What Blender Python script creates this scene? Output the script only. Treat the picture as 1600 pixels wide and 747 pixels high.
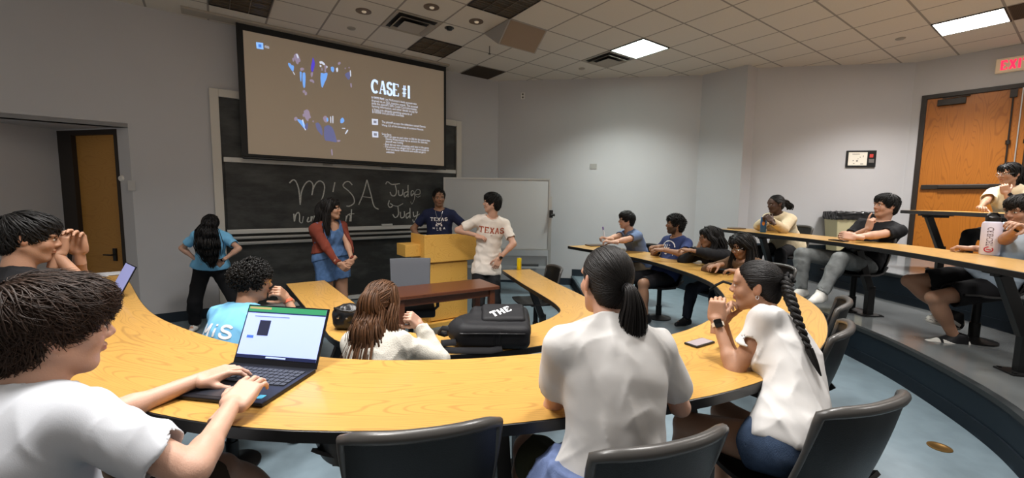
import bpy, bmesh, math, random
import numpy as np
from mathutils import Matrix, Vector
from mathutils.bvhtree import BVHTree

S = bpy.context.scene
C = S.collection
for _o in list(bpy.data.objects):
    bpy.data.objects.remove(_o)

# ------------------------------------------------------------------ camera
CAM_Z = 1.65
F_PX = 655.66
PITCH, ROLL = 0.0953, 0.0135
_cp, _sp, _cr, _sr = math.cos(PITCH), math.sin(PITCH), math.cos(ROLL), math.sin(ROLL)
_R0 = np.array([[1, 0, 0], [0, 0, -1], [0, 1, 0]], float)
_Rp = np.array([[1, 0, 0], [0, _cp, -_sp], [0, _sp, _cp]])
_Rr = np.array([[_cr, -_sr, 0], [_sr, _cr, 0], [0, 0, 1]])
CAM_R = _Rr @ _Rp @ _R0                      # rows: right, down, forward
cam = bpy.data.cameras.new('camera')
cam.sensor_fit = 'HORIZONTAL'
cam.sensor_width = 36.0
cam.lens = 36.0 * F_PX / 1600.0
cam.clip_start, cam.clip_end = 0.05, 60
camo = bpy.data.objects.new('camera', cam)
C.objects.link(camo)
_m = Matrix.Identity(4)
for _i in range(3):
    _m[_i][0] = CAM_R[0][_i]
    _m[_i][1] = -CAM_R[1][_i]
    _m[_i][2] = -CAM_R[2][_i]
_m[0][3], _m[1][3], _m[2][3] = 0, 0, CAM_Z
camo.matrix_world = _m
S.camera = camo

# ------------------------------------------------------------------ world, exposure
S.view_settings.view_transform = 'Standard'
S.view_settings.look = 'None'
S.view_settings.gamma = 1
S.view_settings.use_curve_mapping = False
S.view_settings.exposure = 0.5
S.cycles.use_denoising = True
S.cycles.max_bounces = 6
S.cycles.diffuse_bounces = 4
S.cycles.glossy_bounces = 3
S.cycles.transparent_max_bounces = 6
S.cycles.sample_clamp_indirect = 4.0
S.cycles.caustics_reflective = False
S.cycles.caustics_refractive = False
W = bpy.data.worlds.new('room_world')
S.world = W
W.use_nodes = True
W.node_tree.nodes['Background'].inputs[0].default_value = (1.0, 0.92, 0.84, 1)
W.node_tree.nodes['Background'].inputs[1].default_value = 0.30

PANEL_W = 30.0        # watts of one lit ceiling panel lamp
PANEL_E = 7.0         # emission of its diffuser


def ray(u, v):
    d = np.array([(u - 800) / F_PX, (v - 373.5) / F_PX, 1.0])
    return CAM_R.T @ d


def at(u, v, Y):
    """world point seen at photo pixel (u, v) at forward distance Y"""
    d = ray(u, v)
    p = d * (Y / d[1])
    return np.array([p[0], p[1], p[2] + CAM_Z])


def on_z(u, v, z):
    d = ray(u, v)
    p = d * ((z - CAM_Z) / d[2])
    return np.array([p[0], p[1], z])


def on_wall(u, v, P0, P1):
    d = ray(u, v)
    n = np.array([P1[1] - P0[1], -(P1[0] - P0[0])])
    p = d * ((n @ np.array(P0[:2])) / (n @ d[:2]))
    return np.array([p[0], p[1], p[2] + CAM_Z])


# ------------------------------------------------------------------ materials
def lin(c):
    if isinstance(c, str):
        c = [int(c[i:i + 2], 16) / 255 for i in (0, 2, 4)]
    return tuple(x / 12.92 if x <= 0.04045 else ((x + 0.055) / 1.055) ** 2.4 for x in c[:3]) + (1,)


MATS = {}


def mat(name, col, rough=0.6, metal=0.0, spec=0.5, emit=None, es=0.0, noise=None, bump=None, coat=0.0, attr=None, trans=0.0, sss=0.0, sheen=0.0, coord='Object'):
    """noise=(scale, amount) colour mottling; bump=(scale, strength[, stretch xyz])"""
    if name in MATS:
        return MATS[name]
    m = bpy.data.materials.new(name)
    m.use_nodes = True
    nt = m.node_tree
    b = nt.nodes['Principled BSDF']
    b.inputs['Base Color'].default_value = lin(col)
    b.inputs['Roughness'].default_value = rough
    b.inputs['Metallic'].default_value = metal
    b.inputs['Specular IOR Level'].default_value = spec
    b.inputs['Coat Weight'].default_value = coat
    b.inputs['Sheen Weight'].default_value = sheen
    if trans:
        b.inputs['Transmission Weight'].default_value = trans
    if sss:
        b.inputs['Subsurface Weight'].default_value = sss
        b.inputs['Subsurface Radius'].default_value = (0.01, 0.004, 0.002)
        b.inputs['Subsurface Scale'].default_value = 0.6
    if emit:
        b.inputs['Emission Color'].default_value = lin(emit)
        b.inputs['Emission Strength'].default_value = es
    tc = nt.nodes.new('ShaderNodeTexCoord')
    src = None
    if attr:
        a = nt.nodes.new('ShaderNodeAttribute')
        a.attribute_name = attr
        src = a.outputs['Color']
    if noise:
        n = nt.nodes.new('ShaderNodeTexNoise')
        n.inputs['Scale'].default_value = noise[0]
        n.inputs['Detail'].default_value = 4
        nt.links.new(tc.outputs[coord], n.inputs['Vector'])
        r = nt.nodes.new('ShaderNodeMapRange')
        r.inputs['From Min'].default_value = 0.3
        r.inputs['From Max'].default_value = 0.7
        r.inputs['To Min'].default_value = 1 - noise[1]
        r.inputs['To Max'].default_value = 1 + noise[1]
        nt.links.new(n.outputs['Fac'], r.inputs['Value'])
        x = nt.nodes.new('ShaderNodeMixRGB')
        x.blend_type = 'MULTIPLY'
        x.inputs['Fac'].default_value = 1
        if src is None:
            x.inputs['Color1'].default_value = lin(col)
        else:
            nt.links.new(src, x.inputs['Color1'])
        nt.links.new(r.outputs['Result'], x.inputs['Color2'])
        src = x.outputs['Color']
    if src is not None:
        nt.links.new(src, b.inputs['Base Color'])
    if bump:
        n = nt.nodes.new('ShaderNodeTexNoise')
        n.inputs['Scale'].default_value = bump[0]
        n.inputs['Detail'].default_value = 5
        vec = tc.outputs[coord]
        if len(bump) > 2:
            mp = nt.nodes.new('ShaderNodeMapping')
            mp.inputs['Scale'].default_value = bump[2]
            nt.links.new(vec, mp.inputs['Vector'])
            vec = mp.outputs['Vector']
        nt.links.new(vec, n.inputs['Vector'])
        bp = nt.nodes.new('ShaderNodeBump')
        bp.inputs['Strength'].default_value = bump[1]
        bp.inputs['Distance'].default_value = 0.01
        nt.links.new(n.outputs['Fac'], bp.inputs['Height'])
        nt.links.new(bp.outputs['Normal'], b.inputs['Normal'])
    MATS[name] = m
    return m


def wood_mat(name, c1, c2, rough=0.35, scale=1.0, coord='UV', coat=0.0):
    """laminate oak: long fibres along u plus cathedral figure"""
    if name in MATS:
        return MATS[name]
    m = bpy.data.materials.new(name)
    m.use_nodes = True
    nt = m.node_tree
    N, L = nt.nodes, nt.links
    b = N['Principled BSDF']
    b.inputs['Roughness'].default_value = rough
    b.inputs['Coat Weight'].default_value = coat
    tc = N.new('ShaderNodeTexCoord')

    def mapping(sc):
        mp = N.new('ShaderNodeMapping')
        mp.inputs['Scale'].default_value = sc
        L.new(tc.outputs[coord], mp.inputs['Vector'])
        return mp.outputs['Vector']
    fine = N.new('ShaderNodeTexNoise')
    fine.inputs['Scale'].default_value = 1.0
    fine.inputs['Detail'].default_value = 3
    L.new(mapping((7 * scale, 170 * scale, 170 * scale)), fine.inputs['Vector'])
    # cathedral: contour lines of a stretched low-frequency noise
    big = N.new('ShaderNodeTexNoise')
    big.inputs['Scale'].default_value = 1.0
    big.inputs['Detail'].default_value = 1.5
    big.inputs['Distortion'].default_value = 0.25
    L.new(mapping((0.7 * scale, 5.0 * scale, 5.0 * scale)), big.inputs['Vector'])
    mul = N.new('ShaderNodeMath')
    mul.operation = 'MULTIPLY'
    mul.inputs[1].default_value = 210.0
    L.new(big.outputs['Fac'], mul.inputs[0])
    sn = N.new('ShaderNodeMath')
    sn.operation = 'SINE'
    L.new(mul.outputs[0], sn.inputs[0])
    rr = N.new('ShaderNodeMapRange')
    rr.inputs['From Min'].default_value = 0.6
    rr.inputs['From Max'].default_value = 1.0
    L.new(sn.outputs[0], rr.inputs['Value'])
    mx = N.new('ShaderNodeMath')
    mx.operation = 'MULTIPLY'
    L.new(rr.outputs['Result'], mx.inputs[0])
    mx.inputs[1].default_value = 0.6
    f2 = N.new('ShaderNodeMapRange')
    f2.inputs['From Min'].default_value = 0.42
    f2.inputs['From Max'].default_value = 0.8
    L.new(fine.outputs['Fac'], f2.inputs['Value'])
    ad = N.new('ShaderNodeMath')
    ad.operation = 'MULTIPLY_ADD'
    ad.inputs[1].default_value = 0.28
    L.new(f2.outputs['Result'], ad.inputs[0])
    L.new(mx.outputs[0], ad.inputs[2])
    ad.use_clamp = True
    mix = N.new('ShaderNodeMixRGB')
    mix.inputs['Color1'].default_value = lin(c1)
    mix.inputs['Color2'].default_value = lin(c2)
    L.new(ad.outputs[0], mix.inputs['Fac'])
    L.new(mix.outputs['Color'], b.inputs['Base Color'])
    MATS[name] = m
    return m


# ------------------------------------------------------------------ tagging
def tag(o, label=None, cat=None, group=None, kind=None):
    if label:
        o['label'] = label
    if cat:
        o['category'] = cat
    if group:
        o['group'] = group
    if kind:
        o['kind'] = kind
    return o


def thing(name, label, cat, loc=(0, 0, 0), rotz=0.0, group=None):
    o = bpy.data.objects.new(name, None)
    o.empty_display_size = 0.1
    C.objects.link(o)
    o.location = loc
    o.rotation_euler = (0, 0, rotz)
    return tag(o, label, cat, group)


def dup(root, loc, rotz, label=None, group=None):
    r = root.copy()
    C.objects.link(r)
    r.location = loc
    r.rotation_euler = (0, 0, rotz)
    if label:
        r['label'] = label
    if group:
        r['group'] = group
    for ch in list(root.children):
        c = ch.copy()
        C.objects.link(c)
        c.parent = r
        for g in list(ch.children):
            d = g.copy()
            C.objects.link(d)
            d.parent = c
    return r


def world_of(q):
    M = Matrix.Translation(q.location) @ q.rotation_euler.to_matrix().to_4x4()
    return world_of(q.parent) @ q.matrix_parent_inverse @ M if q.parent else M


class MB:
    """collects polygons; build() links them as ONE mesh object"""
    def __init__(s):
        s.v, s.f, s.uv, s.mi = [], [], {}, []
        s.M = Matrix.Identity(4)

    def add(s, vs, fs, mi=0):
        n = len(s.v)
        s.v += [tuple(s.M @ Vector(p)) for p in vs]
        s.f += [tuple(n + i for i in f) for f in fs]
        s.mi += [mi] * len(fs)
        return s

    def box(s, c, d, rot=None, mi=0):
        hx, hy, hz = d[0] / 2, d[1] / 2, d[2] / 2
        vs = [Vector((x, y, z)) for x in (-hx, hx) for y in (-hy, hy) for z in (-hz, hz)]
        if rot is not None:
            if not isinstance(rot, Matrix):
                rot = Matrix.Rotation(rot, 3, 'Z')
            vs = [rot @ v for v in vs]
        vs = [v + Vector(c) for v in vs]
        return s.add(vs, [(0, 1, 3, 2), (4, 6, 7, 5), (0, 4, 5, 1), (2, 3, 7, 6), (0, 2, 6, 4), (1, 5, 7, 3)], mi)

    def box2(s, lo, hi, mi=0):
        return s.box([(a + b) / 2 for a, b in zip(lo, hi)], [b - a for a, b in zip(lo, hi)], None, mi)

    def prism(s, poly, z0, z1, mi=0):
        n = len(poly)
        vs = [(p[0], p[1], z0) for p in poly] + [(p[0], p[1], z1) for p in poly]
        fs = [tuple(range(n - 1, -1, -1)), tuple(range(n, 2 * n))]
        fs += [(i, (i + 1) % n, n + (i + 1) % n, n + i) for i in range(n)]
        return s.add(vs, fs, mi)

    def bar(s, a, b, w, t, up=(0, 0, 1), mi=0):
        """rectangular bar from a to b, width w, thickness t along 'up'"""
        a, b = Vector(a), Vector(b)
        d = (b - a)
        y = d.normalized()
        x = y.cross(Vector(up))
        if x.length < 1e-5:
            x = Vector((1, 0, 0))
        x.normalize()
        z = x.cross(y)
        R = Matrix((x, y, z)).transposed()
        return s.box((a + b) / 2, (w, d.length, t), R, mi)

    def tube(s, path, r, n=10, caps=True, flat=1.0, mi=0):
        P = [Vector(p) for p in path]
        m = len(P)
        rs = r if hasattr(r, '__len__') else [r] * m
        t0 = (P[1] - P[0]).normalized()
        nrm = t0.orthogonal().normalized()
        vs = []
        for i in range(m):
            t = (P[min(i + 1, m - 1)] - P[max(i - 1, 0)]).normalized()
            nrm = (nrm - t * nrm.dot(t))
            if nrm.length < 1e-6:
                nrm = t.orthogonal()
            nrm.normalize()
            bn = t.cross(nrm)
            for k in range(n):
                a = 2 * math.pi * k / n
                vs.append(P[i] + nrm * (math.cos(a) * rs[i]) + bn * (math.sin(a) * rs[i] * flat))
        fs = []
        for i in range(m - 1):
            for k in range(n):
                k2 = (k + 1) % n
                fs.append((i * n + k, i * n + k2, (i + 1) * n + k2, (i + 1) * n + k))
        if caps:
            fs.append(tuple(range(n - 1, -1, -1)))
            fs.append(tuple((m - 1) * n + k for k in range(n)))
        return s.add(vs, fs, mi)

    def lathe(s, prof, c=(0, 0, 0), n=24, mi=0, R=None):
        vs, fs = [], []
        m = len(prof)
        for r, z in prof:
            for k in range(n):
                a = 2 * math.pi * k / n
                p = Vector((r * math.cos(a), r * math.sin(a), z))
                if R is not None:
                    p = R @ p
                vs.append(p + Vector(c))
        for i in range(m - 1):
            for k in range(n):
                k2 = (k + 1) % n
                fs.append((i * n + k, i * n + k2, (i + 1) * n + k2, (i + 1) * n + k))
        fs.append(tuple(range(n - 1, -1, -1)))
        fs.append(tuple((m - 1) * n + k for k in range(n)))
        return s.add(vs, fs, mi)

    def sheet(s, G, t=0.0, mi=0):
        """grid of points G[i][j] thickened by t against its normals"""
        G = np.asarray(G, float)
        ni, nj = G.shape[:2]
        du = np.gradient(G, axis=0)
        dv = np.gradient(G, axis=1)
        N = np.cross(du, dv)
        N /= np.linalg.norm(N, axis=2, keepdims=True) + 1e-9
        top = G.reshape(-1, 3)
        bot = (G - N * t).reshape(-1, 3)
        vs = list(map(tuple, top)) + list(map(tuple, bot))
        o = ni * nj
        fs = []
        ix = lambda i, j: i * nj + j
        for i in range(ni - 1):
            for j in range(nj - 1):
                a, b, c, d = ix(i, j), ix(i + 1, j), ix(i + 1, j + 1), ix(i, j + 1)
                fs.append((a, b, c, d))
                fs.append((o + d, o + c, o + b, o + a))
        for i in range(ni - 1):
            fs.append((ix(i, 0), o + ix(i, 0), o + ix(i + 1, 0), ix(i + 1, 0)))
            fs.append((ix(i, nj - 1), ix(i + 1, nj - 1), o + ix(i + 1, nj - 1), o + ix(i, nj - 1)))
        for j in range(nj - 1):
            fs.append((ix(0, j), ix(0, j + 1), o + ix(0, j + 1), o + ix(0, j)))
            fs.append((ix(ni - 1, j), o + ix(ni - 1, j), o + ix(ni - 1, j + 1), ix(ni - 1, j + 1)))
        return s.add(vs, fs, mi)

    def build(s, name, m, parent=None, smooth=None, bevel=0.0, world=False, seg=2):
        me = bpy.data.meshes.new(name)
        me.from_pydata(s.v, [], s.f)
        ms = m if isinstance(m, (list, tuple)) else [m]
        for q in ms:
            me.materials.append(q)
        me.polygons.foreach_set('material_index', s.mi)
        if bevel or True:
            bm = bmesh.new()
            bm.from_mesh(me)
            bmesh.ops.recalc_face_normals(bm, faces=bm.faces)
            if bevel:
                es = [e for e in bm.edges if len(e.link_faces) == 2 and e.calc_face_angle(0) > 0.6]
                bmesh.ops.bevel(bm, geom=es, offset=bevel, segments=seg, affect='EDGES', clamp_overlap=True, profile=0.6)
            bm.to_mesh(me)
            bm.free()
        if smooth is not None:
            me.polygons.foreach_set('use_smooth', [True] * len(me.polygons))
            if smooth < 180:
                me.set_sharp_from_angle(angle=math.radians(smooth))
        o = bpy.data.objects.new(name, me)
        C.objects.link(o)
        if parent is not None:
            o.parent = parent
            if world:
                o.matrix_parent_inverse = world_of(parent).inverted()
        return o


def struct(o):
    o['kind'] = 'structure'
    return o


def catmull(P, n=10):
    P = [np.array(p, float) for p in P]
    Q = [2 * P[0] - P[1]] + P + [2 * P[-1] - P[-2]]
    out = []
    for i in range(1, len(Q) - 2):
        for k in range(n):
            t = k / n
            a, b, c, d = Q[i - 1], Q[i], Q[i + 1], Q[i + 2]
            out.append(0.5 * (2 * b + (c - a) * t + (2 * a - 5 * b + 4 * c - d) * t * t + (3 * b - a - 3 * c + d) * t ** 3))
    out.append(P[-1])
    return np.array(out)


def offset_line(P, w):
    """offset a 2-D polyline to its right by w"""
    P = np.asarray(P, float)
    T = np.gradient(P, axis=0)
    T /= np.linalg.norm(T, axis=1, keepdims=True)
    return P + np.stack([T[:, 1], -T[:, 0]], 1) * w


# text and strokes -------------------------------------------------
def text_mesh(txt, size, align='LEFT'):
    cu = bpy.data.curves.new('txt', 'FONT')
    cu.body = txt
    cu.size = size
    cu.align_x = align
    cu.resolution_u = 3
    o = bpy.data.objects.new('txt', cu)
    C.objects.link(o)
    dg = bpy.context.evaluated_depsgraph_get()
    me = o.evaluated_get(dg).to_mesh()
    vs = [tuple(v.co) for v in me.vertices]
    fs = [tuple(p.vertices) for p in me.polygons]
    o.evaluated_get(dg).to_mesh_clear()
    bpy.data.objects.remove(o)
    bpy.data.curves.remove(cu)
    return vs, fs


def ribbon(path, w, vs, fs):
    """flat 2-D stroke of width w along path"""
    P = np.asarray(path, float)
    if len(P) == 2:
        P = np.array([P[0], (P[0] + P[1]) / 2, P[1]])
    T = np.gradient(P, axis=0)
    T /= np.linalg.norm(T, axis=1, keepdims=True) + 1e-9
    Nn = np.stack([-T[:, 1], T[:, 0]], 1) * (np.asarray(w).reshape(-1, 1) / 2)
    n = len(vs)
    for a, b in zip(P - Nn, P + Nn):
        vs.append((a[0], a[1], 0))
        vs.append((b[0], b[1], 0))
    for i in range(len(P) - 1):
        k = n + 2 * i
        fs.append((k, k + 2, k + 3, k + 1))


# block letters as strokes in a unit box (x 0..1, y 0..1)
def _arc(cx, cy, rx, ry, a0, a1, n=12):
    return [(cx + rx * math.cos(math.radians(a0 + (a1 - a0) * i / n)), cy + ry * math.sin(math.radians(a0 + (a1 - a0) * i / n))) for i in range(n + 1)]


GLYPH = {
    'T': [[(0.5, 0), (0.5, 1)], [(0.02, .93), (.98, .93)], [(.3, .05), (.7, .05)], [(.06, .93), (.06, .72)], [(.94, .93), (.94, .72)]],
    'E': [[(.2, 0), (.2, 1)], [(.05, .93), (.9, .93)], [(.05, .06), (.92, .06)], [(.2, .5), (.65, .5)], [(.88, .93), (.88, .74)], [(.9, .06), (.9, .28)]],
    'X': [[(.15, .05), (.85, .95)], [(.15, .95), (.85, .05)], [(.02, .05), (.36, .05)], [(.64, .05), (.98, .05)], [(.02, .94), (.36, .94)], [(.64, .94), (.98, .94)]],
    'A': [[(.16, .05), (.48, 1)], [(.84, .05), (.52, 1)], [(.28, .35), (.72, .35)], [(.02, .05), (.34, .05)], [(.66, .05), (.98, .05)]],
    'S': [_arc(.5, .73, .36, .22, 20, 250) + _arc(.5, .27, .38, .23, 70, -200)],
    'C': [_arc(.52, .5, .42, .45, 45, 315, 16), [(.86, .95), (.86, .68)]],
    'M': [[(.15, 0), (.15, 1)], [(.85, 0), (.85, 1)], [(.15, .95), (.5, .3)], [(.85, .95), (.5, .3)]],
    'I': [[(.5, 0), (.5, 1)]],
    'i': [[(.5, 0), (.5, .66)], [(.5, .84), (.5, 1)]],
    '#': [[(.32, .05), (.42, .95)], [(.6, .05), (.7, .95)], [(.1, .66), (.95, .66)], [(.06, .34), (.9, .34)]],
    '1': [[(.55, 0), (.55, 1)], [(.3, .8), (.55, .97)], [(.28, .04), (.82, .04)]],
    'H': [[(.15, 0), (.15, 1)], [(.85, 0), (.85, 1)], [(.15, .5), (.85, .5)]],
}


def block_text(txt, h, w, sw, gap=0.12):
    """strokes -> flat mesh; h letter height, w letter width, sw stroke width. centred"""
    vs, fs = [], []
    x = 0
    for ch in txt:
        if ch == ' ':
            x += w * 0.6
            continue
        cw = w * (0.45 if ch in 'Ii1' else 1.0)
        for i, st in enumerate(GLYPH[ch]):
            pts = [((x + px * cw), py * h) for px, py in st]
            thin = 0.55 if (i >= 2 and ch in 'TEXA1') else 1.0
            ribbon(pts, sw * thin, vs, fs)
        x += cw + gap * w
    x -= gap * w
    return [(a - x / 2, b - h / 2, c) for a, b, c in vs], fs

# ================================================================== ROOM
CEIL = 3.884
A0 = np.array([-4.624, 5.132])            # front wall, left end at the door recess
K1 = np.array([-0.297, 8.266])            # front wall / back wall corner
K2 = np.array([3.349, 7.703])
K3 = np.array([3.816, 7.094])
K4 = np.array([4.064, 7.251])
K5 = np.array([6.354, 6.876])
DW = np.array([0.640, -0.768])            # direction of the wall with the double doors
K6 = K5 + DW * 5.2
E1 = np.array([0.8129, 0.5823])           # along the front wall
E2 = np.array([-0.5823, 0.8129])          # towards the front wall
SOFF = 2.44
DD = np.array([-0.975, 0.222])            # recessed door's wall direction
FR0, FR1 = A0 - E1 * 3, K1

M_wall = mat('wall_paint', 'b9b8ba', 0.75, noise=(1.3, 0.025), bump=(180, 0.08))
M_ceil = None
M_floor = mat('vinyl_tile_blue', '6f7f88', 0.38, noise=(9, 0.10))
M_floor3 = mat('vinyl_tile_grey', '66696a', 0.16, noise=(3, 0.10))
M_riser = mat('navy_vinyl', '1c2a36', 0.45)
M_base = mat('navy_base', '18242f', 0.5)
M_nose = mat('grey_nosing', '3f4446', 0.5)
M_black = mat('black_metal', '0d0d0e', 0.4)
M_dframe = mat('dark_door_frame', '241c16', 0.45)
M_alu = mat('aluminium', 'b9b8b4', 0.35, 0.6)
M_white = mat('white_paint', 'd8d5d0', 0.5)
M_fixture = mat('louvre_metal', '5e554b', 0.3, 0.7)


def wall_seg(mb, a, b, z0, z1, t=0.12, side=1):
    """slab whose room face runs a->b; thickness goes away from the room (left of a->b when side=1)"""
    a, b = np.array(a), np.array(b)
    d = (b - a) / np.linalg.norm(b - a)
    n = np.array([-d[1], d[0]]) * side
    mb.prism([tuple(a), tuple(b), tuple(b + n * t), tuple(a + n * t)], z0, z1)


def ceiling_mat():
    m = bpy.data.materials.new('ceiling_tiles')
    m.use_nodes = True
    nt = m.node_tree
    N, L = nt.nodes, nt.links
    b = N['Principled BSDF']
    b.inputs['Roughness'].default_value = 0.85
    geo = N.new('ShaderNodeNewGeometry')
    outs = []
    for e, s in ((E1, 0.61), (E2, 0.609)):
        dp = N.new('ShaderNodeVectorMath')
        dp.operation = 'DOT_PRODUCT'
        dp.inputs[1].default_value = (e[0], e[1], 0)
        L.new(geo.outputs['Position'], dp.inputs[0])
        sb = N.new('ShaderNodeMath')
        sb.operation = 'SUBTRACT'
        sb.inputs[1].default_value = float(e[0] * 2.983 + e[1] * 5.392)
        L.new(dp.outputs['Value'], sb.inputs[0])
        dv = N.new('ShaderNodeMath')
        dv.operation = 'DIVIDE'
        dv.inputs[1].default_value = s
        L.new(sb.outputs[0], dv.inputs[0])
        pp = N.new('ShaderNodeMath')
        pp.operation = 'PINGPONG'
        pp.inputs[1].default_value = 0.5
        L.new(dv.outputs[0], pp.inputs[0])
        outs.append(pp.outputs[0])
    mn = N.new('ShaderNodeMath')
    mn.operation = 'MINIMUM'
    L.new(outs[0], mn.inputs[0])
    L.new(outs[1], mn.inputs[1])
    st = N.new('ShaderNodeMath')
    st.operation = 'GREATER_THAN'
    st.inputs[1].default_value = 0.019
    L.new(mn.outputs[0], st.inputs[0])
    no = N.new('ShaderNodeTexNoise')
    no.inputs['Scale'].default_value = 60
    L.new(geo.outputs['Position'], no.inputs['Vector'])
    mp = N.new('ShaderNodeMixRGB')
    mp.inputs['Color1'].default_value = lin('d3ccc1')
    mp.inputs['Color2'].default_value = lin('dbd4ca')
    L.new(no.outputs['Fac'], mp.inputs['Fac'])
    mx = N.new('ShaderNodeMixRGB')
    mx.inputs['Color1'].default_value = lin('98918a')
    L.new(st.outputs[0], mx.inputs['Fac'])
    L.new(mp.outputs['Color'], mx.inputs['Color2'])
    L.new(mx.outputs['Color'], b.inputs['Base Color'])
    bp = N.new('ShaderNodeBump')
    bp.inputs['Strength'].default_value = 0.5
    bp.inputs['Distance'].default_value = 0.006
    L.new(st.outputs[0], bp.inputs['Height'])
    L.new(bp.outputs['Normal'], b.inputs['Normal'])
    return m


M_ceil = ceiling_mat()
TIER = [0.0, 0.18, 0.49, 0.815]
R2 = catmull([(1.17, 8.05), (1.15, 6.5), (1.12, 4.5), (1.05, 3.1), (.85, 2.45), (.45, 2.02), (0, 1.80), (-.6, 1.70), (-1.2, 1.80), (-1.9, 2.2), (-2.6, 2.85), (-3.5, 3.75), (-5.2, 5.3)], 8)
R3 = catmull([(2.6, 7.83), (2.85, 7.0), (3.08, 6.15), (3.22, 5.2), (3.29, 4.3), (3.26, 3.65), (3.17, 3.15), (2.99, 2.55), (2.78, 2.13), (2.35, 1.5), (1.8, .95), (1.1, .58), (.3, .38), (-.8, .38), (-1.8, .6), (-2.8, 1.25), (-4.2, 2.4)], 8)
R4 = catmull([(4.42, 7.19), (4.47, 6.5), (4.52, 5.8), (4.57, 5.0), (4.61, 4.4), (4.58, 3.9), (4.5, 3.3), (4.28, 2.6), (3.85, 1.9), (3.2, 1.1), (2.4, .3), (1.2, -.4), (0, -.6), (-1.5, -.5)], 8)


def resample(P, n):
    P = np.asarray(P, float)
    s = np.r_[0, np.cumsum(np.linalg.norm(np.diff(P, axis=0), axis=1))]
    t = np.linspace(0, s[-1], n)
    return np.stack([np.interp(t, s, P[:, k]) for k in range(2)], 1)


def strip(mb, A, B, z):
    n = len(A)
    vs = [(p[0], p[1], z) for p in A] + [(p[0], p[1], z) for p in B]
    mb.add(vs, [(i, i + 1, n + i + 1, n + i) for i in range(n - 1)])


mb = MB()
mb.prism([(-7.5, 8.9), (-7.5, 1.2), (-3, -1.2), (4, -1.2), (9.8, 2.8), (9.8, 8.9)], -0.1, 0.0)
struct(mb.build('floor', M_floor))
N_ = 120
ext = lambda P: np.asarray(P)
mb = MB()
strip(mb, resample(R2, N_), resample(R3, N_), TIER[1])
o = struct(mb.build('floor_middle', M_floor))
mb = MB()
strip(mb, resample(R3, N_), resample(R4, N_), TIER[2])
o = struct(mb.build('floor_upper', M_floor3))
mb = MB()
strip(mb, resample(R4, N_), resample(np.array([tuple(K4 + (0.2, 0)), tuple(K5), tuple(K6), (6.5, -1), (2, -2.5), (-1.5, -2.5)]), N_), TIER[3])
o = struct(mb.build('floor_top', M_floor3))
for i, (P, z0, z1) in enumerate(((R2, 0, TIER[1]), (R3, TIER[1], TIER[2]), (R4, TIER[2], TIER[3]))):
    mb = MB()
    G = np.array([[(p[0], p[1], z0) for p in P], [(p[0], p[1], z1 - 0.001) for p in P]])
    mb.sheet(G)
    struct(mb.build('trim_%d' % (3 * i + 1), M_riser, smooth=40))
    # cove base at the foot and nosing along the edge
    Q = offset_line(P, 0.012)
    if np.dot(Q[40] - P[40], np.array([0.0, 5.0]) - P[40]) < 0:
        Q = offset_line(P, -0.012)
    mb = MB()
    G = np.array([[(p[0], p[1], z0 + .001) for p in P + (Q - P) * 1.6], [(p[0], p[1], z0 + 0.02) for p in Q], [(p[0], p[1], z0 + 0.095) for p in Q], [(p[0], p[1], z0 + 0.097) for p in P]])
    mb.sheet(G)
    struct(mb.build('trim_%d' % (3 * i + 2), M_base, smooth=30))
    I = P - (Q - P) * 3.0
    mb = MB()
    G = np.array([[(p[0], p[1], z1 - 0.032) for p in Q], [(p[0], p[1], z1 + 0.002) for p in Q], [(p[0], p[1], z1 + 0.004) for p in I]])
    mb.sheet(G)
    struct(mb.build('trim_%d' % (3 * i + 3), M_nose if i else M_floor, smooth=30))

# ceiling
mb = MB()
mb.prism([(-7.6, 1.4), (-3, -1.0), (4, -1.0), (9.6, 3.0), tuple(K5 + (.1, .1)), tuple(K4 + (0, .15)), tuple(K3 + (0, .1)), tuple(K2 + (0, .1)), tuple(K1 + (0, .1)), tuple(FR0 + (-.05, .1))], CEIL, CEIL + .1)
struct(mb.build('ceiling', M_ceil))

# walls
mb = MB()
wall_seg(mb, A0, K1, 0, CEIL)
wall_seg(mb, A0 - E1 * 3, A0, SOFF, CEIL, 0.12)
mb.prism([tuple(A0), tuple(A0 - E1 * 3), tuple(A0 - E1 * 3 + E2 * 2.2), tuple(A0 + DD * 3 + E2 * .6), tuple(A0 + E2 * .1)], SOFF, SOFF + .05)
struct(mb.build('wall_front', M_wall))
mb = MB()
wall_seg(mb, K1, K2, 0, CEIL)
struct(mb.build('wall_back', M_wall))
mb = MB()
mb.prism([tuple(K2), tuple(K3), tuple(K4), tuple(K4 + (.1, .9)), tuple(K2 + (.1, .5))], 0, CEIL)
struct(mb.build('wall_pier', M_wall))
mb = MB()
wall_seg(mb, K4, K5, 0, CEIL)
struct(mb.build('wall_right', M_wall))

# recessed single door, left
dTR = on_wall(182, 201.5, A0, A0 + DD)
dTL = on_wall(88, 204, A0, A0 + DD)
dz = min(dTR[2], dTL[2])
pR, pL = dTR[:2], dTL[:2]
iR = on_wall(176.5, 208, A0, A0 + DD)[:2]
iL = on_wall(110, 208, A0, A0 + DD)[:2]
nD = np.array([DD[1], -DD[0]])            # away from the room
if np.dot(nD, A0) < 0:
    nD = -nD
mb = MB()
wall_seg(mb, A0, pR, 0, SOFF, .1, -1 if np.dot(np.array([-(pR - A0)[1], (pR - A0)[0]]), nD) < 0 else 1)
mb.prism([tuple(pL), tuple(pL + DD * .06), tuple(pL + DD * .06 - nD * 2.2), tuple(pL + DD * .0 - nD * 2.2)], 0, SOFF)
mb.prism([tuple(pL), tuple(pR), tuple(pR + nD * .1), tuple(pL + nD * .1)], dz, SOFF)
struct(mb.build('wall_left', M_wall))
mb = MB()
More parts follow.
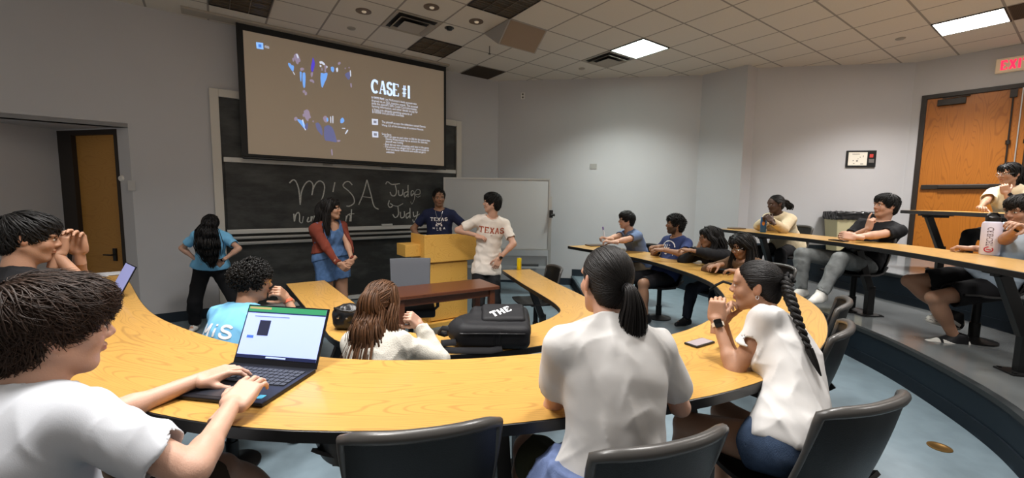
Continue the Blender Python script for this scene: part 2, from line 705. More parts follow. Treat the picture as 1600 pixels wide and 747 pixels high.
for a, b, in ((pR, iR), (iL, pL)):
    mb.prism([tuple(a), tuple(b), tuple(b + nD * .1), tuple(a + nD * .1)], 0, dz)
mb.prism([tuple(iR), tuple(iL), tuple(iL + nD * .1), tuple(iR + nD * .1)], dz - .06, dz)
M_ldoor = wood_mat('tan_door', 'b58440', 'a87636', 0.5, 0.6, 'Object')
d1 = MB()
d1.prism([tuple(iR + nD * .05), tuple(iL + nD * .05), tuple(iL + nD * .09), tuple(iR + nD * .09)], 0.01, dz - .06)
door = struct(d1.build('door_1', M_ldoor))
mb.build('door_frame', M_dframe, door)
h = on_wall(180, 398, A0 + nD * .04, A0 + DD + nD * .04)
mb = MB()
hb = Vector((h[0], h[1], h[2]))
dD, dn = Vector((DD[0], DD[1], 0)), Vector((-nD[0], -nD[1], 0))
mb.tube([hb, hb + dn * .05, hb + dn * .055 + dD * .11], 0.010, 8)
mb.box(hb, (.05, .02, .16), math.atan2(DD[1], DD[0]))
mb.build('door_handle', M_black, door)

# baseboards on the front wall
mb = MB()
f0 = on_wall(331, 490, A0, K1)[:2]
nF = -E2 * .012
mb.prism([tuple(A0), tuple(f0), tuple(f0 + nF), tuple(A0 + nF)], 0, .13)
struct(mb.build('baseboard_front', M_base))
mb = MB()
kB = np.array([0.16, -0.987]) * .012
e = K1 + (K2 - K1) * 0.402
mb.prism([tuple(K1), tuple(e), tuple(e + kB), tuple(K1 + kB)], 0, .13)
mb.prism([tuple(e), tuple(K2), tuple(K2 + kB), tuple(e + kB)], TIER[1], TIER[1] + .13)
mb.prism([tuple(e), tuple(e + (.04, 0)), tuple(e + (.04, 0) + kB), tuple(e + kB)], 0, TIER[1] + .13)
struct(mb.build('baseboard_back', M_base))
mb = MB()
mb.prism([tuple(K4), tuple(K5), tuple(K5 + kB), tuple(K4 + kB)], TIER[3], TIER[3] + .13)
struct(mb.build('baseboard_right', M_base))

# right wall with the double doors
on_d = lambda u, v: on_wall(u, v, K5, K5 + DW)
tl = on_d(1441, 150)
s0 = float(np.dot(tl[:2] - K5, DW))
ztop = float(tl[2])
nW = np.array([-DW[1], DW[0]])            # away from the room
if np.dot(nW, K5) < 0:
    nW = -nW
LEAF = 0.95
s1 = s0 + .06 + 2 * LEAF + .02 + .06
mb = MB()
P = lambda s, d=0.0: tuple(K5 + DW * s + nW * d)
mb.prism([P(0), P(s0), P(s0, .12), P(0, .12)], TIER[3] - .4, CEIL)
mb.prism([P(s1), P(5.2), P(5.2, .12), P(s1, .12)], TIER[3] - .4, CEIL)
mb.prism([P(s0), P(s1), P(s1, .12), P(s0, .12)], ztop, CEIL)
struct(mb.build('wall_door_side', M_wall))
M_rdoor = wood_mat('oak_door', 'b36c22', '935415', 0.35, 0.8, 'UV')
mb = MB()
fw = 0.06
mb.prism([P(s0, -.015), P(s0 + fw, -.015), P(s0 + fw, .1), P(s0, .1)], TIER[3], ztop)
mb.prism([P(s1 - fw, -.015), P(s1, -.015), P(s1, .1), P(s1 - fw, .1)], TIER[3], ztop)
mb.prism([P(s0 + fw, -.015), P(s1 - fw, -.015), P(s1 - fw, .1), P(s0 + fw, .1)], ztop - fw, ztop)
frame_mb = mb


def uv_planar(o, ax_u, ax_v):
    me = o.data
    ul = me.uv_layers.new(name='UVMap')
    for li, l in enumerate(me.loops):
        p = me.vertices[l.vertex_index].co
        ul.data[li].uv = (p.dot(Vector(ax_u)), p.dot(Vector(ax_v)))
    return o


for i in range(2):
    a = s0 + fw + .004 + i * (LEAF + .012)
    b = a + LEAF
    d2 = MB()
    d2.prism([P(a, .02), P(b, .02), P(b, .065), P(a, .065)], TIER[3] + .01, ztop - fw - .004)
    dr = struct(d2.build('door_%d' % (i + 2), M_rdoor))
    uv_planar(dr, (0, 0, 1), (DW[0], DW[1], 0))
    if i == 0:
        frame_mb.build('door_frame', M_dframe, dr)
    zb = float(on_d(1480, 292)[2])
    # panic bar
    mb = MB()
    mb.prism([P(a + .03, -.02), P(b - .06, -.02), P(b - .06, .02), P(a + .03, .02)], zb - .035, zb + .035)
    mb.prism([P(a + .22, -.05), P(b - .2, -.05), P(b - .2, -.02), P(a + .22, -.02)], zb - .022, zb + .028)
    mb.build('panic_bar', M_dframe, dr, bevel=.006)
    # door closer
    ca = a + .12 if i == 0 else b - .42
    mb = MB()
    mb.prism([P(ca, -.05), P(ca + .30, -.05), P(ca + .30, .02), P(ca, .02)], ztop - fw - .13, ztop - fw - .04)
    mb.prism([P(ca + .05, -.05), P(ca + .34, -.02), P(ca + .34, .0), P(ca + .05, -.02)], ztop - fw - .03, ztop - fw - .015)
    mb.build('door_closer', M_dframe, dr, bevel=.006)
    # vertical rod and latch
    rs = b - .075 if i == 0 else a + .075
    mb = MB()
    mb.prism([P(rs - .035, -.03), P(rs + .035, -.03), P(rs + .035, .02), P(rs - .035, .02)], ztop - fw - .12, ztop - fw - .01)
    q = P(rs, -.015)
    mb.tube([(q[0], q[1], ztop - fw - .1), (q[0], q[1], zb)], .009, 8)
    mb.lathe([(.0, -.03), (.025, -.028), (.025, .028), (.0, .03)], (q[0], q[1], zb + .62), 12)
    mb.build('latch_rod', M_dframe, dr)
mb = MB()
a = s0 + fw + LEAF + .004
mb.prism([P(a, -.004), P(a + .012, -.004), P(a + .012, .03), P(a, .03)], TIER[3], ztop - fw)
struct(mb.build('trim_20', M_alu))

# exit sign above the doors (hung square to the wall)
ex = on_d(1557, 96)
ez0, ez1 = float(on_d(1557, 116)[2]), float(on_d(1560, 94)[2])
se = float(np.dot(ex[:2] - K5, DW))
EW = 0.36
t = thing('exit_sign', 'white exit sign with red letters on the wall above the double doors', 'sign', (P(se, 0)[0], P(se, 0)[1], ez0))
mb = MB()
mb.prism([P(se, -.06), P(se + EW, -.06), P(se + EW, 0), P(se, 0)], ez0, ez1)
mb.build('sign_box', mat('sign_white', 'cdb89a', .5, emit='d8b894', es=.12), t, bevel=.006, world=True)
vs, fs = block_text('EXIT', (ez1 - ez0) * .66, .066, .024, .2)
mb = MB()
c0 = np.array(P(se + EW / 2, -.0625))
mb.add([(c0[0] + DW[0] * x, c0[1] + DW[1] * x, (ez0 + ez1) / 2 + y) for x, y, _ in vs], fs)
mb.build('sign_lettering', mat('sign_red', 'ff2a55', .5, emit='ff2450', es=.9), t, world=True)

# ---------------------------------------------------------------- ceiling fittings
G0 = np.array([2.983, 5.392])


def cell(i, j):
    return G0 + E1 * 0.61 * i - E2 * 0.609 * j


def cell_xf(i, j):
    """centre of the cell whose low corner is (i, j)"""
    c = cell(i + .5, j + .5)
    return (c[0], c[1], CEIL), math.atan2(E1[1], E1[0])


M_lens = mat('lit_lens', 'ffffff', .4, emit='fff6ea', es=PANEL_E)
M_lens_cool = mat('lit_lens_cool', 'ffffff', .4, emit='e9fff4', es=PANEL_E)
M_frame = mat('fixture_edge', '2b2723', .5)


def panel_light(i, j, label, lit, cool=False, power=None, name='ceiling_light'):
    loc, rz = cell_xf(i, j)
    t = thing(name, label, 'ceiling light', loc, rz)
    h = .295
    mb = MB()
    for s in (-1, 1):
        mb.box((s * .297, 0, -.006), (.012, .606, .012))
        mb.box((0, s * .297, -.006), (.606, .012, .012))
    mb.build('light_frame', M_frame, t)
    if lit:
        mb = MB()
        mb.box((0, 0, -.003), (.58, .58, .004))
        mb.build('diffuser', M_lens_cool if cool else M_lens, t)
        mb = MB()
        for k in (-.097, .097):
            mb.box((k, 0, -.008), (.006, .58, .006))
            mb.box((0, k, -.008), (.58, .006, .006))
        mb.build('louvre', mat('louvre_lit', 'f4f2ea', .5, emit='f3f4ea', es=PANEL_E * .55), t)
        la = bpy.data.lights.new('panel_lamp', 'AREA')
        la.shape = 'SQUARE'
        la.size = .56
        la.spread = math.radians(118)
        la.energy = power or PANEL_W
        la.color = (1.0, .975, .95) if not cool else (.93, 1.0, .95)
        lo = bpy.data.objects.new('panel_lamp', la)
        C.objects.link(lo)
        lo.parent = t
        lo.location = (0, 0, -.02)
    else:
        mb = MB()
        mb.box((0, 0, -.002), (.58, .58, .003))
        mb.build('reflector', M_fixture, t)
        mb = MB()
        for k in (-.097, .097):
            mb.box((k, 0, -.010), (.008, .58, .014))
            mb.box((0, k, -.010), (.58, .008, .014))
        for k in range(-5, 6):
            mb.box((0, k * .049, -.006), (.58, .003, .007))
        mb.build('louvre', mat('louvre_dull', '7d7264', .35, .6), t)
    return t


panel_light(-1, -3, 'lit square ceiling light beside the air diffuser over the back wall', True, True, power=PANEL_W * 1.35)
panel_light(3, 2, 'lit ceiling light nearest the exit sign', True, power=PANEL_W * 1.7)
panel_light(-5, -3, 'unlit louvred ceiling light beside the wedge-shaped ceiling box', False)
panel_light(-9, -6, 'unlit louvred ceiling light above the left corner of the projection screen', False)
panel_light(-5, -6, 'small unlit louvred ceiling light beyond the air diffuser by the screen', False)
# the rest of the room's lamps, above and behind the camera; last three added to brighten the left
for (i, j, lab) in ((-3, 2, 'lit ceiling light over the middle of the big curved table'), (0, 2, 'lit ceiling light over the right bend of the big curved table'), (-6, 2, 'lit ceiling light over the left arm of the big curved table'), (-3, 6, 'lit ceiling light over the raised row behind the camera'), (0, 6, 'lit ceiling light over the raised row right of the camera'), (3, 6, 'lit ceiling light over the raised row nearest the doors'), (-8, 0, 'added ceiling light brightening the left inner curve of the big table'), (-10, 1, 'added ceiling light brightening the far left seats'), (-9, -2, 'added ceiling light brightening the wall and aisle by the tan door')):
    panel_light(i, j, lab, True, power=PANEL_W * (.55 if i in (-3, 0) and j == 2 else .7 if i == -8 else 1.1 if i in (-6, -10) else 1.0))


def diffuser(i, j, label):
    loc, rz = cell_xf(i, j)
    t = thing('air_diffuser', label, 'air vent', loc, rz)
    mb = MB()
    mb.box((0, 0, -.001), (.6, .6, .002))
    mb.build('backing', mat('vent_dark', '191715', .7), t)
    for k, (ho, hi, z0, z1) in enumerate(((.30, .255, .004, .006), (.225, .185, .012, .040), (.15, .0, .022, .048))):
        mb = MB()
        if hi > 0:
            for a in range(4):
                R = Matrix.Rotation(a * math.pi / 2, 3, 'Z')
                q = [R @ Vector(p) for p in ((-ho, -ho, -z1), (ho, -ho, -z1), (hi, -hi, -z0), (-hi, -hi, -z0))]
                q2 = [p + Vector((0, 0, .004)) for p in q]
                mb.add(q + q2, [(0, 1, 2, 3), (7, 6, 5, 4), (0, 4, 5, 1), (2, 6, 7, 3), (1, 5, 6, 2), (0, 3, 7, 4)])
        else:
            q = [(-ho, -ho, -z1), (ho, -ho, -z1), (ho, ho, -z1), (-ho, ho, -z1), (-.1, -.1, -z0), (.1, -.1, -z0), (.1, .1, -z0), (-.1, .1, -z0)]
            mb.add(q, [(0, 1, 2, 3), (7, 6, 5, 4), (0, 4, 5, 1), (1, 5, 6, 2), (2, 6, 7, 3), (3, 7, 4, 0)])
        mb.build('vent_ring', mat('vent_white', 'a79f94', .55), t)
    return t


diffuser(-6, -5, 'square stepped air diffuser in the ceiling above the projection screen')
diffuser(-1, -4, 'square stepped air diffuser next to the cool lit ceiling light')


def grille(i, j, label):
    loc, rz = cell_xf(i, j)
    t = thing('return_grille', label, 'air vent', loc, rz)
    mb = MB()
    mb.box((0, 0, -.004), (.58, .58, .006))
    mb.build('grille_frame', mat('grille_brown', '4f4338', .7), t)
    mb = MB()
    for k in range(-22, 23):
        mb.box((0, k * .0125, -.009), (.56, .004, .005))
    mb.build('grille', mat('grille_brown2', '3d342b', .7), t)


grille(-3, -7, 'dark brown return air grille in the ceiling at the wall corner')
grille(3, 3, 'dark brown return air grille in the ceiling beside the exit sign light')

# wedge-shaped ceiling box
c00, c10, c11, c01 = cell(-4, -4), cell(-3, -4), cell(-3, -3), cell(-4, -3)
p0 = cell(-4, -3.42)
p1 = cell(-3, -3.42)
dz_ = .235
t = thing('ceiling_speaker_box', 'grey wedge-shaped box hanging from the ceiling tiles', 'speaker', (c00[0], c00[1], CEIL))
mb = MB()
v = [(c00[0], c00[1], CEIL), (c01[0], c01[1], CEIL), (p0[0], p0[1], CEIL - dz_), (c10[0], c10[1], CEIL), (c11[0], c11[1], CEIL), (p1[0], p1[1], CEIL - dz_)]
mb.add(v, [(0, 1, 2), (3, 5, 4), (0, 2, 5, 3), (1, 4, 5, 2), (0, 3, 4, 1)])
mb.build('box_shell', mat('box_grey', '9b9894', .6), t, world=True)
mb = MB()
q = [Vector(v[k]) for k in (1, 4, 5, 2)]
cq = sum(q, Vector()) / 4
nq = (q[1] - q[0]).cross(q[2] - q[0]).normalized()
if nq.z > 0:
    nq = -nq
q = [cq + (p - cq) * .93 + nq * .004 for p in q]
mb.add(q + [p - nq * .006 for p in q], [(0, 1, 2, 3), (7, 6, 5, 4), (0, 4, 5, 1), (1, 5, 6, 2), (2, 6, 7, 3), (3, 7, 4, 0)])
mb.build('speaker_cloth', mat('box_tan', '8d7b6a', .7), t, world=True)

# downlights, camera dome, detectors, sprinkler
M_dl = mat('downlight_cone', 'c8b79a', .2, .8)


def on_c(u, v):
    return on_z(u, v, CEIL)


for u, v, lab in ((568, 17.5, 'recessed round downlight leftmost of three, beside the screen-side air diffuser'), (674, 11, 'recessed round downlight above the stepped air diffuser'), (744, 33.5, 'recessed round downlight beside the grey wedge-shaped box')):
    p = on_c(u, v)
    t = thing('downlight', lab, 'ceiling light', tuple(p))
    mb = MB()
    mb.lathe([(.092, -.004), (.092, 0), (.075, 0), (.075, -.006)], (0, 0, 0), 28)
    mb.build('trim_ring', mat('dl_trim', '6a5848', .4), t, smooth=30)
    mb = MB()
    mb.lathe([(.078, -.002), (.05, -.0015), (.0, -.001)], (0, 0, 0), 24)
    mb.build('cone_reflector', M_dl, t, smooth=60)
    mb = MB()
    mb.lathe([(.0, -.022), (.022, -.018), (.03, -.006), (.03, -.002)], (.006, 0, 0), 16)
    mb.build('bulb', mat('bulb_glass', 'e9dfcc', .1, emit='ffe8c8', es=.1), t, smooth=60)  # downlights are off; faint glow stands in for reflected light
p = on_c(702, 43.5)
mb = MB()
mb.lathe([(.0, -.035), (.035, -.028), (.05, -.006), (.062, -.005), (.062, 0)], tuple(p), 24)
tag(mb.build('ceiling_camera', mat('dome_black', '101012', .15), smooth=50), 'small dark dome on the ceiling between the downlights', 'camera')
for u, v, lab in ((549, 44, 'small white smoke detector on the ceiling above the screen'), (909, 107, 'small white detector on the ceiling above the back wall'), (1407, 60, 'small round detector ring on the ceiling by the lit light near the exit sign')):
    p = on_c(u, v)
    mb = MB()
    mb.lathe([(.0, -.018), (.045, -.014), (.055, -.004), (.055, 0)], tuple(p), 24)
    tag(mb.build('smoke_detector', mat('detector', '9d968c', .5), smooth=50), lab, 'smoke detector')
p = on_c(765, 72)
mb = MB()
mb.tube([(p[0], p[1], CEIL), (p[0], p[1], CEIL - .10)], .006, 8)
mb.lathe([(.0, -.118), (.02, -.116), (.02, -.11), (.006, -.10)], tuple(p), 12)
tag(mb.build('sprinkler_head', mat('sprinkler', '5b5348', .4, .6)), 'thin sprinkler pin hanging from the ceiling near the wedge box', 'sprinkler')

# ---------------------------------------------------------------- wall-mounted bits
p = on_wall(817, 150, K1, K2)
wa = math.atan2(K2[1] - K1[1], K2[0] - K1[0])
t = thing('wall_outlet', 'small white outlet plate high on the back wall near the corner', 'outlet', tuple(p), wa)
mb = MB()
mb.box((0, -.006, 0), (.075, .012, .12))
mb.build('plate', M_white, t, bevel=.003)
mb = MB()
mb.box((0, -.014, .028), (.03, .004, .03))
mb.box((0, -.014, -.028), (.03, .004, .03))
mb.build('socket', mat('socket_dark', '55514b', .5), t)
p = on_wall(927, 260, K1, K2)
mb = MB()
mb.M = Matrix.Translation(p) @ Matrix.Rotation(wa, 4, 'Z')
mb.box((0, -.004, 0), (.13, .008, .10))
tag(mb.build('blank_wall_plate', mat('wall_plate', '9d9a96', .6), bevel=.003), 'blank grey cover plate on the back wall', 'wall plate')
# framed notice
pts = [on_wall(u, v, K4, K5) for u, v in ((1322, 236), (1368, 235), (1367, 261), (1321, 262))]
c_ = sum(pts) / 4
fwid = np.linalg.norm(pts[1][:2] - pts[0][:2])
fh = abs(pts[0][2] - pts[3][2])
wr = math.atan2(K5[1] - K4[1], K5[0] - K4[0])
t = thing('framed_notice', 'black framed white notice on the wall left of the double doors', 'picture', tuple(c_), wr)
mb = MB()
mb.box((0, -.012, 0), (fwid, .024, fh))
mb.build('notice_frame', M_black, t, bevel=.004)
mb = MB()
mb.box((-fwid * .13, -.026, 0), (fwid * .64, .004, fh * .78))
mb.build('notice_paper', mat('paper', 'e6e0d2', .6), t)
mb = MB()
mb.box((fwid * .33, -.026, fh * .18), (fwid * .12, .004, fh * .2))
mb.build('red_emblem', mat('red_mark', 'c23b34', .6), t)
mb = MB()
mb.box((fwid * .34, -.026, -fh * .12), (fwid * .18, .004, fh * .22))
mb.build('grey_panel', mat('grey_mark', '6a6663', .6), t)
for k, (x, z, w, h) in enumerate(((-.2, .28, .25, .03), (-.05, .1, .03, .05), (-.12, 0, .04, .03), (-.15, -.12, .05, .1), (.02, -.3, .1, .04), (-.25, -.28, .05, .03), (-.28, -.1, .03, .06), (.05, .15, .02, .1))):
    mb = MB()
    mb.box((fwid * x, -.029, fh * z), (fwid * w, .002, fh * h))
    mb.build('notice_mark', mat('print_grey', '77716a', .6), t)
# thermostat pieces near the recess
for u, v, w, h, lab in ((190.5, 279, .08, .08, 'round white thermostat on the wall beside the tan door'), (206, 290, .07, .12, 'white light switch plate beside the tan door')):
    p = on_wall(u, v, A0, A0 + DD) if u < 200 else on_wall(u, v, A0, K1)
    mb = MB()
    if u < 200:
        R = Matrix.Rotation(math.pi / 2, 3, 'X')
        Rz = Matrix.Rotation(math.atan2(DD[1], DD[0]) + math.pi, 3, 'Z')
        mb.lathe([(0, .02), (.03, .02), (.04, 0)], tuple(p), 20, R=Rz @ R)
        tag(mb.build('thermostat', M_white, smooth=40), lab, 'thermostat')
    else:
        mb.box((p[0] - E2[0] * .006, p[1] - E2[1] * .006, p[2]), (w, .012, h), math.atan2(E1[1], E1[0]))
        tag(mb.build('light_switch', mat('switch_plate', 'b5b3b1', .5), bevel=.002), lab, 'switch')

# ================================================================== FRONT WALL FITTINGS
ang1 = math.atan2(E1[1], E1[0])
fw_ = lambda u, v, d=0.0: on_wall(u, v, A0 - E2 * d, K1 - E2 * d)     # plane d in front of the front wall


def fs_(u, v, d=0.0):
    """(distance along the front wall, height) of a photo point on the plane d in front of it"""
    p = fw_(u, v, d)
    return float(np.dot(p[:2] - (A0 - E2 * d), E1)), float(p[2])


def fpt(s, z, d=0.0):
    q = A0 + E1 * s - E2 * d
    return (q[0], q[1], z)


def fbox(mb, s0, s1, z0, z1, d0, d1, mi=0):
    q = [A0 + E1 * s - E2 * d for s, d in ((s0, d0), (s1, d0), (s1, d1), (s0, d1))]
    return mb.prism([tuple(p) for p in q], z0, z1, mi)


M_chalk = None


def chalk_mat():
    m = mat('chalkboard_slate', '1d1f1e', .55)
    nt = m.node_tree
    N, L = nt.nodes, nt.links
    tc = N.new('ShaderNodeTexCoord')
    mp = N.new('ShaderNodeMapping')
    mp.inputs['Scale'].default_value = (1.2, 1.2, 3.0)
    L.new(tc.outputs['Object'], mp.inputs['Vector'])
    n = N.new('ShaderNodeTexNoise')
    n.inputs['Scale'].default_value = 1.6
    n.inputs['Detail'].default_value = 6
    n.inputs['Roughness'].default_value = .6
    L.new(mp.outputs['Vector'], n.inputs['Vector'])
    r = N.new('ShaderNodeMapRange')
    r.inputs['From Min'].default_value = .42
    r.inputs['From Max'].default_value = .75
    L.new(n.outputs['Fac'], r.inputs['Value'])
    x = N.new('ShaderNodeMixRGB')
    x.inputs['Color1'].default_value = lin('1b1c1b')
    x.inputs['Color2'].default_value = lin('454644')
    L.new(r.outputs['Result'], x.inputs['Fac'])
    L.new(x.outputs['Color'], N['Principled BSDF'].inputs['Base Color'])
    return m


M_chalk = chalk_mat()
M_cream = mat('cream_trim', 'c9c4bb', .5)
M_rail = mat('board_rail', 'c6c4bf', .4, .2)
M_tray = mat('board_tray', '9b9a97', .4, .4)

sL, zT = fs_(326, 138)
sR = fs_(718, 189)[0]
base = fpt((sL + sR) / 2, 0)
t = thing('chalkboard', 'wide black sliding chalkboard with white handwriting behind the standing people', 'chalkboard', base)
mb = MB()
fbox(mb, sL, sL + .10, .0, zT, 0, .06)
fbox(mb, sR - .10, sR, .0, zT, 0, .06)
fbox(mb, sL + .10, sR - .10, zT - .10, zT, 0, .06)
mb.build('board_frame', M_cream, t, world=True, bevel=.006)
zr1 = fs_(350, 251)[1]       # rail between the upper and the written panel
zr2 = fs_(360, 362)[1]
ztr = fs_(360, 376)[1]
zlow = fs_(560, 462)[1]
mb = MB()
fbox(mb, sL + .10, sR - .10, .10, zT - .10, 0, .02)
mb.build('upper_panel', M_chalk, t, world=True)
mb = MB()
fbox(mb, sL + .13, sR - .13, zr2, zr1, .025, .05)
pan = mb.build('written_panel', M_chalk, t, world=True)
mb = MB()
fbox(mb, sL + .12, sR - .12, zr1 - .02, zr1 + .045, .025, .075)
mb.build('upper_rail', M_rail, t, world=True, bevel=.006)
mb = MB()
fbox(mb, sL + .12, sR - .12, zr2 - .03, zr2 + .03, .025, .075)
mb.build('lower_rail', M_rail, t, world=True, bevel=.006)
mb = MB()
fbox(mb, sL + .10, sR - .10, ztr + .02, ztr + .055, .02, .09)
fbox(mb, sL + .10, sR - .10, ztr - .055, ztr - .015, .02, .13)
mb.build('chalk_tray', M_tray, t, world=True, bevel=.008)
for u in (510, 600):
    s, _ = fs_(u, 260)
    mb = MB()
    fbox(mb, s - .07, s + .07, zr1 + .0, zr1 + .03, .075, .095)
    mb.build('sash_handle', M_tray, t, world=True, bevel=.004)
mb = MB()
s, _ = fs_(602, 352)
fbox(mb, s - .09, s + .09, zr2 + .03, zr2 + .06, .03, .085)
mb.build('sash_handle', M_rail, t, world=True, bevel=.004)
mb = MB()
fbox(mb, sL + .1, sR - .1, zlow - .03, zlow + .03, .02, .05)
mb.build('foot_rail', M_rail, t, world=True)
# handwriting, traced as strokes on the written panel (0.052 in front of the wall)
STROKES = [
    # M I S A
    [(452, 286), (458, 281), (463, 285), (467, 298), (469, 320)], [(469, 318), (471, 300), (477, 287), (484, 283), (489, 290), (487, 305)],
    [(487, 305), (490, 293), (496, 284), (503, 284), (507, 292), (504, 308), (499, 318)],
    [(523, 285), (520, 300)], [(550, 289), (545, 284), (539, 285), (536, 291), (545, 299), (552, 308), (553, 317), (546, 322), (541, 322)],
    [(560, 320), (567, 303), (573, 281)], [(573, 281), (579, 303), (584, 322), (591, 327)], [(565, 307), (580, 309)],
    # Management
    [(459, 334), (460, 346)], [(460, 345), (462, 336), (466, 332), (468, 337), (468, 346), (472, 348), (474, 338)], [(482, 339), (480, 346), (485, 345), (486, 338)], [(486, 346), (488, 338)], [(491, 337), (490, 346)], [(490, 345), (493, 337), (497, 338), (497, 346)],
    [(498, 342), (503, 338), (505, 342), (504, 346)], [(509, 342), (513, 339), (514, 344), (513, 352), (508, 352)], [(518, 343), (523, 342), (520, 338), (517, 343), (521, 347)],
    [(541, 337), (540, 346)], [(540, 344), (543, 336), (547, 337), (546, 346)], [(549, 327), (548, 346)], [(545, 334), (553, 334)],
    # Judge Judy
    [(602, 288), (605, 284), (611, 288), (617, 288), (624, 287)], [(617, 289), (619, 300), (616, 306), (611, 305), (609, 300)],
    [(622, 297), (623, 305), (628, 304), (629, 296)], [(637, 289), (637, 308)], [(637, 303), (632, 308), (631, 302), (637, 299)], [(646, 302), (642, 306), (642, 299), (646, 299), (647, 310), (643, 319), (641, 315)], [(648, 304), (655, 303), (655, 297), (650, 297), (648, 304), (652, 308), (656, 306)],
    [(608, 313), (606, 320), (609, 324), (613, 321), (609, 318)], [(614, 321), (621, 322), (629, 318)], [(621, 322), (622, 335), (617, 340), (613, 335)], [(625, 331), (626, 340), (631, 338), (631, 330)], [(640, 325), (640, 341)], [(640, 336), (635, 341), (634, 335), (640, 332)], [(645, 331), (646, 338), (650, 337)], [(652, 330), (650, 341), (646, 347), (644, 343)], [(650, 338), (655, 334)],
]
mb = MB()
for st in STROKES:
    P = catmull(st, 4) if len(st) > 2 else np.array(st, float)
    P3 = []
    for u, v in P:
        s, z = fs_(u, v, .051)
        P3.append(fpt(s, z, .051))
    mb.tube(P3, .010, 5, flat=.4)
mb.build('chalk_writing', mat('chalk_white', 'b5b5b0', .9, noise=(80, .35)), t, world=True)

# projection screen --------------------------------------------------------
DSC = .22
sa, za = fs_(366, 36, DSC)
sb, zb_ = fs_(380, 246, DSC)
sc, zc = fs_(695, 264, DSC)
sd, zd = fs_(697, 101, DSC)
S0, S1, SZ0, SZ1 = (sa + sb) / 2, (sc + sd) / 2, (zb_ + zc) / 2, (za + zd) / 2
SZ1 = min(SZ1, CEIL - .01)
t = thing('projection_screen', 'large pull-down projection screen showing the case slide', 'screen', fpt((S0 + S1) / 2, SZ0, DSC))
mb = MB()
fbox(mb, S0, S1, SZ0, SZ1, DSC, DSC + .006)
mb.build('screen_border', mat('screen_black', '060607', .6), t, world=True)
mb = MB()
bw = .075
cs0, cs1, cz0, cz1 = S0 + bw, S1 - bw * .6, SZ0 + .05, SZ1 - .10
fbox(mb, cs0, cs1, cz0, cz1, DSC + .006, DSC + .009)
mb.build('screen_fabric', mat('screen_lit', 'b3a594', .7, emit='8f7f6c', es=.16), t, world=True)
mb = MB()
fbox(mb, S0 - .55, S1 + .02, CEIL - .03, CEIL - .001, DSC - .1, DSC + .1)
mb.build('screen_case', mat('case_white', 'a59d92', .5), t, world=True, bevel=.004)
mb = MB()
mb.tube([fpt(S0 + .01, SZ0, DSC + .003), fpt(S1 - .01, SZ0, DSC + .003)], .018, 12)
mb.build('weight_bar', mat('screen_bar', '111112', .4), t, world=True)


def slide(name, items, m, depth=.011):
    """items: list of (vs, fs) flat meshes in (s, z) screen metres"""
    mb = MB()
    for vs, fs in items:
        mb.add([fpt(a, b, DSC + depth) for a, b, *_ in vs], fs)
    return mb.build(name, m, t, world=True)


def sl(u, v):
    return fs_(u, v, DSC + .01)


def poly_uv(*P):
    return [sl(*p) for p in P], [tuple(range(len(P)))]


def blob(pts, n=5):
    P = catmull(list(pts) + [pts[0]], n)[:-1]
    return [sl(*p) for p in P], [tuple(range(len(P)))]


M_sw = mat('slide_white', 'cfd6e6', .6, emit='d4def5', es=.55)
M_sb = mat('slide_blue', '7fb0f0', .6, emit='6fa4f2', es=.6)
M_sg = mat('slide_lavender', 'a99bb0', .6, emit='a092ae', es=.42)
M_sp = mat('slide_purple', '5a4fd0', .6, emit='5a4ad8', es=.5)
M_sd = mat('slide_shade', '6d6052', .7, emit='5c5044', es=.12)


def text_at(txt, u, v, u2, v2, h):
    """text starting at photo pixel (u, v) running towards (u2, v2); cap height h metres"""
    vs, fs = text_mesh(txt, 1.0)
    s0_, z0_ = sl(u, v)
    s1_, z1_ = sl(u2, v2)
    wd = max(a for a, b, c in vs)
    k = (s1_ - s0_) / wd
    return [(s0_ + a * k, z0_ + b * h / .7) for a, b, c in vs], fs


# heading with slab serifs, thick uprights
vs, fs = [], []
x0, z0 = sl(580, 145)
x1, _ = sl(641, 153)
hh = .20
Wd = (x1 - x0) / 5.55
x = x0
for ch, cw in (('C', 1.0), ('A', 1.1), ('S', .85), ('E', .95), (' ', .35), ('#', .75), ('1', .55)):
    if ch != ' ':
        for i, stt in enumerate(GLYPH[ch]):
            thick = .034 if (ch == 'C' and i == 0) or (ch == 'A' and i == 1) or (ch == 'E' and i == 0) or ch == 'S' or (ch == '1' and i == 0) else .013
            ribbon([(x + px * cw * Wd * .95, z0 + py * hh) for px, py in stt], thick, vs, fs)
    x += cw * Wd
slide('slide_heading', [(vs, fs)], mat('slide_heading_light', 'cfe0fa', .6, emit='c4dcff', es=.8))
slide('slide_rule', [poly_uv((580, 151.5), (599.5, 154), (599.5, 154.6), (580, 152.1))], M_sw)
lines = [("In 2023, Real Lee McKinnion's bank account was", 580, 152.5, 650, 162), ("drained via an SQL injection attack. The accused", 580, 157.3, 652, 166.5), ("stole the plaintiff's SSN, Credit Card Information,", 580, 161.6, 651, 171), ("banking information, and other details to pay for", 580.5, 166, 652, 175.2), ("a Vegas trip allegedly gambling upwards of", 581, 171, 643, 178), ("$100,000 and purchase overseas.", 581, 175, 631, 181)]
slide('slide_paragraph', [text_at(a, b, c + 1.5, d, e + 1.5, .036) for a, b, c, d, e in lines], M_sw)
lines = [("The plaintiff accuses the defendant named Dennis", 596, 191, 664, 198), ("Wang, CIS of the University of Louisiana Monroe.", 596, 196, 661, 202)]
slide('slide_note', [text_at(a, b, c + 1, d, e + 1, .033) for a, b, c, d, e in lines], M_sw)
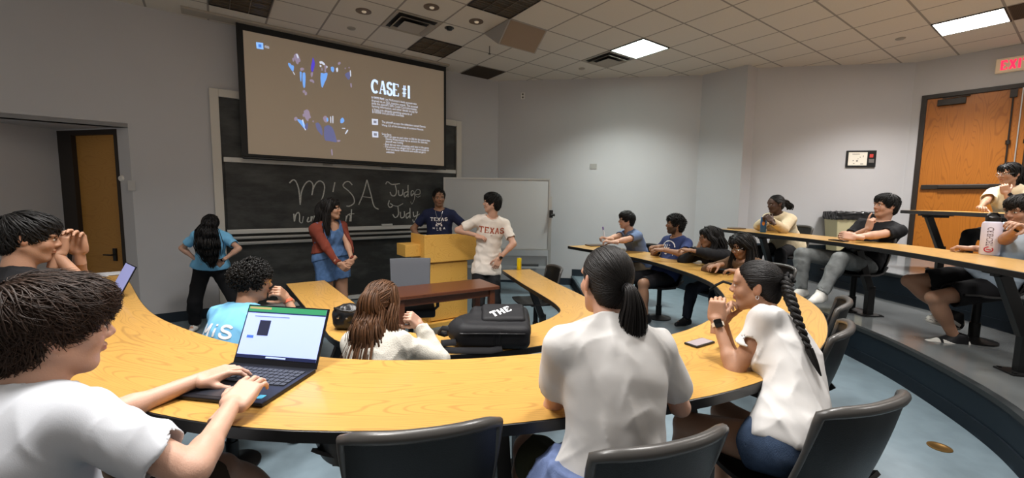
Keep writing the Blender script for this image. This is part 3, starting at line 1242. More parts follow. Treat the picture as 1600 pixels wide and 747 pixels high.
lines = [("Some facts:", 596, 210, 611, 211.5), ("- Both sat next to each other in 302 for the entire class", 598, 213.5, 671, 220.5), ("  Dennis Wang already has an account for that site", 600, 217.5, 667, 223.5), ("  plaintiff was coding", 600, 221.5, 629, 224.5), ("- Real did not start accessing until later in the game", 599, 226, 669, 231), ("- The accuser was alleged that it was gained access to", 599, 229.8, 669, 235), ("  from two-factor verification and could not get it", 601, 233.8, 664, 239), ("  unlocked.", 601, 238, 616, 239.3)]
slide('slide_bullets', [text_at(a, b, c + .8, d, e + .8, .032) for a, b, c, d, e in lines], M_sw)
for u, v in ((585.5, 190.8), (586, 210.3)):
    slide('slide_marker', [poly_uv((u - 5, v - 5), (u + 4.5, v - 4.3), (u + 4.7, v + 4.7), (u - 4.7, v + 4.2))], M_sw)
    slide('marker_core', [poly_uv((u - 2.5, v - 2.2), (u + 2.4, v - 1.8), (u + 2.4, v + 2.2), (u - 2.4, v + 1.8))], mat('slide_grey', '9a9aa4', .6, emit='9090a0', es=.4), .0125)
slide('slide_logo', [poly_uv((400, 66), (411, 67.5), (411.5, 77.5), (401, 76))], mat('slide_skyblue', '8fbcf5', .6, emit='86b8f8', es=.7))
slide('logo_core', [poly_uv((403.5, 69.2), (408.3, 69.8), (408.5, 74.8), (403.8, 74.2))], mat('slide_midblue', '5c92e8', .6, emit='4f8ae8', es=.5), .0125)
slide('slide_caption', [text_at('misa', 413.5, 75, 420.5, 76, .045)], M_sw)
# upper picture: generic suited figures, traced from a 1345 px wide view of x 390-570, y 50-150
U = lambda *P: blob([(390 + x * 180 / 1345, 50 + y * 180 / 1345) for x, y in P], 3)
D_ = lambda *P: blob([(430 + x * 140 / 951, 140 + y * 140 / 951) for x, y in P], 3)
for nm, m_, shapes in (
    ('picture_face', M_sg, [U((515, 275), (545, 250), (568, 268), (585, 310), (592, 345), (572, 358), (566, 378), (545, 370), (530, 330), (516, 310)), U((495, 310), (515, 305), (522, 335), (505, 350)), U((588, 425), (615, 418), (635, 432), (622, 452), (595, 455)), U((835, 425), (848, 418), (852, 450), (838, 455)), U((868, 395), (895, 392), (905, 415), (888, 440), (890, 468), (872, 470), (875, 430)), U((1030, 360), (1052, 352), (1062, 368), (1045, 385), (1028, 380)), U((1105, 425), (1120, 418), (1118, 440)), U((1150, 415), (1165, 412), (1160, 430)), U((1172, 600), (1188, 605), (1190, 650), (1176, 640)), U((712, 478), (738, 474), (732, 520), (716, 525)), U((700, 560), (725, 555), (752, 575), (748, 600), (725, 585), (705, 580)), U((615, 690), (640, 680), (650, 700), (628, 715)), U((640, 715), (662, 700), (668, 730), (648, 742))]),
    ('picture_light', M_sw, [U((540, 262), (556, 262), (572, 300), (560, 310)), U((812, 348), (840, 344), (868, 365), (880, 385), (860, 388), (842, 372), (820, 372)), U((818, 385), (838, 395), (832, 412), (818, 405)), U((890, 400), (908, 405), (900, 425)), U((1005, 430), (1025, 418), (1030, 455), (1015, 470)), U((502, 465), (512, 470), (528, 500), (520, 500)), U((1168, 452), (1178, 455), (1182, 520), (1172, 515))]),
    ('picture_shirt', M_sb, [U((450, 362), (470, 368), (490, 390), (515, 400), (512, 450), (500, 462), (470, 420), (452, 390)), U((585, 465), (605, 470), (606, 530), (598, 585), (588, 540)), U((618, 480), (642, 476), (652, 520), (648, 620), (640, 655), (625, 640), (616, 560)), U((830, 480), (868, 486), (905, 480), (898, 540), (870, 600), (850, 650), (836, 630), (826, 550)), U((945, 415), (968, 408), (985, 430), (975, 470), (952, 455))]),
    ('picture_flag', M_sp, [U((735, 300), (748, 320), (760, 370), (752, 420), (738, 465), (718, 455), (716, 400), (728, 350))]),
    ('picture_suit', mat('slide_dusk', '777aa6', .6, emit='7075a8', es=.36), [U((1108, 500), (1130, 480), (1165, 470), (1170, 540), (1150, 560), (1125, 530)), D_((520, 395), (560, 378), (600, 400), (625, 450), (650, 540), (648, 560), (612, 555), (560, 545), (530, 540), (515, 480)), D_((330, 360), (345, 355), (345, 400), (335, 430), (310, 400)), D_((425, 360), (455, 352), (490, 400), (500, 450), (498, 490), (470, 460), (440, 420))]),
    ('picture_face', M_sg, [D_((300, 230), (335, 212), (358, 232), (368, 270), (378, 300), (355, 312), (350, 335), (330, 325), (312, 290)), D_((288, 262), (305, 258), (308, 288), (294, 290)), D_((200, 300), (225, 290), (238, 315), (220, 332), (202, 325)), D_((505, 300), (525, 280), (548, 292), (560, 320), (550, 350), (525, 345), (512, 325)), D_((650, 540), (680, 535), (690, 548), (665, 556)), D_((390, 335), (408, 330), (405, 350)), D_((590, 640), (602, 632), (608, 690), (598, 700))]),
    ('picture_shirt', M_sb, [D_((232, 312), (258, 320), (300, 345), (318, 400), (305, 412), (270, 370), (240, 335)), D_((690, 320), (712, 300), (732, 330), (718, 352), (692, 356)), D_((540, 305), (556, 302), (562, 330), (548, 340))]),
    ('picture_light', M_sw, [D_((282, 330), (295, 320), (312, 400), (325, 428), (312, 425)), D_((582, 290), (590, 288), (592, 350), (584, 350)), D_((604, 285), (613, 283), (615, 352), (606, 352)), D_((738, 470), (760, 430), (772, 435), (748, 472)), D_((705, 408), (740, 410), (738, 416), (708, 414))]),
):
    for k_, sh_ in enumerate(shapes):
        slide(nm, [sh_], m_, .0105 + .0004 * len(nm) / 8 + .00004 * k_)

# whiteboard on a wheeled stand ---------------------------------------------
YW = 7.15
wl, wr_ = at(694, 300, YW)[0], at(859, 300, YW)[0]
wt, wb = float(at(780, 280.5, YW)[2]), float(at(780, 388, YW)[2])
wb2, wb3 = float(at(780, 398, YW)[2]), float(at(780, 414, YW)[2])
t = thing('whiteboard', 'white rolling whiteboard standing behind the lectern', 'whiteboard', ((wl + wr_) / 2, YW, 0))
mb = MB()
mb.box2((wl, YW, wb), (wr_, YW + .02, wt))
mb.build('writing_surface', mat('whiteboard_white', 'b9babb', .25), t, world=True)
mb = MB()
for a, b in (((wl - .01, YW - .008, wt), (wr_ + .01, YW + .03, wt + .025)), ((wl - .01, YW - .008, wb - .025), (wr_ + .01, YW + .03, wb)), ((wl - .01, YW - .008, wb), (wl + .015, YW + .03, wt)), ((wr_ - .015, YW - .008, wb), (wr_ + .01, YW + .03, wt))):
    mb.box2(a, b)
mb.build('board_frame', M_alu, t, world=True)
mb = MB()
mb.box2((wl + .02, YW + .03, wb2 - .19), (wr_ - .02, YW + .05, wb2 - .02))
mb.build('modesty_panel', mat('grey_panel', '83878a', .5), t, world=True)
mb = MB()
mb.box2((wl + .02, YW + .03, .25), (wr_ - .02, YW + .05, wb2 - .24))
mb.build('modesty_panel', mat('grey_panel', '83878a', .5), t, world=True)
mb = MB()
for x in (wl - .02, wr_ + .02):
    mb.box2((x - .02, YW, .08), (x + .02, YW + .045, wt - .2 if x < 0 else wb + .9))
mb.build('stand_post', M_alu, t, world=True)
for x in (wl - .02, wr_ + .02):
    mb = MB()
    mb.box2((x - .025, YW - .3, .06), (x + .025, YW + .3, .10))
    mb.build('stand_foot', M_alu, t, world=True)
    for y in (YW - .27, YW + .27):
        mb = MB()
        mb.tube([(x - .015, y, .03), (x + .015, y, .03)], .03, 14)
        mb.build('caster', M_black, t, world=True)
mb = MB()
zk = float(at(866, 334, YW)[2])
mb.box2((wr_ + .0, YW - .03, zk - .07), (wr_ + .06, YW + .03, zk + .06))
mb.tube([(wr_ + .03, YW - .06, zk - .02), (wr_ + .09, YW - .06, zk - .02)], .022, 12)
mb.build('pivot_knob', M_black, t, world=True)
mb = MB()
mb.box2((wl + 1.25, YW - .045, wb - .30), (wl + 1.62, YW + .03, wb - .265))
mb.build('marker_tray', mat('tray_dark', '3a3c3e', .5), t, world=True)

# lectern -------------------------------------------------------------------
lp, lq = on_z(675, 511, 0)[:2], on_z(737, 500, 0)[:2]
ld = (lq - lp) / np.linalg.norm(lq - lp)
ln = np.array([-ld[1], ld[0]])            # away from us
lw = lambda u, v: on_wall(u, v, lp, lq)
lsv = lambda u, v: float(np.dot(lw(u, v)[:2] - lp, ld))
LP = lambda s, d: tuple(lp + ld * s + ln * d)
M_oak = wood_mat('lectern_oak', 'dcab54', 'c8933e', .4, 1.0, 'Object')
u0, u1 = lsv(662, 380), lsv(745, 380)
b0, b1 = lsv(671, 460), lsv(731, 460)
zt = float(lw(703, 366)[2])
zb1 = float(lw(703, 408)[2])
t = thing('lectern', 'tall light oak lectern between the two men in printed shirts', 'lectern', (lp[0], lp[1], 0))
mb = MB()
mb.prism([LP(u0, -.02), LP(u1, -.02), LP(u1, .02), LP(u0, .02)], zb1, zt)
mb.prism([LP(u0, .02), LP(u0 + .02, .02), LP(u0 + .02, .42), LP(u0, .42)], zb1, zt)
mb.prism([LP(u1 - .02, .02), LP(u1, .02), LP(u1, .42), LP(u1 - .02, .42)], zb1, zt)
mb.build('upper_box', M_oak, t, world=True, bevel=.004)
mb = MB()
mb.prism([LP(u0 + .02, .02), LP(u1 - .02, .02), LP(u1 - .02, .41), LP(u0 + .02, .41)], zt - .12, zt - .10)
mb.build('reading_desk', M_oak, t, world=True)
mb = MB()
mb.prism([LP(b0, .03), LP(b1, .03), LP(b1, .38), LP(b0, .38)], .06, zb1)
mb.build('cabinet_body', M_oak, t, world=True, bevel=.004)
zs = float(lw(700, 467)[2])
mb = MB()
mb.prism([LP(b0 + .02, .015), LP(b1 - .0, .015), LP(b1 - .0, .03), LP(b0 + .02, .03)], zs + .02, zb1 - .02)
mb.build('front_panel', M_oak, t, world=True, bevel=.003)
mb = MB()
mb.prism([LP(b0 + .02, .012), LP(b1, .012), LP(b1, .03), LP(b0 + .02, .03)], .07, zs - .0)
mb.build('front_panel', M_oak, t, world=True, bevel=.003)
mb = MB()
mb.prism([LP(b0 - .05, -.05), LP(b1 + .08, -.05), LP(b1 + .08, .44), LP(b0 - .05, .44)], 0, .055)
mb.build('plinth', M_oak, t, world=True, bevel=.004)
# side leaf shelf
zl0, zl1 = float(lw(645, 403)[2]), float(lw(645, 384)[2])
mb = MB()
mb.prism([LP(u0 - .20, .1), LP(u0, .1), LP(u0, .4), LP(u0 - .20, .4)], zl0, zl1)
mb.build('side_shelf', M_oak, t, world=True, bevel=.004)

# dark wooden table -----------------------------------------------------------
M_walnut = wood_mat('walnut', '5d3420', '4a2717', .3, .9, 'Object')
q0, q1 = on_z(781, 447, .74)[:2], on_z(618, 465, .74)[:2]
td = (q1 - q0) / np.linalg.norm(q1 - q0)
tn = np.array([td[1], -td[0]])
if tn[1] < 0:
    tn = -tn
TL_, TDp = 1.10, .46
TP = lambda s, d: tuple(q0 + td * s + tn * d)
t = thing('wooden_table', 'dark brown wooden table in front of the lectern', 'table', (q0[0], q0[1], 0))
mb = MB()
mb.prism([TP(0, 0), TP(TL_, 0), TP(TL_, TDp), TP(0, TDp)], .705, .74)
mb.build('tabletop', M_walnut, t, world=True, bevel=.006)
mb = MB()
for a, b, c, d in ((.06, .05, TL_ - .06, .07), (.06, TDp - .07, TL_ - .06, TDp - .05), (.05, .05, .07, TDp - .05), (TL_ - .07, .05, TL_ - .05, TDp - .05)):
    mb.prism([TP(a, b), TP(c, b), TP(c, d), TP(a, d)], .63, .705)
mb.build('apron', M_walnut, t, world=True)
for a in (.04, TL_ - .10):
    for d in (.03, TDp - .09):
        mb = MB()
        mb.prism([TP(a, d), TP(a + .06, d), TP(a + .06, d + .06), TP(a, d + .06)], 0, .705)
        mb.build('leg', M_walnut, t, world=True, bevel=.004)

# ================================================================== CURVED TABLES
M_lam = wood_mat('oak_laminate', 'ba8f49', '96703a', .32, 1.0, 'UV', coat=.15)
M_edge = mat('black_edge', '131212', .35)
M_leg = mat('black_leg', '121213', .4)


def curved_table(name, label, inner, w, ztop, zfloor, legs, group=None, cat='table'):
    """inner edge polyline; the seats are on its left going along it"""
    I = resample(catmull(inner, 10), 110)
    O = offset_line(I, -w)
    # rounded end corners
    mid = (I + O) / 2
    c = mid[len(mid) // 2]
    t = thing(name, label, cat, (c[0], c[1], zfloor), 0, group)
    nv = 7
    sl_ = np.r_[0, np.cumsum(np.linalg.norm(np.diff(mid, axis=0), axis=1))]
    mb = MB()
    n = len(I)
    vs, uv = [], []
    e = .004
    for i in range(n):
        for k in range(nv):
            f = (e + (w - 2 * e) * k / (nv - 1)) / w
            p = I[i] * (1 - f) + O[i] * f
            vs.append((p[0], p[1], ztop))
            uv.append((sl_[i], f * w))
    fs = [(i * nv + k, (i + 1) * nv + k, (i + 1) * nv + k + 1, i * nv + k + 1) for i in range(n - 1) for k in range(nv - 1)]
    mb.add(vs, fs)
    top = mb.build('tabletop', M_lam, t, world=True)
    ul = top.data.uv_layers.new(name='UVMap')
    for li, l in enumerate(top.data.loops):
        ul.data[li].uv = uv[l.vertex_index]
    mb = MB()
    loop = np.vstack([I, O[::-1]])
    ring = []
    cen = None
    m = len(loop)
    prof = ((0.004, -.0015), (0.0, -.003), (0.0, -.040), (.012, -.044))
    Ii = lambda d: np.vstack([offset_line(I, -d), offset_line(O, d)[::-1]])
    vs = []
    for d, z in prof:
        L_ = Ii(d)
        vs += [(p[0], p[1], ztop + z) for p in L_]
    fs = []
    for r in range(len(prof) - 1):
        for k in range(m):
            k2 = (k + 1) % m
            fs.append((r * m + k, r * m + k2, (r + 1) * m + k2, (r + 1) * m + k))
    o = (len(prof) - 1) * m
    nI = len(I)
    for i in range(nI - 1):
        fs.append((o + i, o + i + 1, o + m - 2 - i, o + m - 1 - i))
        fs.append((i, m - 1 - i, m - 2 - i, i + 1))
    mb.add(vs, fs)
    mb.build('edge_band', M_edge, t, world=True, smooth=50)
    T = np.gradient(I, axis=0)
    T /= np.linalg.norm(T, axis=1, keepdims=True)
    for f in legs:
        i = int(f * (n - 1))
        p, nrm = I[i], np.array([-T[i][1], T[i][0]])      # towards the seats
        tr = Matrix(((T[i][0], nrm[0], 0, p[0]), (T[i][1], nrm[1], 0, p[1]), (0, 0, 1, 0), (0, 0, 0, 1)))
        zt_ = ztop - .044
        hh_ = zt_ - zfloor
        mb = MB()
        mb.M = tr
        mb.bar((0, .10, zt_ - .012), (0, w - .10, zt_ - .012), .06, .024)
        mb.bar((0, .14, zt_ - .03), (0, w - .14, zt_ - .03), .035, .03)
        mb.bar((0, .20, zt_ - .03), (0, .36, zfloor + hh_ * .38), .07, .055, up=(1, 0, 0))
        mb.box((0, .37, zfloor + hh_ * .22), (.055, .07, hh_ * .42))
        mb.build('leg', M_leg, t, world=True, bevel=.004)
        mb = MB()
        mb.M = tr
        mb.box((0, .37, zfloor + .006), (.16, .20, .012))
        for sx in (-.06, .06):
            for sy in (-.08, .08):
                mb.box((sx, .37 + sy, zfloor + .016), (.018, .018, .008))
        mb.build('base_plate', M_leg, t, world=True)
    return t, I, O


Z1, Z2, Z3, Z4 = .76, .94, 1.25, 1.572
R2_IN = [(.86, 6.42), (1.54, 5.2), (1.74, 4.34), (1.77, 3.78), (1.70, 3.4), (1.52, 2.93), (1.12, 2.4), (.62, 2.05), (.07, 1.87), (-.35, 1.79), (-.8, 1.80), (-1.29, 1.95), (-1.6, 2.1), (-2.03, 2.37), (-2.4, 2.68), (-2.98, 3.24), (-3.58, 3.82)]
R1_IN = [(-.12, 5.2), (.10, 4.42), (.38, 3.5), (.33, 3.15), (.02, 2.82), (-.46, 2.68), (-.80, 2.78), (-.98, 3.0), (-1.37, 3.54), (-1.99, 4.41)]
R3_IN = [(3.06, 6.22), (3.23, 5.28), (3.36, 4.42), (3.33, 3.6), (3.21, 2.98), (3.0, 2.25), (2.7, 1.75)]
R4_IN = [(5.18, 5.62), (5.0, 4.9), (4.72, 4.1), (4.35, 3.35), (4.0, 2.8)]
T2 = curved_table('curved_table', 'long curved oak table in front of the camera with the open laptop on it', R2_IN, .57, Z2, TIER[1], (.06, .27, .42, .50,   .585, .632, .78, .93), 'curved lecture tables')
T1 = curved_table('curved_table', 'lower curved oak table with the black backpack and the yellow can on it', R1_IN, .37, Z1, 0.0, (.1, .3, .5, .7, .9), 'curved lecture tables')
T3 = curved_table('curved_table', 'raised curved oak table with the white water bottle on it', R3_IN, .55, Z3, TIER[2], (.14, .43, .73, .95), 'curved lecture tables')
T4 = curved_table('curved_table', 'highest oak table edge in front of the double doors', R4_IN, .55, Z4, TIER[3], (.07, .45, .85), 'curved lecture tables')

# ================================================================== CHAIRS
M_shell = mat('black_plastic', '101011', .42, bump=(260, .12))
M_lip = mat('worn_black_edge', '454341', .32)
M_post = mat('chair_steel', '151516', .35, .5)


def make_chair(name='plastic_chair'):
    t = thing(name, None, 'chair')
    # backrest: curved shell, wraps forward at the sides
    nu, nv = 17, 12
    G = np.zeros((nu, nv, 3))
    for i in range(nu):
        for j in range(nv):
            a = -1 + 2 * i / (nu - 1)
            f = j / (nv - 1)
            hw = .215 - .02 * (1 - f) ** 2
            z = .42 + f * .405
            y = -.185 - .095 * f ** 1.25 - .015 * math.sin(math.pi * f)
            y += .085 * abs(a) ** 2.6 * (1 - .3 * f)
            G[i, j] = (a * hw, y, z - .018 * abs(a) ** 4 * f)
    mb = MB()
    mb.sheet(G[::-1], .012)
    mb.build('backrest', M_shell, t, smooth=60)
    # rolled lip along the top and both sides
    path = [G[0, j] + (-.004, -.004, 0) for j in range(3, nv)] + [G[i, -1] + (0, -.006, .004) for i in range(1, nu - 1)] + [G[nu - 1, j] + (.004, -.004, 0) for j in range(nv - 1, 2, -1)]
    mb = MB()
    rs = [.010 + .009 * max(0, min(1, (k - 4) / 6)) * max(0, min(1, (len(path) - 5 - k) / 6)) for k in range(len(path))]
    mb.tube(path, rs, 10)
    mb.build('rolled_edge', M_lip, t, smooth=60)
    # seat pan
    nu, nv = 15, 15
    G = np.zeros((nu, nv, 3))
    for i in range(nu):
        for j in range(nv):
            a = -1 + 2 * i / (nu - 1)
            f = j / (nv - 1)
            hw = .195 + .03 * math.sin(math.pi * min(1, f * .9))
            y = -.19 + f * .43
            z = .445 - .035 * math.sin(math.pi * f) + .03 * abs(a) ** 3 * (1 - f * .5) - .05 * max(0, f - .8) ** 1 * 2 + .05 * max(0, .2 - f) * 3
            G[i, j] = (a * hw, y, z)
    mb = MB()
    mb.sheet(G, .016)
    mb.build('seat', M_shell, t, smooth=60)
    # metal: carrier, spine, post, base
    mb = MB()
    mb.box((0, -.02, .395), (.26, .24, .02))
    mb.bar((0, -.10, .40), (0, -.225, .52), .06, .012, up=(1, 0, 0))
    mb.tube([(0, 0, .39), (0, 0, .10)], .028, 12)
    mb.tube([(0, 0, .16), (0, 0, .03)], .036, 12)
    mb.build('post', M_post, t, smooth=40)
    mb = MB()
    mb.lathe([(.15, 0), (.15, .012), (.05, .035), (.036, .04)], (0, 0, 0), 24)
    mb.build('base', M_post, t, smooth=40)
    return t


CHAIR0 = make_chair()
_first = [True]


def put_chair(x, y, z, face, label, group='black plastic lecture chairs'):
    """face: compass angle (degrees, 0 = +x) the sitter looks to"""
    rz = math.radians(face - 90)
    if _first[0]:
        _first[0] = False
        CHAIR0.location = (x, y, z)
        CHAIR0.rotation_euler = (0, 0, rz)
        CHAIR0['label'] = label
        CHAIR0['group'] = group
        return CHAIR0
    return dup(CHAIR0, (x, y, z), rz, label, group)


put_chair(-.30, 1.36, TIER[1], 104, 'empty black plastic chair pushed under the big curved table, nearest the camera')
put_chair(.345, 1.31, TIER[1], 110, 'black plastic chair behind the woman with the low ponytail')
put_chair(1.09, 1.545, TIER[1], 112, 'black plastic chair under the woman with the long braid')
put_chair(1.98, 2.86, TIER[1], 142, 'empty black chair just beyond the braided woman, upper of two backs')
put_chair(1.54, 2.30, TIER[1], 138, 'empty black chair just beyond the braided woman, lower of two backs')
put_chair(.30, 5.0, 0, 197, 'empty black chair at the lower table beside the yellow can')

# office chair ----------------------------------------------------------------
ocx, ocy = -1.08, 4.42
t = thing('office_chair', 'grey-backed office chair behind the dark brown table', 'chair', (ocx, ocy, 0), math.atan2(-.85, .2) - math.pi / 2)
mb = MB()
nu, nv = 13, 9
G = np.zeros((nu, nv, 3))
for i in range(nu):
    for j in range(nv):
        a = -1 + 2 * i / (nu - 1)
        f = j / (nv - 1)
        hw = .21 + .015 * f
        G[i, j] = (a * hw, -.24 - .06 * f + .04 * a * a, .50 + .47 * f)
mb.sheet(G, .025)
mb.build('backrest', mat('grey_mesh', '62656c', .8, bump=(500, .3)), t, smooth=60, bevel=.006)
mb = MB()
mb.box((0, .03, .47), (.50, .50, .09))
mb.build('seat', mat('black_fabric', '15161a', .9), t, smooth=60, bevel=.03, seg=4)
for sx in (-1, 1):
    mb = MB()
    mb.tube([(sx * .24, -.05, .42), (sx * .29, -.05, .46), (sx * .29, -.03, .66)], .018, 8)
    mb.box((sx * .29, .02, .675), (.07, .24, .03))
    mb.build('armrest', mat('black_plastic_plain', '141415', .5), t, smooth=40)
mb = MB()
mb.bar((0, -.12, .42), (0, -.27, .60), .07, .02, up=(1, 0, 0))
mb.tube([(0, 0, .42), (0, 0, .08)], .028, 12)
for k in range(5):
    a = 2 * math.pi * k / 5 + .3
    mb.bar((0, 0, .10), (.29 * math.cos(a), .29 * math.sin(a), .065), .045, .03)
mb.build('base', M_post, t)
for k in range(5):
    a = 2 * math.pi * k / 5 + .3
    mb = MB()
    x, y = .29 * math.cos(a), .29 * math.sin(a)
    mb.tube([(x - .02 * math.sin(a), y + .02 * math.cos(a), .028), (x + .02 * math.sin(a), y - .02 * math.cos(a), .028)], .028, 14)
    mb.build('caster', M_black, t, smooth=40)

# ================================================================== FIGURE ENGINE (signed distance fields -> one smooth mesh)
V3 = lambda *a: np.array(a, float)


def unit(v):
    v = np.asarray(v, float)
    return v / (np.linalg.norm(v) + 1e-12)


class Field:
    def __init__(s, lo, hi, h):
        s.lo = np.asarray(lo, float)
        s.h = h
        n = np.ceil((np.asarray(hi, float) - s.lo) / h).astype(int) + 1
        s.n = n
        s.D = np.full(n, 0.5, np.float32)
        s.ax = [(s.lo[k] + h * np.arange(n[k])).astype(np.float32) for k in range(3)]

    def win(s, lo, hi, pad):
        a = np.clip(np.floor((np.asarray(lo) - pad - s.lo) / s.h).astype(int), 0, s.n)
        b = np.clip(np.ceil((np.asarray(hi) + pad - s.lo) / s.h).astype(int) + 1, 0, s.n)
        if np.any(b <= a):
            return None
        sl_ = tuple(slice(a[k], b[k]) for k in range(3))
        X = s.ax[0][sl_[0]][:, None, None]
        Y = s.ax[1][sl_[1]][None, :, None]
        Z = s.ax[2][sl_[2]][None, None, :]
        return sl_, X, Y, Z

    def add(s, prim, k=0.02):
        fn, lo, hi = prim
        w = s.win(lo, hi, k + 3 * s.h)
        if w is None:
            return s
        sl_, X, Y, Z = w
        d = fn(X, Y, Z)
        D = s.D[sl_]
        h_ = np.maximum(k - np.abs(D - d), 0)
        s.D[sl_] = np.minimum(D, d) - h_ * h_ * (0.25 / k)
        return s

    def sub(s, prim, k=0.005):
        fn, lo, hi = prim
        w = s.win(lo, hi, k + 3 * s.h)
        if w is None:
            return s
        sl_, X, Y, Z = w
        d = -fn(X, Y, Z)
        D = s.D[sl_]
        h_ = np.maximum(k - np.abs(D - d), 0)
        s.D[sl_] = np.maximum(D, d) + h_ * h_ * (0.25 / k)
        return s

    def clip(s, p, n, k=0.004):
        """keep the side of the plane where (x-p).n < 0"""
        n = unit(n)
        X, Y, Z = s.ax[0][:, None, None], s.ax[1][None, :, None], s.ax[2][None, None, :]
        d = ((X - p[0]) * n[0] + (Y - p[1]) * n[1] + (Z - p[2]) * n[2]).astype(np.float32)
        h_ = np.maximum(k - np.abs(s.D - d), 0)
        s.D = np.maximum(s.D, d) + h_ * h_ * (0.25 / k)
        return s

    def wrinkle(s, amp, lam, seed, stretch=(1, 1, .45)):
        rs = np.random.RandomState(seed)
        X, Y, Z = s.ax[0][:, None, None], s.ax[1][None, :, None], s.ax[2][None, None, :]
        tot = 0
        for k in range(4):
            a = unit(unit(rs.normal(size=3)) * np.array(stretch))
            b, c = unit(rs.normal(size=3)), unit(rs.normal(size=3))
            l = lam * (0.9 + 0.9 * rs.rand())
            q = (X * b[0] + Y * b[1] + Z * b[2]) * (2 * math.pi / (lam * 3.0)) + rs.rand() * 6
            m = (X * c[0] + Y * c[1] + Z * c[2]) * (2 * math.pi / (lam * 2.6)) + rs.rand() * 6
            w = np.abs(np.sin((X * a[0] + Y * a[1] + Z * a[2]) * (math.pi / l) + 0.9 * np.sin(q) + rs.rand() * 6))
            tot = tot + (w ** .8 - .62) * np.clip(.45 + .8 * np.sin(m + 1.2 * np.sin(q)), 0, 1)
        s.D += (amp * 1.25 * tot).astype(np.float32)
        return s

    def mesh(s):
        return surface_nets(s.D, s.lo, s.h)


def surface_nets(D, lo, h):
    nx, ny, nz = D.shape
    D = D.copy()
    D[0], D[-1] = np.maximum(D[0], .1), np.maximum(D[-1], .1)
    D[:, 0], D[:, -1] = np.maximum(D[:, 0], .1), np.maximum(D[:, -1], .1)
    D[:, :, 0], D[:, :, -1] = np.maximum(D[:, :, 0], .1), np.maximum(D[:, :, -1], .1)
    I = D < 0
    c = np.zeros((nx - 1, ny - 1, nz - 1), np.int8)
    for a in (0, 1):
        for b in (0, 1):
            for e in (0, 1):
                c += I[a:nx - 1 + a, b:ny - 1 + b, e:nz - 1 + e]
    act = (c > 0) & (c < 8)
    ci = np.argwhere(act)
    if len(ci) == 0:
        return np.zeros((0, 3)), np.zeros((0, 4), int)
    idx = np.full(act.shape, -1, np.int64)
    idx[act] = np.arange(len(ci))
    corners = [(a, b, e) for a in (0, 1) for b in (0, 1) for e in (0, 1)]
    val = {q: D[ci[:, 0] + q[0], ci[:, 1] + q[1], ci[:, 2] + q[2]] for q in corners}
    acc = np.zeros((len(ci), 3))
    cnt = np.zeros(len(ci))
    for q in corners:
        for ax in range(3):
            if q[ax] == 0:
                r = list(q)
                r[ax] = 1
                r = tuple(r)
                d0, d1 = val[q], val[r]
                m = (d0 < 0) != (d1 < 0)
                t = np.where(m, d0 / np.where(m, d0 - d1, 1), 0)
                p = np.tile(np.array(q, float), (len(ci), 1))
                p[:, ax] += t
                acc += p * m[:, None]
                cnt += m
    v = (ci + acc / cnt[:, None]) * h + lo
    F = []
    for ax in range(3):
        o1, o2 = [(1, 2), (2, 0), (0, 1)][ax]
        A = np.take(I, range(0, D.shape[ax] - 1), axis=ax)
        B = np.take(I, range(1, D.shape[ax]), axis=ax)
        e = np.argwhere(A != B)
        ok = (e[:, o1] > 0) & (e[:, o2] > 0) & (e[:, o1] < D.shape[o1] - 1) & (e[:, o2] < D.shape[o2] - 1)
        e = e[ok]
        ins = A[e[:, 0], e[:, 1], e[:, 2]]
        q = []
        for d1, d2 in ((1, 1), (0, 1), (0, 0), (1, 0)):
            k = e.copy()
            k[:, o1] -= d1
            k[:, o2] -= d2
            q.append(idx[k[:, 0], k[:, 1], k[:, 2]])
        q = np.stack(q, 1)
        q[~ins] = q[~ins][:, ::-1]
        F.append(q)
    F = np.vstack(F)
    F = F[(F >= 0).all(1)]
    return v, F


def smooth_mesh(v, F, it=1, lam=.5):
    for _ in range(it):
        acc = np.zeros_like(v)
        cnt = np.zeros(len(v))
        for k in range(4):
            a, b = F[:, k], F[:, (k + 1) % 4]
            np.add.at(acc, a, v[b])
            np.add.at(cnt, a, 1)
        v = v * (1 - lam) + lam * acc / np.maximum(cnt, 1)[:, None]
    return v


def fast_mesh(name, v, F, mats, parent=None, mi=None, col=None, origin=None, smooth=True):
    """F: (n,4) quads or list; vertices in world coordinates, made local to parent/origin"""
    v = np.asarray(v, np.float32)
    F = np.asarray(F, np.int32)
    off = np.zeros(3) if origin is None else np.asarray(origin, float)
    me = bpy.data.meshes.new(name)
    me.vertices.add(len(v))
    me.vertices.foreach_set('co', (v - off.astype(np.float32)).ravel())
    k = F.shape[1]
    me.loops.add(F.size)
    me.loops.foreach_set('vertex_index', F.ravel())
    me.polygons.add(len(F))
    me.polygons.foreach_set('loop_start', np.arange(0, F.size, k, dtype=np.int32))
    try:
        me.polygons.foreach_set('loop_total', np.full(len(F), k, np.int32))
    except Exception:
        pass
    if mi is not None:
        me.polygons.foreach_set('material_index', np.asarray(mi, np.int32))
    me.polygons.foreach_set('use_smooth', np.full(len(F), smooth, bool))
    for m in (mats if isinstance(mats, (list, tuple)) else [mats]):
        me.materials.append(m)
    if col is not None:
        a = me.color_attributes.new('tone', 'FLOAT_COLOR', 'POINT')
        c4 = np.ones((len(v), 4), np.float32)
        c4[:, :3] = col
        a.data.foreach_set('color', c4.ravel())
    me.update(calc_edges=True)
    me.validate()
    o = bpy.data.objects.new(name, me)
    C.objects.link(o)
    if parent is not None:
        o.parent = parent
    elif origin is not None:
        o.location = tuple(off)
    return o


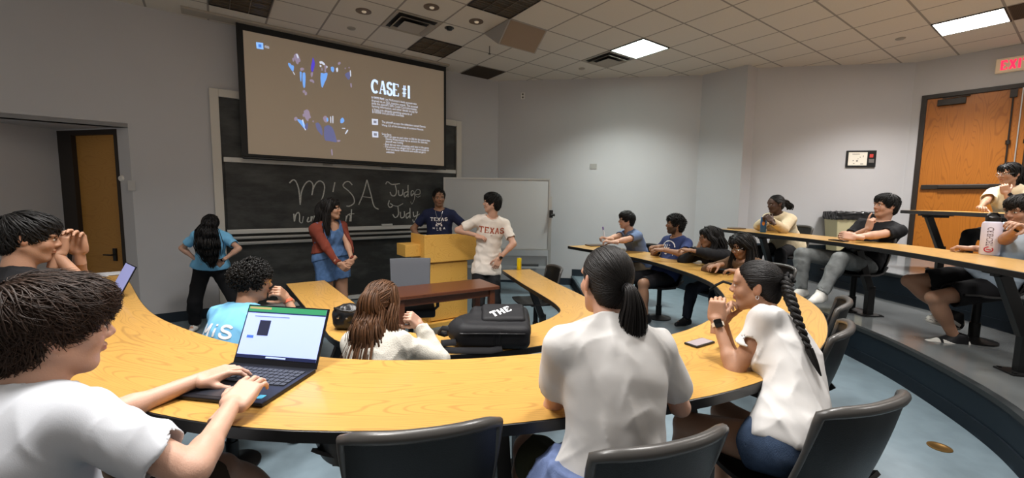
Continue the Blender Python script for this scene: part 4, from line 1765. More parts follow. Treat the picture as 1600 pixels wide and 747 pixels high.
# primitives: (function, lo, hi)
def cone(a, b, ra, rb):
    a, b = np.asarray(a, float), np.asarray(b, float)
    ba = b - a
    L2 = float(ba @ ba) + 1e-12

    def fn(X, Y, Z):
        t = np.clip(((X - a[0]) * ba[0] + (Y - a[1]) * ba[1] + (Z - a[2]) * ba[2]) / L2, 0, 1)
        return np.sqrt((X - a[0] - t * ba[0]) ** 2 + (Y - a[1] - t * ba[1]) ** 2 + (Z - a[2] - t * ba[2]) ** 2) - (ra + t * (rb - ra))
    r = max(ra, rb)
    return fn, np.minimum(a, b) - r, np.maximum(a, b) + r


def cutcone(a, b, ra, rb, n=None):
    """cone with a flat end at b"""
    f, lo, hi = cone(a, b, ra, rb)
    b = np.asarray(b, float)
    n = unit(b - np.asarray(a)) if n is None else unit(n)

    def fn(X, Y, Z):
        d0, d1 = f(X, Y, Z), (X - b[0]) * n[0] + (Y - b[1]) * n[1] + (Z - b[2]) * n[2]
        h_ = np.maximum(.010 - np.abs(d0 - d1), 0)
        return np.maximum(d0, d1) + h_ * h_ * 25
    return fn, lo, hi


def bored(prim, a, b, ra, rb):
    """hollow end: a sleeve or trouser leg with its mouth cut out"""
    f, lo, hi = prim
    g = cone(a, b, ra, rb)[0]

    def fn(X, Y, Z):
        d0, d1 = f(X, Y, Z), -g(X, Y, Z)
        h_ = np.maximum(.005 - np.abs(d0 - d1), 0)
        return np.maximum(d0, d1) + h_ * h_ * 50
    return fn, lo, hi


def ell(c, r, M=None):
    c = np.asarray(c, float)
    r = np.asarray(r, float)
    R = np.eye(3) if M is None else np.asarray(M, float)

    def fn(X, Y, Z):
        x, y, z = X - c[0], Y - c[1], Z - c[2]
        u = (R[0, 0] * x + R[0, 1] * y + R[0, 2] * z)
        v = (R[1, 0] * x + R[1, 1] * y + R[1, 2] * z)
        w = (R[2, 0] * x + R[2, 1] * y + R[2, 2] * z)
        k0 = np.sqrt((u / r[0]) ** 2 + (v / r[1]) ** 2 + (w / r[2]) ** 2)
        k1 = np.sqrt((u / r[0] ** 2) ** 2 + (v / r[1] ** 2) ** 2 + (w / r[2] ** 2) ** 2)
        return k0 * (k0 - 1) / (k1 + 1e-9)
    m = max(r)
    return fn, c - m, c + m


def rbox(c, b, r, M=None):
    c = np.asarray(c, float)
    R = np.eye(3) if M is None else np.asarray(M, float)

    def fn(X, Y, Z):
        x, y, z = X - c[0], Y - c[1], Z - c[2]
        q = [np.abs(R[k, 0] * x + R[k, 1] * y + R[k, 2] * z) - (b[k] - r) for k in range(3)]
        out = np.sqrt(np.maximum(q[0], 0) ** 2 + np.maximum(q[1], 0) ** 2 + np.maximum(q[2], 0) ** 2)
        return out + np.minimum(np.maximum(np.maximum(q[0], q[1]), q[2]), 0) - r
    m = float(np.linalg.norm(b))
    return fn, c - m, c + m


def ik(S_, T, l1, l2, pole):
    S_, T = np.asarray(S_, float), np.asarray(T, float)
    d = T - S_
    L = np.linalg.norm(d)
    if L > (l1 + l2) * .999:
        T = S_ + d / L * (l1 + l2) * .999
        d = T - S_
        L = np.linalg.norm(d)
    L = max(L, abs(l1 - l2) + 1e-3)
    a = (l1 * l1 - l2 * l2 + L * L) / (2 * L)
    h = math.sqrt(max(l1 * l1 - a * a, 0))
    u = d / L
    p = np.asarray(pole, float)
    p = p - u * (p @ u)
    if np.linalg.norm(p) < 1e-4:
        p = np.cross(u, [1, 0, 0])
    return S_ + u * a + unit(p) * h, T


def basis(x, z):
    """columns X, Y, Z with X along x and Z near z"""
    x = unit(x)
    z = np.asarray(z, float)
    z = unit(z - x * (z @ x))
    return np.stack([x, np.cross(z, x), z], 1)


# ---------------------------------------------------------------- head
def head_mesh(h, fem, neck_a, neck_b, neck_r, brow=1.0, chubby=0.0, beard=None, lips=None, skin=(1, 1, 1), eyes=True, smile=0.0, mouth_open=0.0):
    """returns local verts, quads, colours. local: x right, y forward, z up; head ~0.23 tall"""
    lo, hi = np.array([-.12, -.16, -.26]), np.array([.12, .16, .15])
    lo = np.minimum(lo, np.asarray(neck_a) - .09)
    hi = np.maximum(hi, np.asarray(neck_a) + .09)
    f = Field(lo, hi, h)
    j = .92 if fem else 1.0
    f.add(ell((0, -.014, .03), (.073, .093, .084)), .02)
    f.add(ell((0, .032, -.030), (.058 * (j + chubby * .1), .060, .078)), .03)
    f.add(ell((0, .055, -.098), (.022 * j + .004, .020, .016)), .03)
    for s in (-1, 1):
        f.add(cone((s * .056 * j, -.008, -.045), (s * .018, .058, -.098), .017 + .004 * chubby, .013), .03)
        f.add(ell((s * .037, .058, -.028), (.024 + .006 * chubby, .022, .022)), .025)
        f.add(ell((s * .030, .078, .022), (.024, .013, .008 * brow)), .014)
    f.add(ell((0, .072, .045), (.048, .018, .035)), .03)
    # nose
    f.add(cone((0, .083, .014), (0, .104, -.024), .0085, .0115), .014)
    for s in (-1, 1):
        f.add(ell((s * .0115, .094, -.030), (.0085, .011, .0085)), .008)
    # sockets and eyeballs
    for s in (-1, 1):
        f.sub(ell((s * .031, .101, .002), (.017, .013, .011)), .012)
        f.add(ell((s * .031, .079, .001), (.0135, .0125, .0125)), .003)
    # lips
    f.sub(ell((0, .104, -.0605), (.020, .012, .0018 + .004 * mouth_open)), .003)
    f.add(ell((0, .0895, -.0555), (.022 + .003 * smile, .009, .0055)), .007)
    f.add(ell((0, .088, -.0665), (.019 + .003 * smile, .0095, .0062)), .007)
    # ears
    for s in (-1, 1):
        R = np.array([[1, .25 * s, 0], [-.25 * s, 1, 0.2], [0, -.2, 1]])
        R = np.array([unit(r) for r in R])
        f.add(ell((s * .077, -.012, -.004), (.008, .019, .031), R), .008)
        f.sub(ell((s * .086, -.006, .002), (.007, .010, .016), R), .006)
    f.add(cone(neck_a, neck_b, neck_r * 1.12, neck_r), .03)
    v, F = f.mesh()
    v = smooth_mesh(v, F, 1, .35)
    col = np.ones((len(v), 3)) * np.array(skin)
    x, y, z = v[:, 0], v[:, 1], v[:, 2]
    # warm cheeks, nose and ears
    red = np.array(skin) * np.array([1.0, .80, .76])

    def blend(mask, c):
        m = np.clip(mask, 0, 1)[:, None]
        col[:] = col * (1 - m) + np.asarray(c) * m
    blend(.5 * np.exp(-((np.abs(x) - .038) ** 2 + (z + .03) ** 2) / .018 ** 2) * (y > .03), red)
    blend(.4 * np.exp(-(x ** 2 + (z + .027) ** 2) / .014 ** 2) * (y > .07), red)
    blend(.5 * (np.abs(x) > .078), red)
    if beard is not None:
        b = 1 / (1 + np.exp((z + .045 - .25 * np.abs(x)) / .006)) * (y > -.005) * (z > -.125)
        b *= 1 - np.exp(-((x / .022) ** 2 + ((z + .061) / .011) ** 2) ** 2) * .8
        blend(b * beard[3], beard[:3])
    lc = lips if lips is not None else np.array(skin) * np.array([.86, .58, .55])
    blend(1.1 * np.exp(-((x / .021) ** 2 + ((z + .061) / .0095) ** 2) ** 3) * (y > .07), lc)
    if eyes:
        for s in (-1, 1):
            ex = (x - s * .031)
            r2 = (ex / .0118) ** 2 + ((z - .001) / .0062) ** 2
            blend(1.0 * (r2 < 1) * (y > .07), (.72, .68, .64))
            r2 = (ex / .0056) ** 2 + ((z - .001) / .0060) ** 2
            blend(1.0 * (r2 < 1) * (y > .07), (.03, .018, .012))
            # lash line and brow
            blend(.8 * np.exp(-((ex / .0135) ** 4 + ((z - .0075) / .0028) ** 2)) * (y > .06), (.02, .015, .012))
            bz = .0215 - 6 * (ex - s * .004) ** 2
            blend(.85 * np.exp(-((ex / .0175) ** 4 + ((z - bz) / (.0036 if fem else .0048)) ** 2)) * (y > .05), (.025, .018, .014))
    return v, F, col


def hand_mesh(h, curl, thumb=.3, spread=.12, right=True, rough=False):
    """fingers along +x, back of the hand +z, thumb side +y (mirrored for a left hand)"""
    if not hasattr(curl, '__len__'):
        curl = [curl] * 4
    f = Field((-.075, -.085, -.12), (.215, .095, .06), h)
    f.add(cone((-.07, 0, 0), (.0, 0, 0), .0245, .0235), .01)
    f.add(rbox((.048, 0, -.002), (.052, .040, .0145), .013), .02)
    f.add(ell((.03, .028, -.010), (.034, .017, .015)), .015)
    f.add(ell((.035, -.028, -.010), (.038, .014, .013)), .015)
    spec = ((.030, .072, .0092), (.010, .080, .0095), (-.0105, .074, .0090), (-.030, .058, .0080))
    for (y, L, r), c, k in zip(spec, curl, (1, .3, -.4, -1.1)):
        p = np.array([.094 - abs(y) * .12, y, .001])
        a = 0
        yaw = spread * k * (1 - min(1, c))
        for seg, (fr, da) in enumerate(((.46, 68), (.30, 92), (.24, 55))):
            a += math.radians(da * c) + (.06 if seg else .02)
            d = np.array([math.cos(a) * math.cos(yaw), math.sin(yaw) * math.cos(a), -math.sin(a)])
            q = p + d * L * fr * 1.05
            f.add(cone(p, q, r * (1 - .09 * seg), r * (.93 - .11 * seg)), .004)
            p = q
    p = np.array([.018, .026, -.008])
    t = thumb
    for seg, (L, r0, r1) in enumerate(((.046, .0150, .0115), (.036, .0115, .0100), (.028, .0100, .0080))):
        d = unit([.72 + .2 * seg * (1 - t) , .75 - .5 * t - .22 * seg, -.25 - .55 * t - .1 * seg])
        q = p + d * L
        f.add(cone(p, q, r0, r1), .008)
        p = q
    v, F = f.mesh()
    v = smooth_mesh(v, F, 1, .3)
    if not right:
        v = v * np.array([1, -1, 1])
        F = F[:, ::-1]
    return v, F


# ---------------------------------------------------------------- hair
def ellV(parts):
    """smooth union of ellipsoids evaluated on an (n,3) array"""
    def V(p):
        d = None
        for c, r in parts:
            q = (p - np.array(c)) / np.array(r)
            k0 = np.sqrt((q ** 2).sum(-1))
            k1 = np.sqrt(((q / np.array(r)) ** 2).sum(-1))
            e = k0 * (k0 - 1) / (k1 + 1e-9)
            if d is None:
                d = e
            else:
                k = .03
                hh = np.maximum(k - np.abs(d - e), 0)
                d = np.minimum(d, e) - hh * hh / (4 * k)
        return d
    return V


def gradV(V, p, e=.002):
    g = np.stack([V(p + np.eye(3)[k] * e) - V(p - np.eye(3)[k] * e) for k in range(3)], -1)
    return g / (np.linalg.norm(g, axis=-1, keepdims=True) + 1e-9)


def hairline(p, front=.078, side=.035, nape=-.075, fy=.05):
    """height above which the scalp carries hair"""
    y = p[..., 1]
    return np.interp(y, [-.10, -.065, -.035, -.012, .022, fy, fy + .03], [nape, nape, nape * .55, side - .03, side, front - .018, front])


def strands(n, V, flow, length, steps, rs, grav, off=(-.003, .006), lift=.0, wave=(0, 0), release=None, roots=None, mask=None, noise=.25, width=.006, flat=.4, taper=.25, gw=.3, collide=None, curl=None, sides=5, gfree=1.0, stop=None):
    """marches n locks over the hair volume; returns vertex array, quad array, per-lock shade"""
    if roots is None:
        pts = []
        while sum(map(len, pts)) < n:
            q = rs.normal(size=(n * 4, 3))
            q /= np.linalg.norm(q, axis=1, keepdims=True)
            q = q * .14 + np.array([0, -.01, .03])
            for _ in range(5):
                q = q - gradV(V, q) * V(q)[:, None]
            q = q[mask(q)]
            pts.append(q)
        roots = np.vstack(pts)[:n]
    n = len(roots)
    p = roots.copy()
    Ln = length[0] + (length[1] - length[0]) * rs.rand(n)
    ds = Ln / (steps - 1)
    o = off[0] + (off[1] - off[0]) * rs.rand(n)
    nz = rs.normal(size=(n, 3)) * noise
    ph = rs.rand(n) * 6.28
    P, Nn = [], []
    free = np.zeros(n)
    prev = None
    for k in range(steps):
        g = gradV(V, p)
        P.append(p.copy())
        Nn.append(g)
        s = k / (steps - 1)
        if release is not None:
            free = np.clip(release(p, s), 0, 1)
        d = flow(p, s) + nz * (.5 + s) + gw * grav
        if wave[0]:
            side = np.cross(g, d)
            d = d + side / (np.linalg.norm(side, axis=1, keepdims=True) + 1e-9) * (wave[0] * np.sin(ph + s * Ln * wave[1]))[:, None]
        t = d - g * (g * d).sum(1, keepdims=True)
        d = t * (1 - free[:, None]) + (gfree * grav + nz * .4 + (0 if not wave[0] else np.stack([np.sin(ph + s * Ln * wave[1]), np.cos(ph * 1.3 + s * Ln * wave[1]), 0 * ph], 1) * wave[0] * .6)) * free[:, None]
        if prev is not None:
            d = d / (np.linalg.norm(d, axis=1, keepdims=True) + 1e-9) + prev * .6
        d = d / (np.linalg.norm(d, axis=1, keepdims=True) + 1e-9)
        prev = d
        stepk = ds if stop is None else ds * np.clip(stop(p), .04, 1)
        p = p + d * stepk[:, None]
        tgt = o + lift * s * s
        e = V(p)
        corr = (e - tgt) * np.where(free > 0, np.where(e < 0, 1, 1 - free), 1)
        p = p - gradV(V, p) * corr[:, None]
        if collide is not None:
            e = collide(p)
            pen = np.minimum(e - .006 - np.maximum(o, 0), 0)
            p = p - gradV(collide, p) * pen[:, None]
    P = np.stack(P, 1)
    Nn = np.stack(Nn, 1)
    if curl is not None:
        T = np.gradient(P, axis=1)
        T /= np.linalg.norm(T, axis=2, keepdims=True) + 1e-9
        B = np.cross(T, Nn)
        a = ph[:, None] + np.linspace(0, 1, steps)[None] * Ln[:, None] / curl[1] * 6.28 * np.where(rs.rand(n) > .5, 1, -1)[:, None]
        amp = curl[0] * np.minimum(1, np.linspace(0, 4, steps))[None]
        P = P + (np.cos(a) * amp)[..., None] * Nn + (np.sin(a) * amp)[..., None] * B
    return lock_tubes(P, Nn, width, flat, taper, rs, sides)


def lock_tubes(P, Nn, width, flat, taper, rs, sides=5):
    n, m = P.shape[:2]
    T = np.gradient(P, axis=1)
    T /= np.linalg.norm(T, axis=2, keepdims=True) + 1e-9
    B = np.cross(T, Nn)
    B /= np.linalg.norm(B, axis=2, keepdims=True) + 1e-9
    N2 = np.cross(B, T)
    s = np.linspace(0, 1, m)
    prof = np.interp(s, [0, .12, .6, 1], [.55, 1, .95, taper])
    w = width * (.6 + .8 * rs.rand(n))[:, None] * prof[None]
    vs = []
    for k in range(sides):
        a = 2 * math.pi * k / sides
        vs.append(P + B * (np.cos(a) * w)[..., None] + N2 * (np.sin(a) * w * flat)[..., None])
    v = np.stack(vs, 2).reshape(-1, 3)           # n, m, sides
    base = (np.arange(n) * m * sides)[:, None, None] + (np.arange(m - 1) * sides)[None, :, None]
    k = np.arange(sides)[None, None]
    k2 = (k + 1) % sides
    F = np.stack([base + k, base + k2, base + sides + k2, base + sides + k], -1).reshape(-1, 4)
    sh = np.repeat(.65 + .7 * rs.rand(n), m * sides)
    return v, F, sh


def merge(parts):
    V_, F_, S_ = [], [], []
    o = 0
    for p in parts:
        V_.append(p[0])
        F_.append(p[1] + o)
        S_.append(p[2] if len(p) > 2 else np.ones(len(p[0])))
        o += len(p[0])
    return np.vstack(V_), np.vstack(F_), np.concatenate(S_)


def hair_cap(V, h, hl, off=0.0, rough=.0025, seed=1, extra=None):
    f = Field((-.16, -.2, -.2), (.16, .16, .2), h)
    X, Y, Z = np.meshgrid(*f.ax, indexing='ij')
    P = np.stack([X, Y, Z], -1).astype(np.float64)
    d = V(P) - off
    c = hl(P) - Z
    k = .012
    hh = np.maximum(k - np.abs(d - c), 0)
    d = np.maximum(d, c) + hh * hh / (4 * k)
    f.D = d.astype(np.float32)
    if rough:
        f.wrinkle(rough, .018, seed, (1, 1, .5))
    v, F = f.mesh()
    return v, F, np.full(len(v), .7)

M_skin = None


def skin_material():
    m = mat('skin', 'ffffff', .48, attr='tone', bump=(220, .10), noise=(14, .05))
    b = m.node_tree.nodes['Principled BSDF']
    b.inputs['Subsurface Weight'].default_value = .12
    b.inputs['Subsurface Radius'].default_value = (.012, .005, .003)
    b.inputs['Subsurface Scale'].default_value = .5
    b.inputs['Specular IOR Level'].default_value = .35
    return m


M_skin = skin_material()


def hair_material(name, col, rough=.55):
    m = mat(name, col, rough, attr='tone', spec=.28, noise=(90, .25))
    return m


M_hair = hair_material('hair_strands', '100c0a')


def cloth(name, col, rough=.88, bump=(420, .05), noise=(6, .04), sheen=.0):
    return mat(name, col, rough, bump=bump, noise=noise, sheen=sheen, spec=.25)


def jeans_mat(name, c, amount=.22):
    return mat(name, c, .85, bump=(500, .3, (1, 1, .3)), noise=(22, amount), spec=.2)


def deg(a):
    return np.array([math.cos(math.radians(a)), math.sin(math.radians(a)), 0.0])


UP = V3(0, 0, 1)


def head_basis(yaw, pitch=0, roll=0):
    """columns right, forward, up. yaw: compass degrees, pitch up positive, roll to own right positive"""
    f = deg(yaw) * math.cos(math.radians(pitch)) + UP * math.sin(math.radians(pitch))
    r = unit(np.cross(f, UP))
    u = np.cross(r, f)
    a = math.radians(roll)
    r, u = r * math.cos(a) - u * math.sin(a), u * math.cos(a) + r * math.sin(a)
    return np.stack([r, f, u], 1)


PEOPLE = {}


class Person:
    def __init__(s, label, face, pelvis, neck, head, hdir, zf, sc=1.0, fem=False, skin=(.5, .29, .19), girth=1.0, bend=.03, h=.0075, hh=.0045, hd=.0045, chest_face=None, seed=1, name='person', shoulders=None):
        s.label, s.fem, s.sc, s.skin, s.h, s.hh, s.hd = label, fem, sc, np.array(skin), h, hh, hd
        s.seed = seed
        s.face = face
        cf = face if chest_face is None else chest_face
        p0, p2 = np.asarray(pelvis, float), np.asarray(neck, float)
        f0, f1 = deg(face), deg(cf)
        axis = unit(p2 - p0)
        p1 = (p0 + p2) / 2 - unit(f0 - axis * (f0 @ axis)) * bend * 2
        s.zf = zf
        s.root_loc = V3(p0[0], p0[1], zf)
        s.head = np.asarray(head, float)
        s.HB = head_basis(*hdir)

        def sp(t):
            return (1 - t) ** 2 * p0 + 2 * t * (1 - t) * p1 + t * t * p2

        def fr(t):
            u = unit(2 * (1 - t) * (p1 - p0) + 2 * t * (p2 - p1))
            f = f0 * (1 - t) + f1 * t
            r = unit(np.cross(f, u))
            return r, np.cross(u, r), u
        s.sp, s.fr = sp, fr
        s.pelvis, s.neck = p0, p2
        if fem:
            W_ = [.165, .160, .140, .126, .130, .140, .138, .098]
            D_ = [.112, .108, .094, .088, .094, .098, .090, .066]
            s.sw = .148 * sc
        else:
            W_ = [.156, .156, .150, .148, .155, .165, .163, .112]
            D_ = [.108, .106, .102, .103, .110, .113, .100, .074]
            s.sw = .170 * sc
        if shoulders:
            s.sw *= shoulders
        s.tor = []
        for t, w, d in zip((0, .11, .25, .40, .55, .70, .83, .93), W_, D_):
            s.tor.append((t, w * sc * girth, d * sc * girth, .085 * sc))
        s.arm, s.leg = {}, {}
        s.parts = []
        r, f, u = fr(.9)
        s.chest = (r, f, u)
        s.sh = {'R': sp(.90) + r * s.sw - u * .005, 'L': sp(.90) - r * s.sw - u * .005}
        r0, f0_, u0 = fr(0)
        s.hipj = {'R': p0 + r0 * .088 * sc - u0 * .03, 'L': p0 - r0 * .088 * sc - u0 * .03}
        s.r0 = r0
        s.girth = girth

    def lean_sh(s, side, dv):
        s.sh[side] = s.sh[side] + np.asarray(dv, float)

    def arms(s, **kw):
        for side, a in kw.items():
            k = s.sc * (.94 if s.fem else 1.0)
            l1, l2 = .285 * k * a.get('len', 1), .255 * k * a.get('len', 1)
            S_ = s.sh[side]
            if 'e' in a:
                E, Wr = ik(S_, a['w'], l1, l2, np.asarray(a['e'], float) - (S_ + np.asarray(a['w'])) / 2)
            else:
                E, Wr = ik(S_, a['w'], l1, l2, a['pole'])
            f = a.get('f')
            f = unit(Wr - E) if f is None else unit(f)
            n = np.asarray(a.get('n', (0, 0, 1)), float)
            s.arm[side] = dict(S=S_, E=E, W=Wr, B=basis(f, n), curl=a.get('curl', .35), thumb=a.get('thumb', .4), spread=a.get('spread', .12))
        return s

    def legs(s, **kw):
        for side, a in kw.items():
            k = s.sc * (.96 if s.fem else 1.0)
            if 'k' in a:
                K = s.hipj[side] + unit(np.asarray(a['k'], float) - s.hipj[side]) * .43 * k
                A = K + unit(np.asarray(a['a'], float) - K) * .41 * k
            else:
                K, A = ik(s.hipj[side], a['a'], .43 * k, .41 * k, a['pole'])
            s.leg[side] = dict(H=s.hipj[side], K=K, A=A, yaw=a.get('yaw', s.face), pitch=a.get('pitch', 0))
        return s

    def sit(s, fwd=.42, splay=.10, zk=None, foot=-.02, side_yaw=8, pull=0.0):
        f = deg(s.face)
        for side, sg in (('R', 1), ('L', -1)):
            a = s.pelvis + f * (fwd + foot) + s.r0 * sg * (.09 + splay)
            a = np.array([a[0], a[1], s.zf + .085])
            s.legs(**{side: dict(a=a, pole=f + UP * .7 + s.r0 * sg * .15, yaw=s.face - sg * side_yaw)})
        return s

    # ------------------------------------------------------------ body
    def r_arm(s):
        k = s.sc * (.86 if s.fem else 1.0)
        return .047 * k, .039 * k, .038 * k, .0245 * k

    def r_leg(s):
        k = s.sc * s.girth ** .6
        return .086 * k, .058 * k, .054 * k, .036 * k

    def torso_prims(s, inf=0.0, ts=(0, 1), flare=0.0):
        out = []
        for t, w, d, hz in s.tor:
            if ts[0] <= t <= ts[1]:
                r, f, u = s.fr(t)
                k = inf + flare * max(0, .55 - t)
                out.append(ell(s.sp(t), (w + k, d + k, hz + inf * .5), np.stack([r, f, u])))
        if s.fem and ts[1] > .7:
            r, f, u = s.fr(.66)
            for sg in (-1, 1):
                out.append(ell(s.sp(.66) + f * .062 * s.sc * s.girth + r * sg * .062 * s.sc, (.06 * s.sc + inf, .055 * s.sc + inf, .06 * s.sc + inf), np.stack([r, f, u])))
        return out

    def clav_prims(s, inf=0.0):
        out = []
        for side in ('R', 'L'):
            out.append(cone(s.sp(.95), s.sh[side], .052 * s.sc + inf, .054 * s.sc * (.9 if s.fem else 1) + inf))
        return out

    def build_body(s):
        R = []
        ra = s.r_arm()
        rl = s.r_leg()
        for p in s.torso_prims():
            R.append((p, .05))
        for p in s.clav_prims():
            R.append((p, .04))
        for side, a in s.arm.items():
            R.append((cone(a['S'], a['E'], ra[0], ra[1]), .02))
            R.append((cone(a['E'], a['W'], ra[2], ra[3]), .015))
            m = a['E'] * .72 + a['W'] * .28
            R.append((cone(a['E'] * .9 + a['W'] * .1, m, ra[2] * .98, ra[2] * 1.02), .02))
        for side, l in s.leg.items():
            R.append((cone(l['H'], l['K'], rl[0], rl[1]), .04))
            R.append((cone(l['K'], l['A'], rl[2], rl[3]), .02))
            back = -unit(np.cross(np.cross(l['K'] - l['H'], l['A'] - l['K']), l['A'] - l['K']))
            back = back if np.linalg.norm(back) > .5 else V3(0, 0, 0)
            c = l['K'] * .68 + l['A'] * .32 + back * .0
            u = unit(l['A'] - l['K'])
            x = unit(np.cross(u, [1, .3, .2]))
            R.append((ell(c, (rl[2] * 1.08, rl[2] * 1.08, .12 * s.sc), np.stack([x, np.cross(u, x), u])), .03))
            R.append((cone(l['A'], l['A'] + deg(l['yaw']) * .1 - UP * .04, rl[3], .03), .02))
        lo = np.min([p[0][1] for p in R], 0) - .03
        hi = np.max([p[0][2] for p in R], 0) + .03
        f = Field(lo, hi, s.h)
        for p, k in R:
            f.add(p, k)
        v, F = f.mesh()
        parts = [(v, F, np.tile(s.skin, (len(v), 1)))]
        # head
        HB, hc = s.HB, s.head
        hs = s.sc * s.head_scale
        toL = lambda p: (HB.T @ (np.asarray(p) - hc)) / hs
        na = toL(s.sp(.97))
        nr = (.047 if s.fem else .056) * (1 + .08 * (s.girth - 1))
        hv, hF, hcol = head_mesh(s.hd / hs, s.fem, na, (0, -.022, -.055), nr, skin=s.skin, **s.face_kw)
        parts.append((hv * hs @ HB.T + hc, hF, hcol))
        for side, a in s.arm.items():
            k = s.sc * (.90 if s.fem else 1.0)
            v, F = hand_mesh(s.hh / k, a['curl'], a['thumb'], a['spread'], side == 'R')
            v = v * k @ a['B'].T + a['W']
            c = np.tile(s.skin, (len(v), 1))
            parts.append((v, F, c))
        V_, F_, C_ = [], [], []
        o = 0
        for v, F, c in parts:
            V_.append(v)
            F_.append(F + o)
            C_.append(c)
            o += len(v)
        s.body = fast_mesh('person', np.vstack(V_), np.vstack(F_), M_skin, col=np.vstack(C_), origin=s.root_loc)
        tag(s.body, s.label, 'person')
        PEOPLE[s.body.name] = s
        return s

    head_scale = 1.0
    face_kw = {}

    def child(s, name, v, F, m, col=None, mi=None):
        o = fast_mesh(name, np.asarray(v) - s.root_loc, F, m, s.body, mi=mi, col=col)
        return o

    def add_mb(s, name, mb, m, smooth=40, bevel=0):
        """world-space MB as a child"""
        mb.v = [(p[0] - s.root_loc[0], p[1] - s.root_loc[1], p[2] - s.root_loc[2]) for p in mb.v]
        return mb.build(name, m, s.body, smooth=smooth, bevel=bevel)

    # ------------------------------------------------------------ clothes
    def top(s, name, m, sleeve=.62, inf=.014, hem=-.02, neck=.018, flare=.05, fold=(.004, .085), sl_inf=.016, vneck=0.0, long=False, cuff=.93, open_front=0.0, h=None, neck_t=.93):
        h = h or s.h
        R = [(p, .05) for p in s.torso_prims(inf, (-.01, 1), flare)]
        ra = s.r_arm()
        lo = np.min([p[0][1] for p in R] + [s.sh['R'] - .15, s.sh['L'] - .15] + [a[k] - .1 for a in s.arm.values() for k in 'SEW'], 0) - .03
        hi = np.max([p[0][2] for p in R] + [s.sh['R'] + .15, s.sh['L'] + .15] + [a[k] + .1 for a in s.arm.values() for k in 'SEW'], 0) + .03
        f = Field(lo, hi, h)
        for p, k in R:
            f.add(p, k)
        r, fw, u = s.fr(max(hem, 0))
        hp = s.sp(max(hem, 0)) + u * min(hem, 0)
        f.clip(hp, -u, .006)
        for p in s.clav_prims(inf):
            f.add(p, .045)
        for side, a in s.arm.items():
            if long:
                f.add(cone(a['S'], a['E'], ra[0] + sl_inf, ra[1] + sl_inf), .03)
                e = a['E'] * (1 - cuff) + a['W'] * cuff
                d = unit(a['W'] - a['E'])
                q = ra[3] + sl_inf * .75 - max(.010, 1.5 * h)
                f.add(bored(cutcone(a['E'], e, ra[2] + sl_inf, ra[3] + sl_inf * .75), e - d * .02, e + d * .06, q, q), .02)
            else:
                e = a['S'] * (1 - sleeve) + a['E'] * sleeve
                d = unit(a['E'] - a['S'])
                rr = ra[0] * (1 - sleeve) + ra[1] * sleeve + sl_inf + .006
                q = rr - max(.012, 1.6 * h)
                f.add(bored(cutcone(a['S'], e, ra[0] + sl_inf, rr), e - d * .012, e + d * .05, q, q), .025)
        if fold:
            f.wrinkle(fold[0], fold[1], s.seed)
        # neck opening
        r, fw, u = s.fr(neck_t)
        base = s.sp(neck_t) + fw * (.012 + vneck * .5)
        top_ = s.head + s.HB @ V3(0, -.01, -.05)
        nr = (.047 if s.fem else .056) * s.sc + neck
        f.sub(cone(base - u * (.0 + vneck), base + (top_ - base) * 1.0 + u * .05, nr * (1 - .25 * (vneck > 0)), nr + .02), .006)
        if open_front:
            r, fw, u = s.fr(.6)
            f.sub(rbox(s.sp(.5) + fw * .22, (open_front, .16, .5), .02, np.stack([r, fw, u])), .01)
        v, F = f.mesh()
        s.shirt_v, s.shirt_F = v, F
        o = s.child(name, v, F, m)
        return o

    def collar(s, name, m, r=.0055, neck=.018):
        """ribbed neck band: a ring laid on the neck opening"""
        rr, fw, u = s.fr(.96)
        bvh = BVHTree.FromPolygons([Vector(p) for p in s.shirt_v], [tuple(q) for q in s.shirt_F])
        nr = (.047 if s.fem else .056) * s.sc + neck + .004
        c = s.sp(.95) + fw * .012
        pts = []
        for k in range(36):
            a = 2 * math.pi * k / 36
            d = rr * math.cos(a) + fw * math.sin(a)
            p = c + d * nr + u * .3
            hit = bvh.ray_cast(Vector(p), Vector(-u))
            if hit[0] is not None:
                pts.append(np.array(hit[0]) + u * .002)
        if len(pts) < 20:
            return None
        pts.append(pts[0])
        mb = MB()
        mb.tube(pts, r, 8, caps=False)
        return s.add_mb(name, mb, m, 60)

    def bottom(s, name, m, cut=1.0, inf=.010, knee=.010, ankle=.016, waist=.14, fold=(.0045, .10), h=None, hollow=True):
        """cut: fraction of the leg covered (0.5 = knee, 1 = ankle)"""
        h = h or s.h
        rl = s.r_leg()
        R = [(p, .05) for p in s.torso_prims(inf * .8, (-.01, .3))]
        lo = np.min([p[0][1] for p in R] + [l[k] - .14 for l in s.leg.values() for k in 'HKA'], 0)
        hi = np.max([p[0][2] for p in R] + [l[k] + .14 for l in s.leg.values() for k in 'HKA'], 0)
        f = Field(lo, hi, h)
        for p, k in R:
            f.add(p, k)
        r, fw, u = s.fr(waist)
        f.clip(s.sp(waist), u, .006)
        for side, l in s.leg.items():
            if cut <= .5:
                e = l['H'] + (l['K'] - l['H']) * cut * 2
                re = rl[0] + (rl[1] - rl[0]) * cut * 2
                f.add(cutcone(l['H'], e, rl[0] + inf, re + inf + .010), .04)
            else:
                f.add(cone(l['H'], l['K'], rl[0] + inf, rl[1] + knee), .04)
                q = (cut - .5) * 2
                e = l['K'] + (l['A'] - l['K']) * q
                re = rl[2] + (rl[3] - rl[2]) * q
                f.add(cutcone(l['K'], e, rl[2] + knee, re + ankle), .025)
                mid = l['K'] * .68 + l['A'] * .32
                f.add(cone(l['K'] * .8 + l['A'] * .2, mid, rl[2] * 1.06 + knee, rl[2] * 1.02 + knee), .03)
        if fold:
            f.wrinkle(fold[0], fold[1], s.seed + 7)
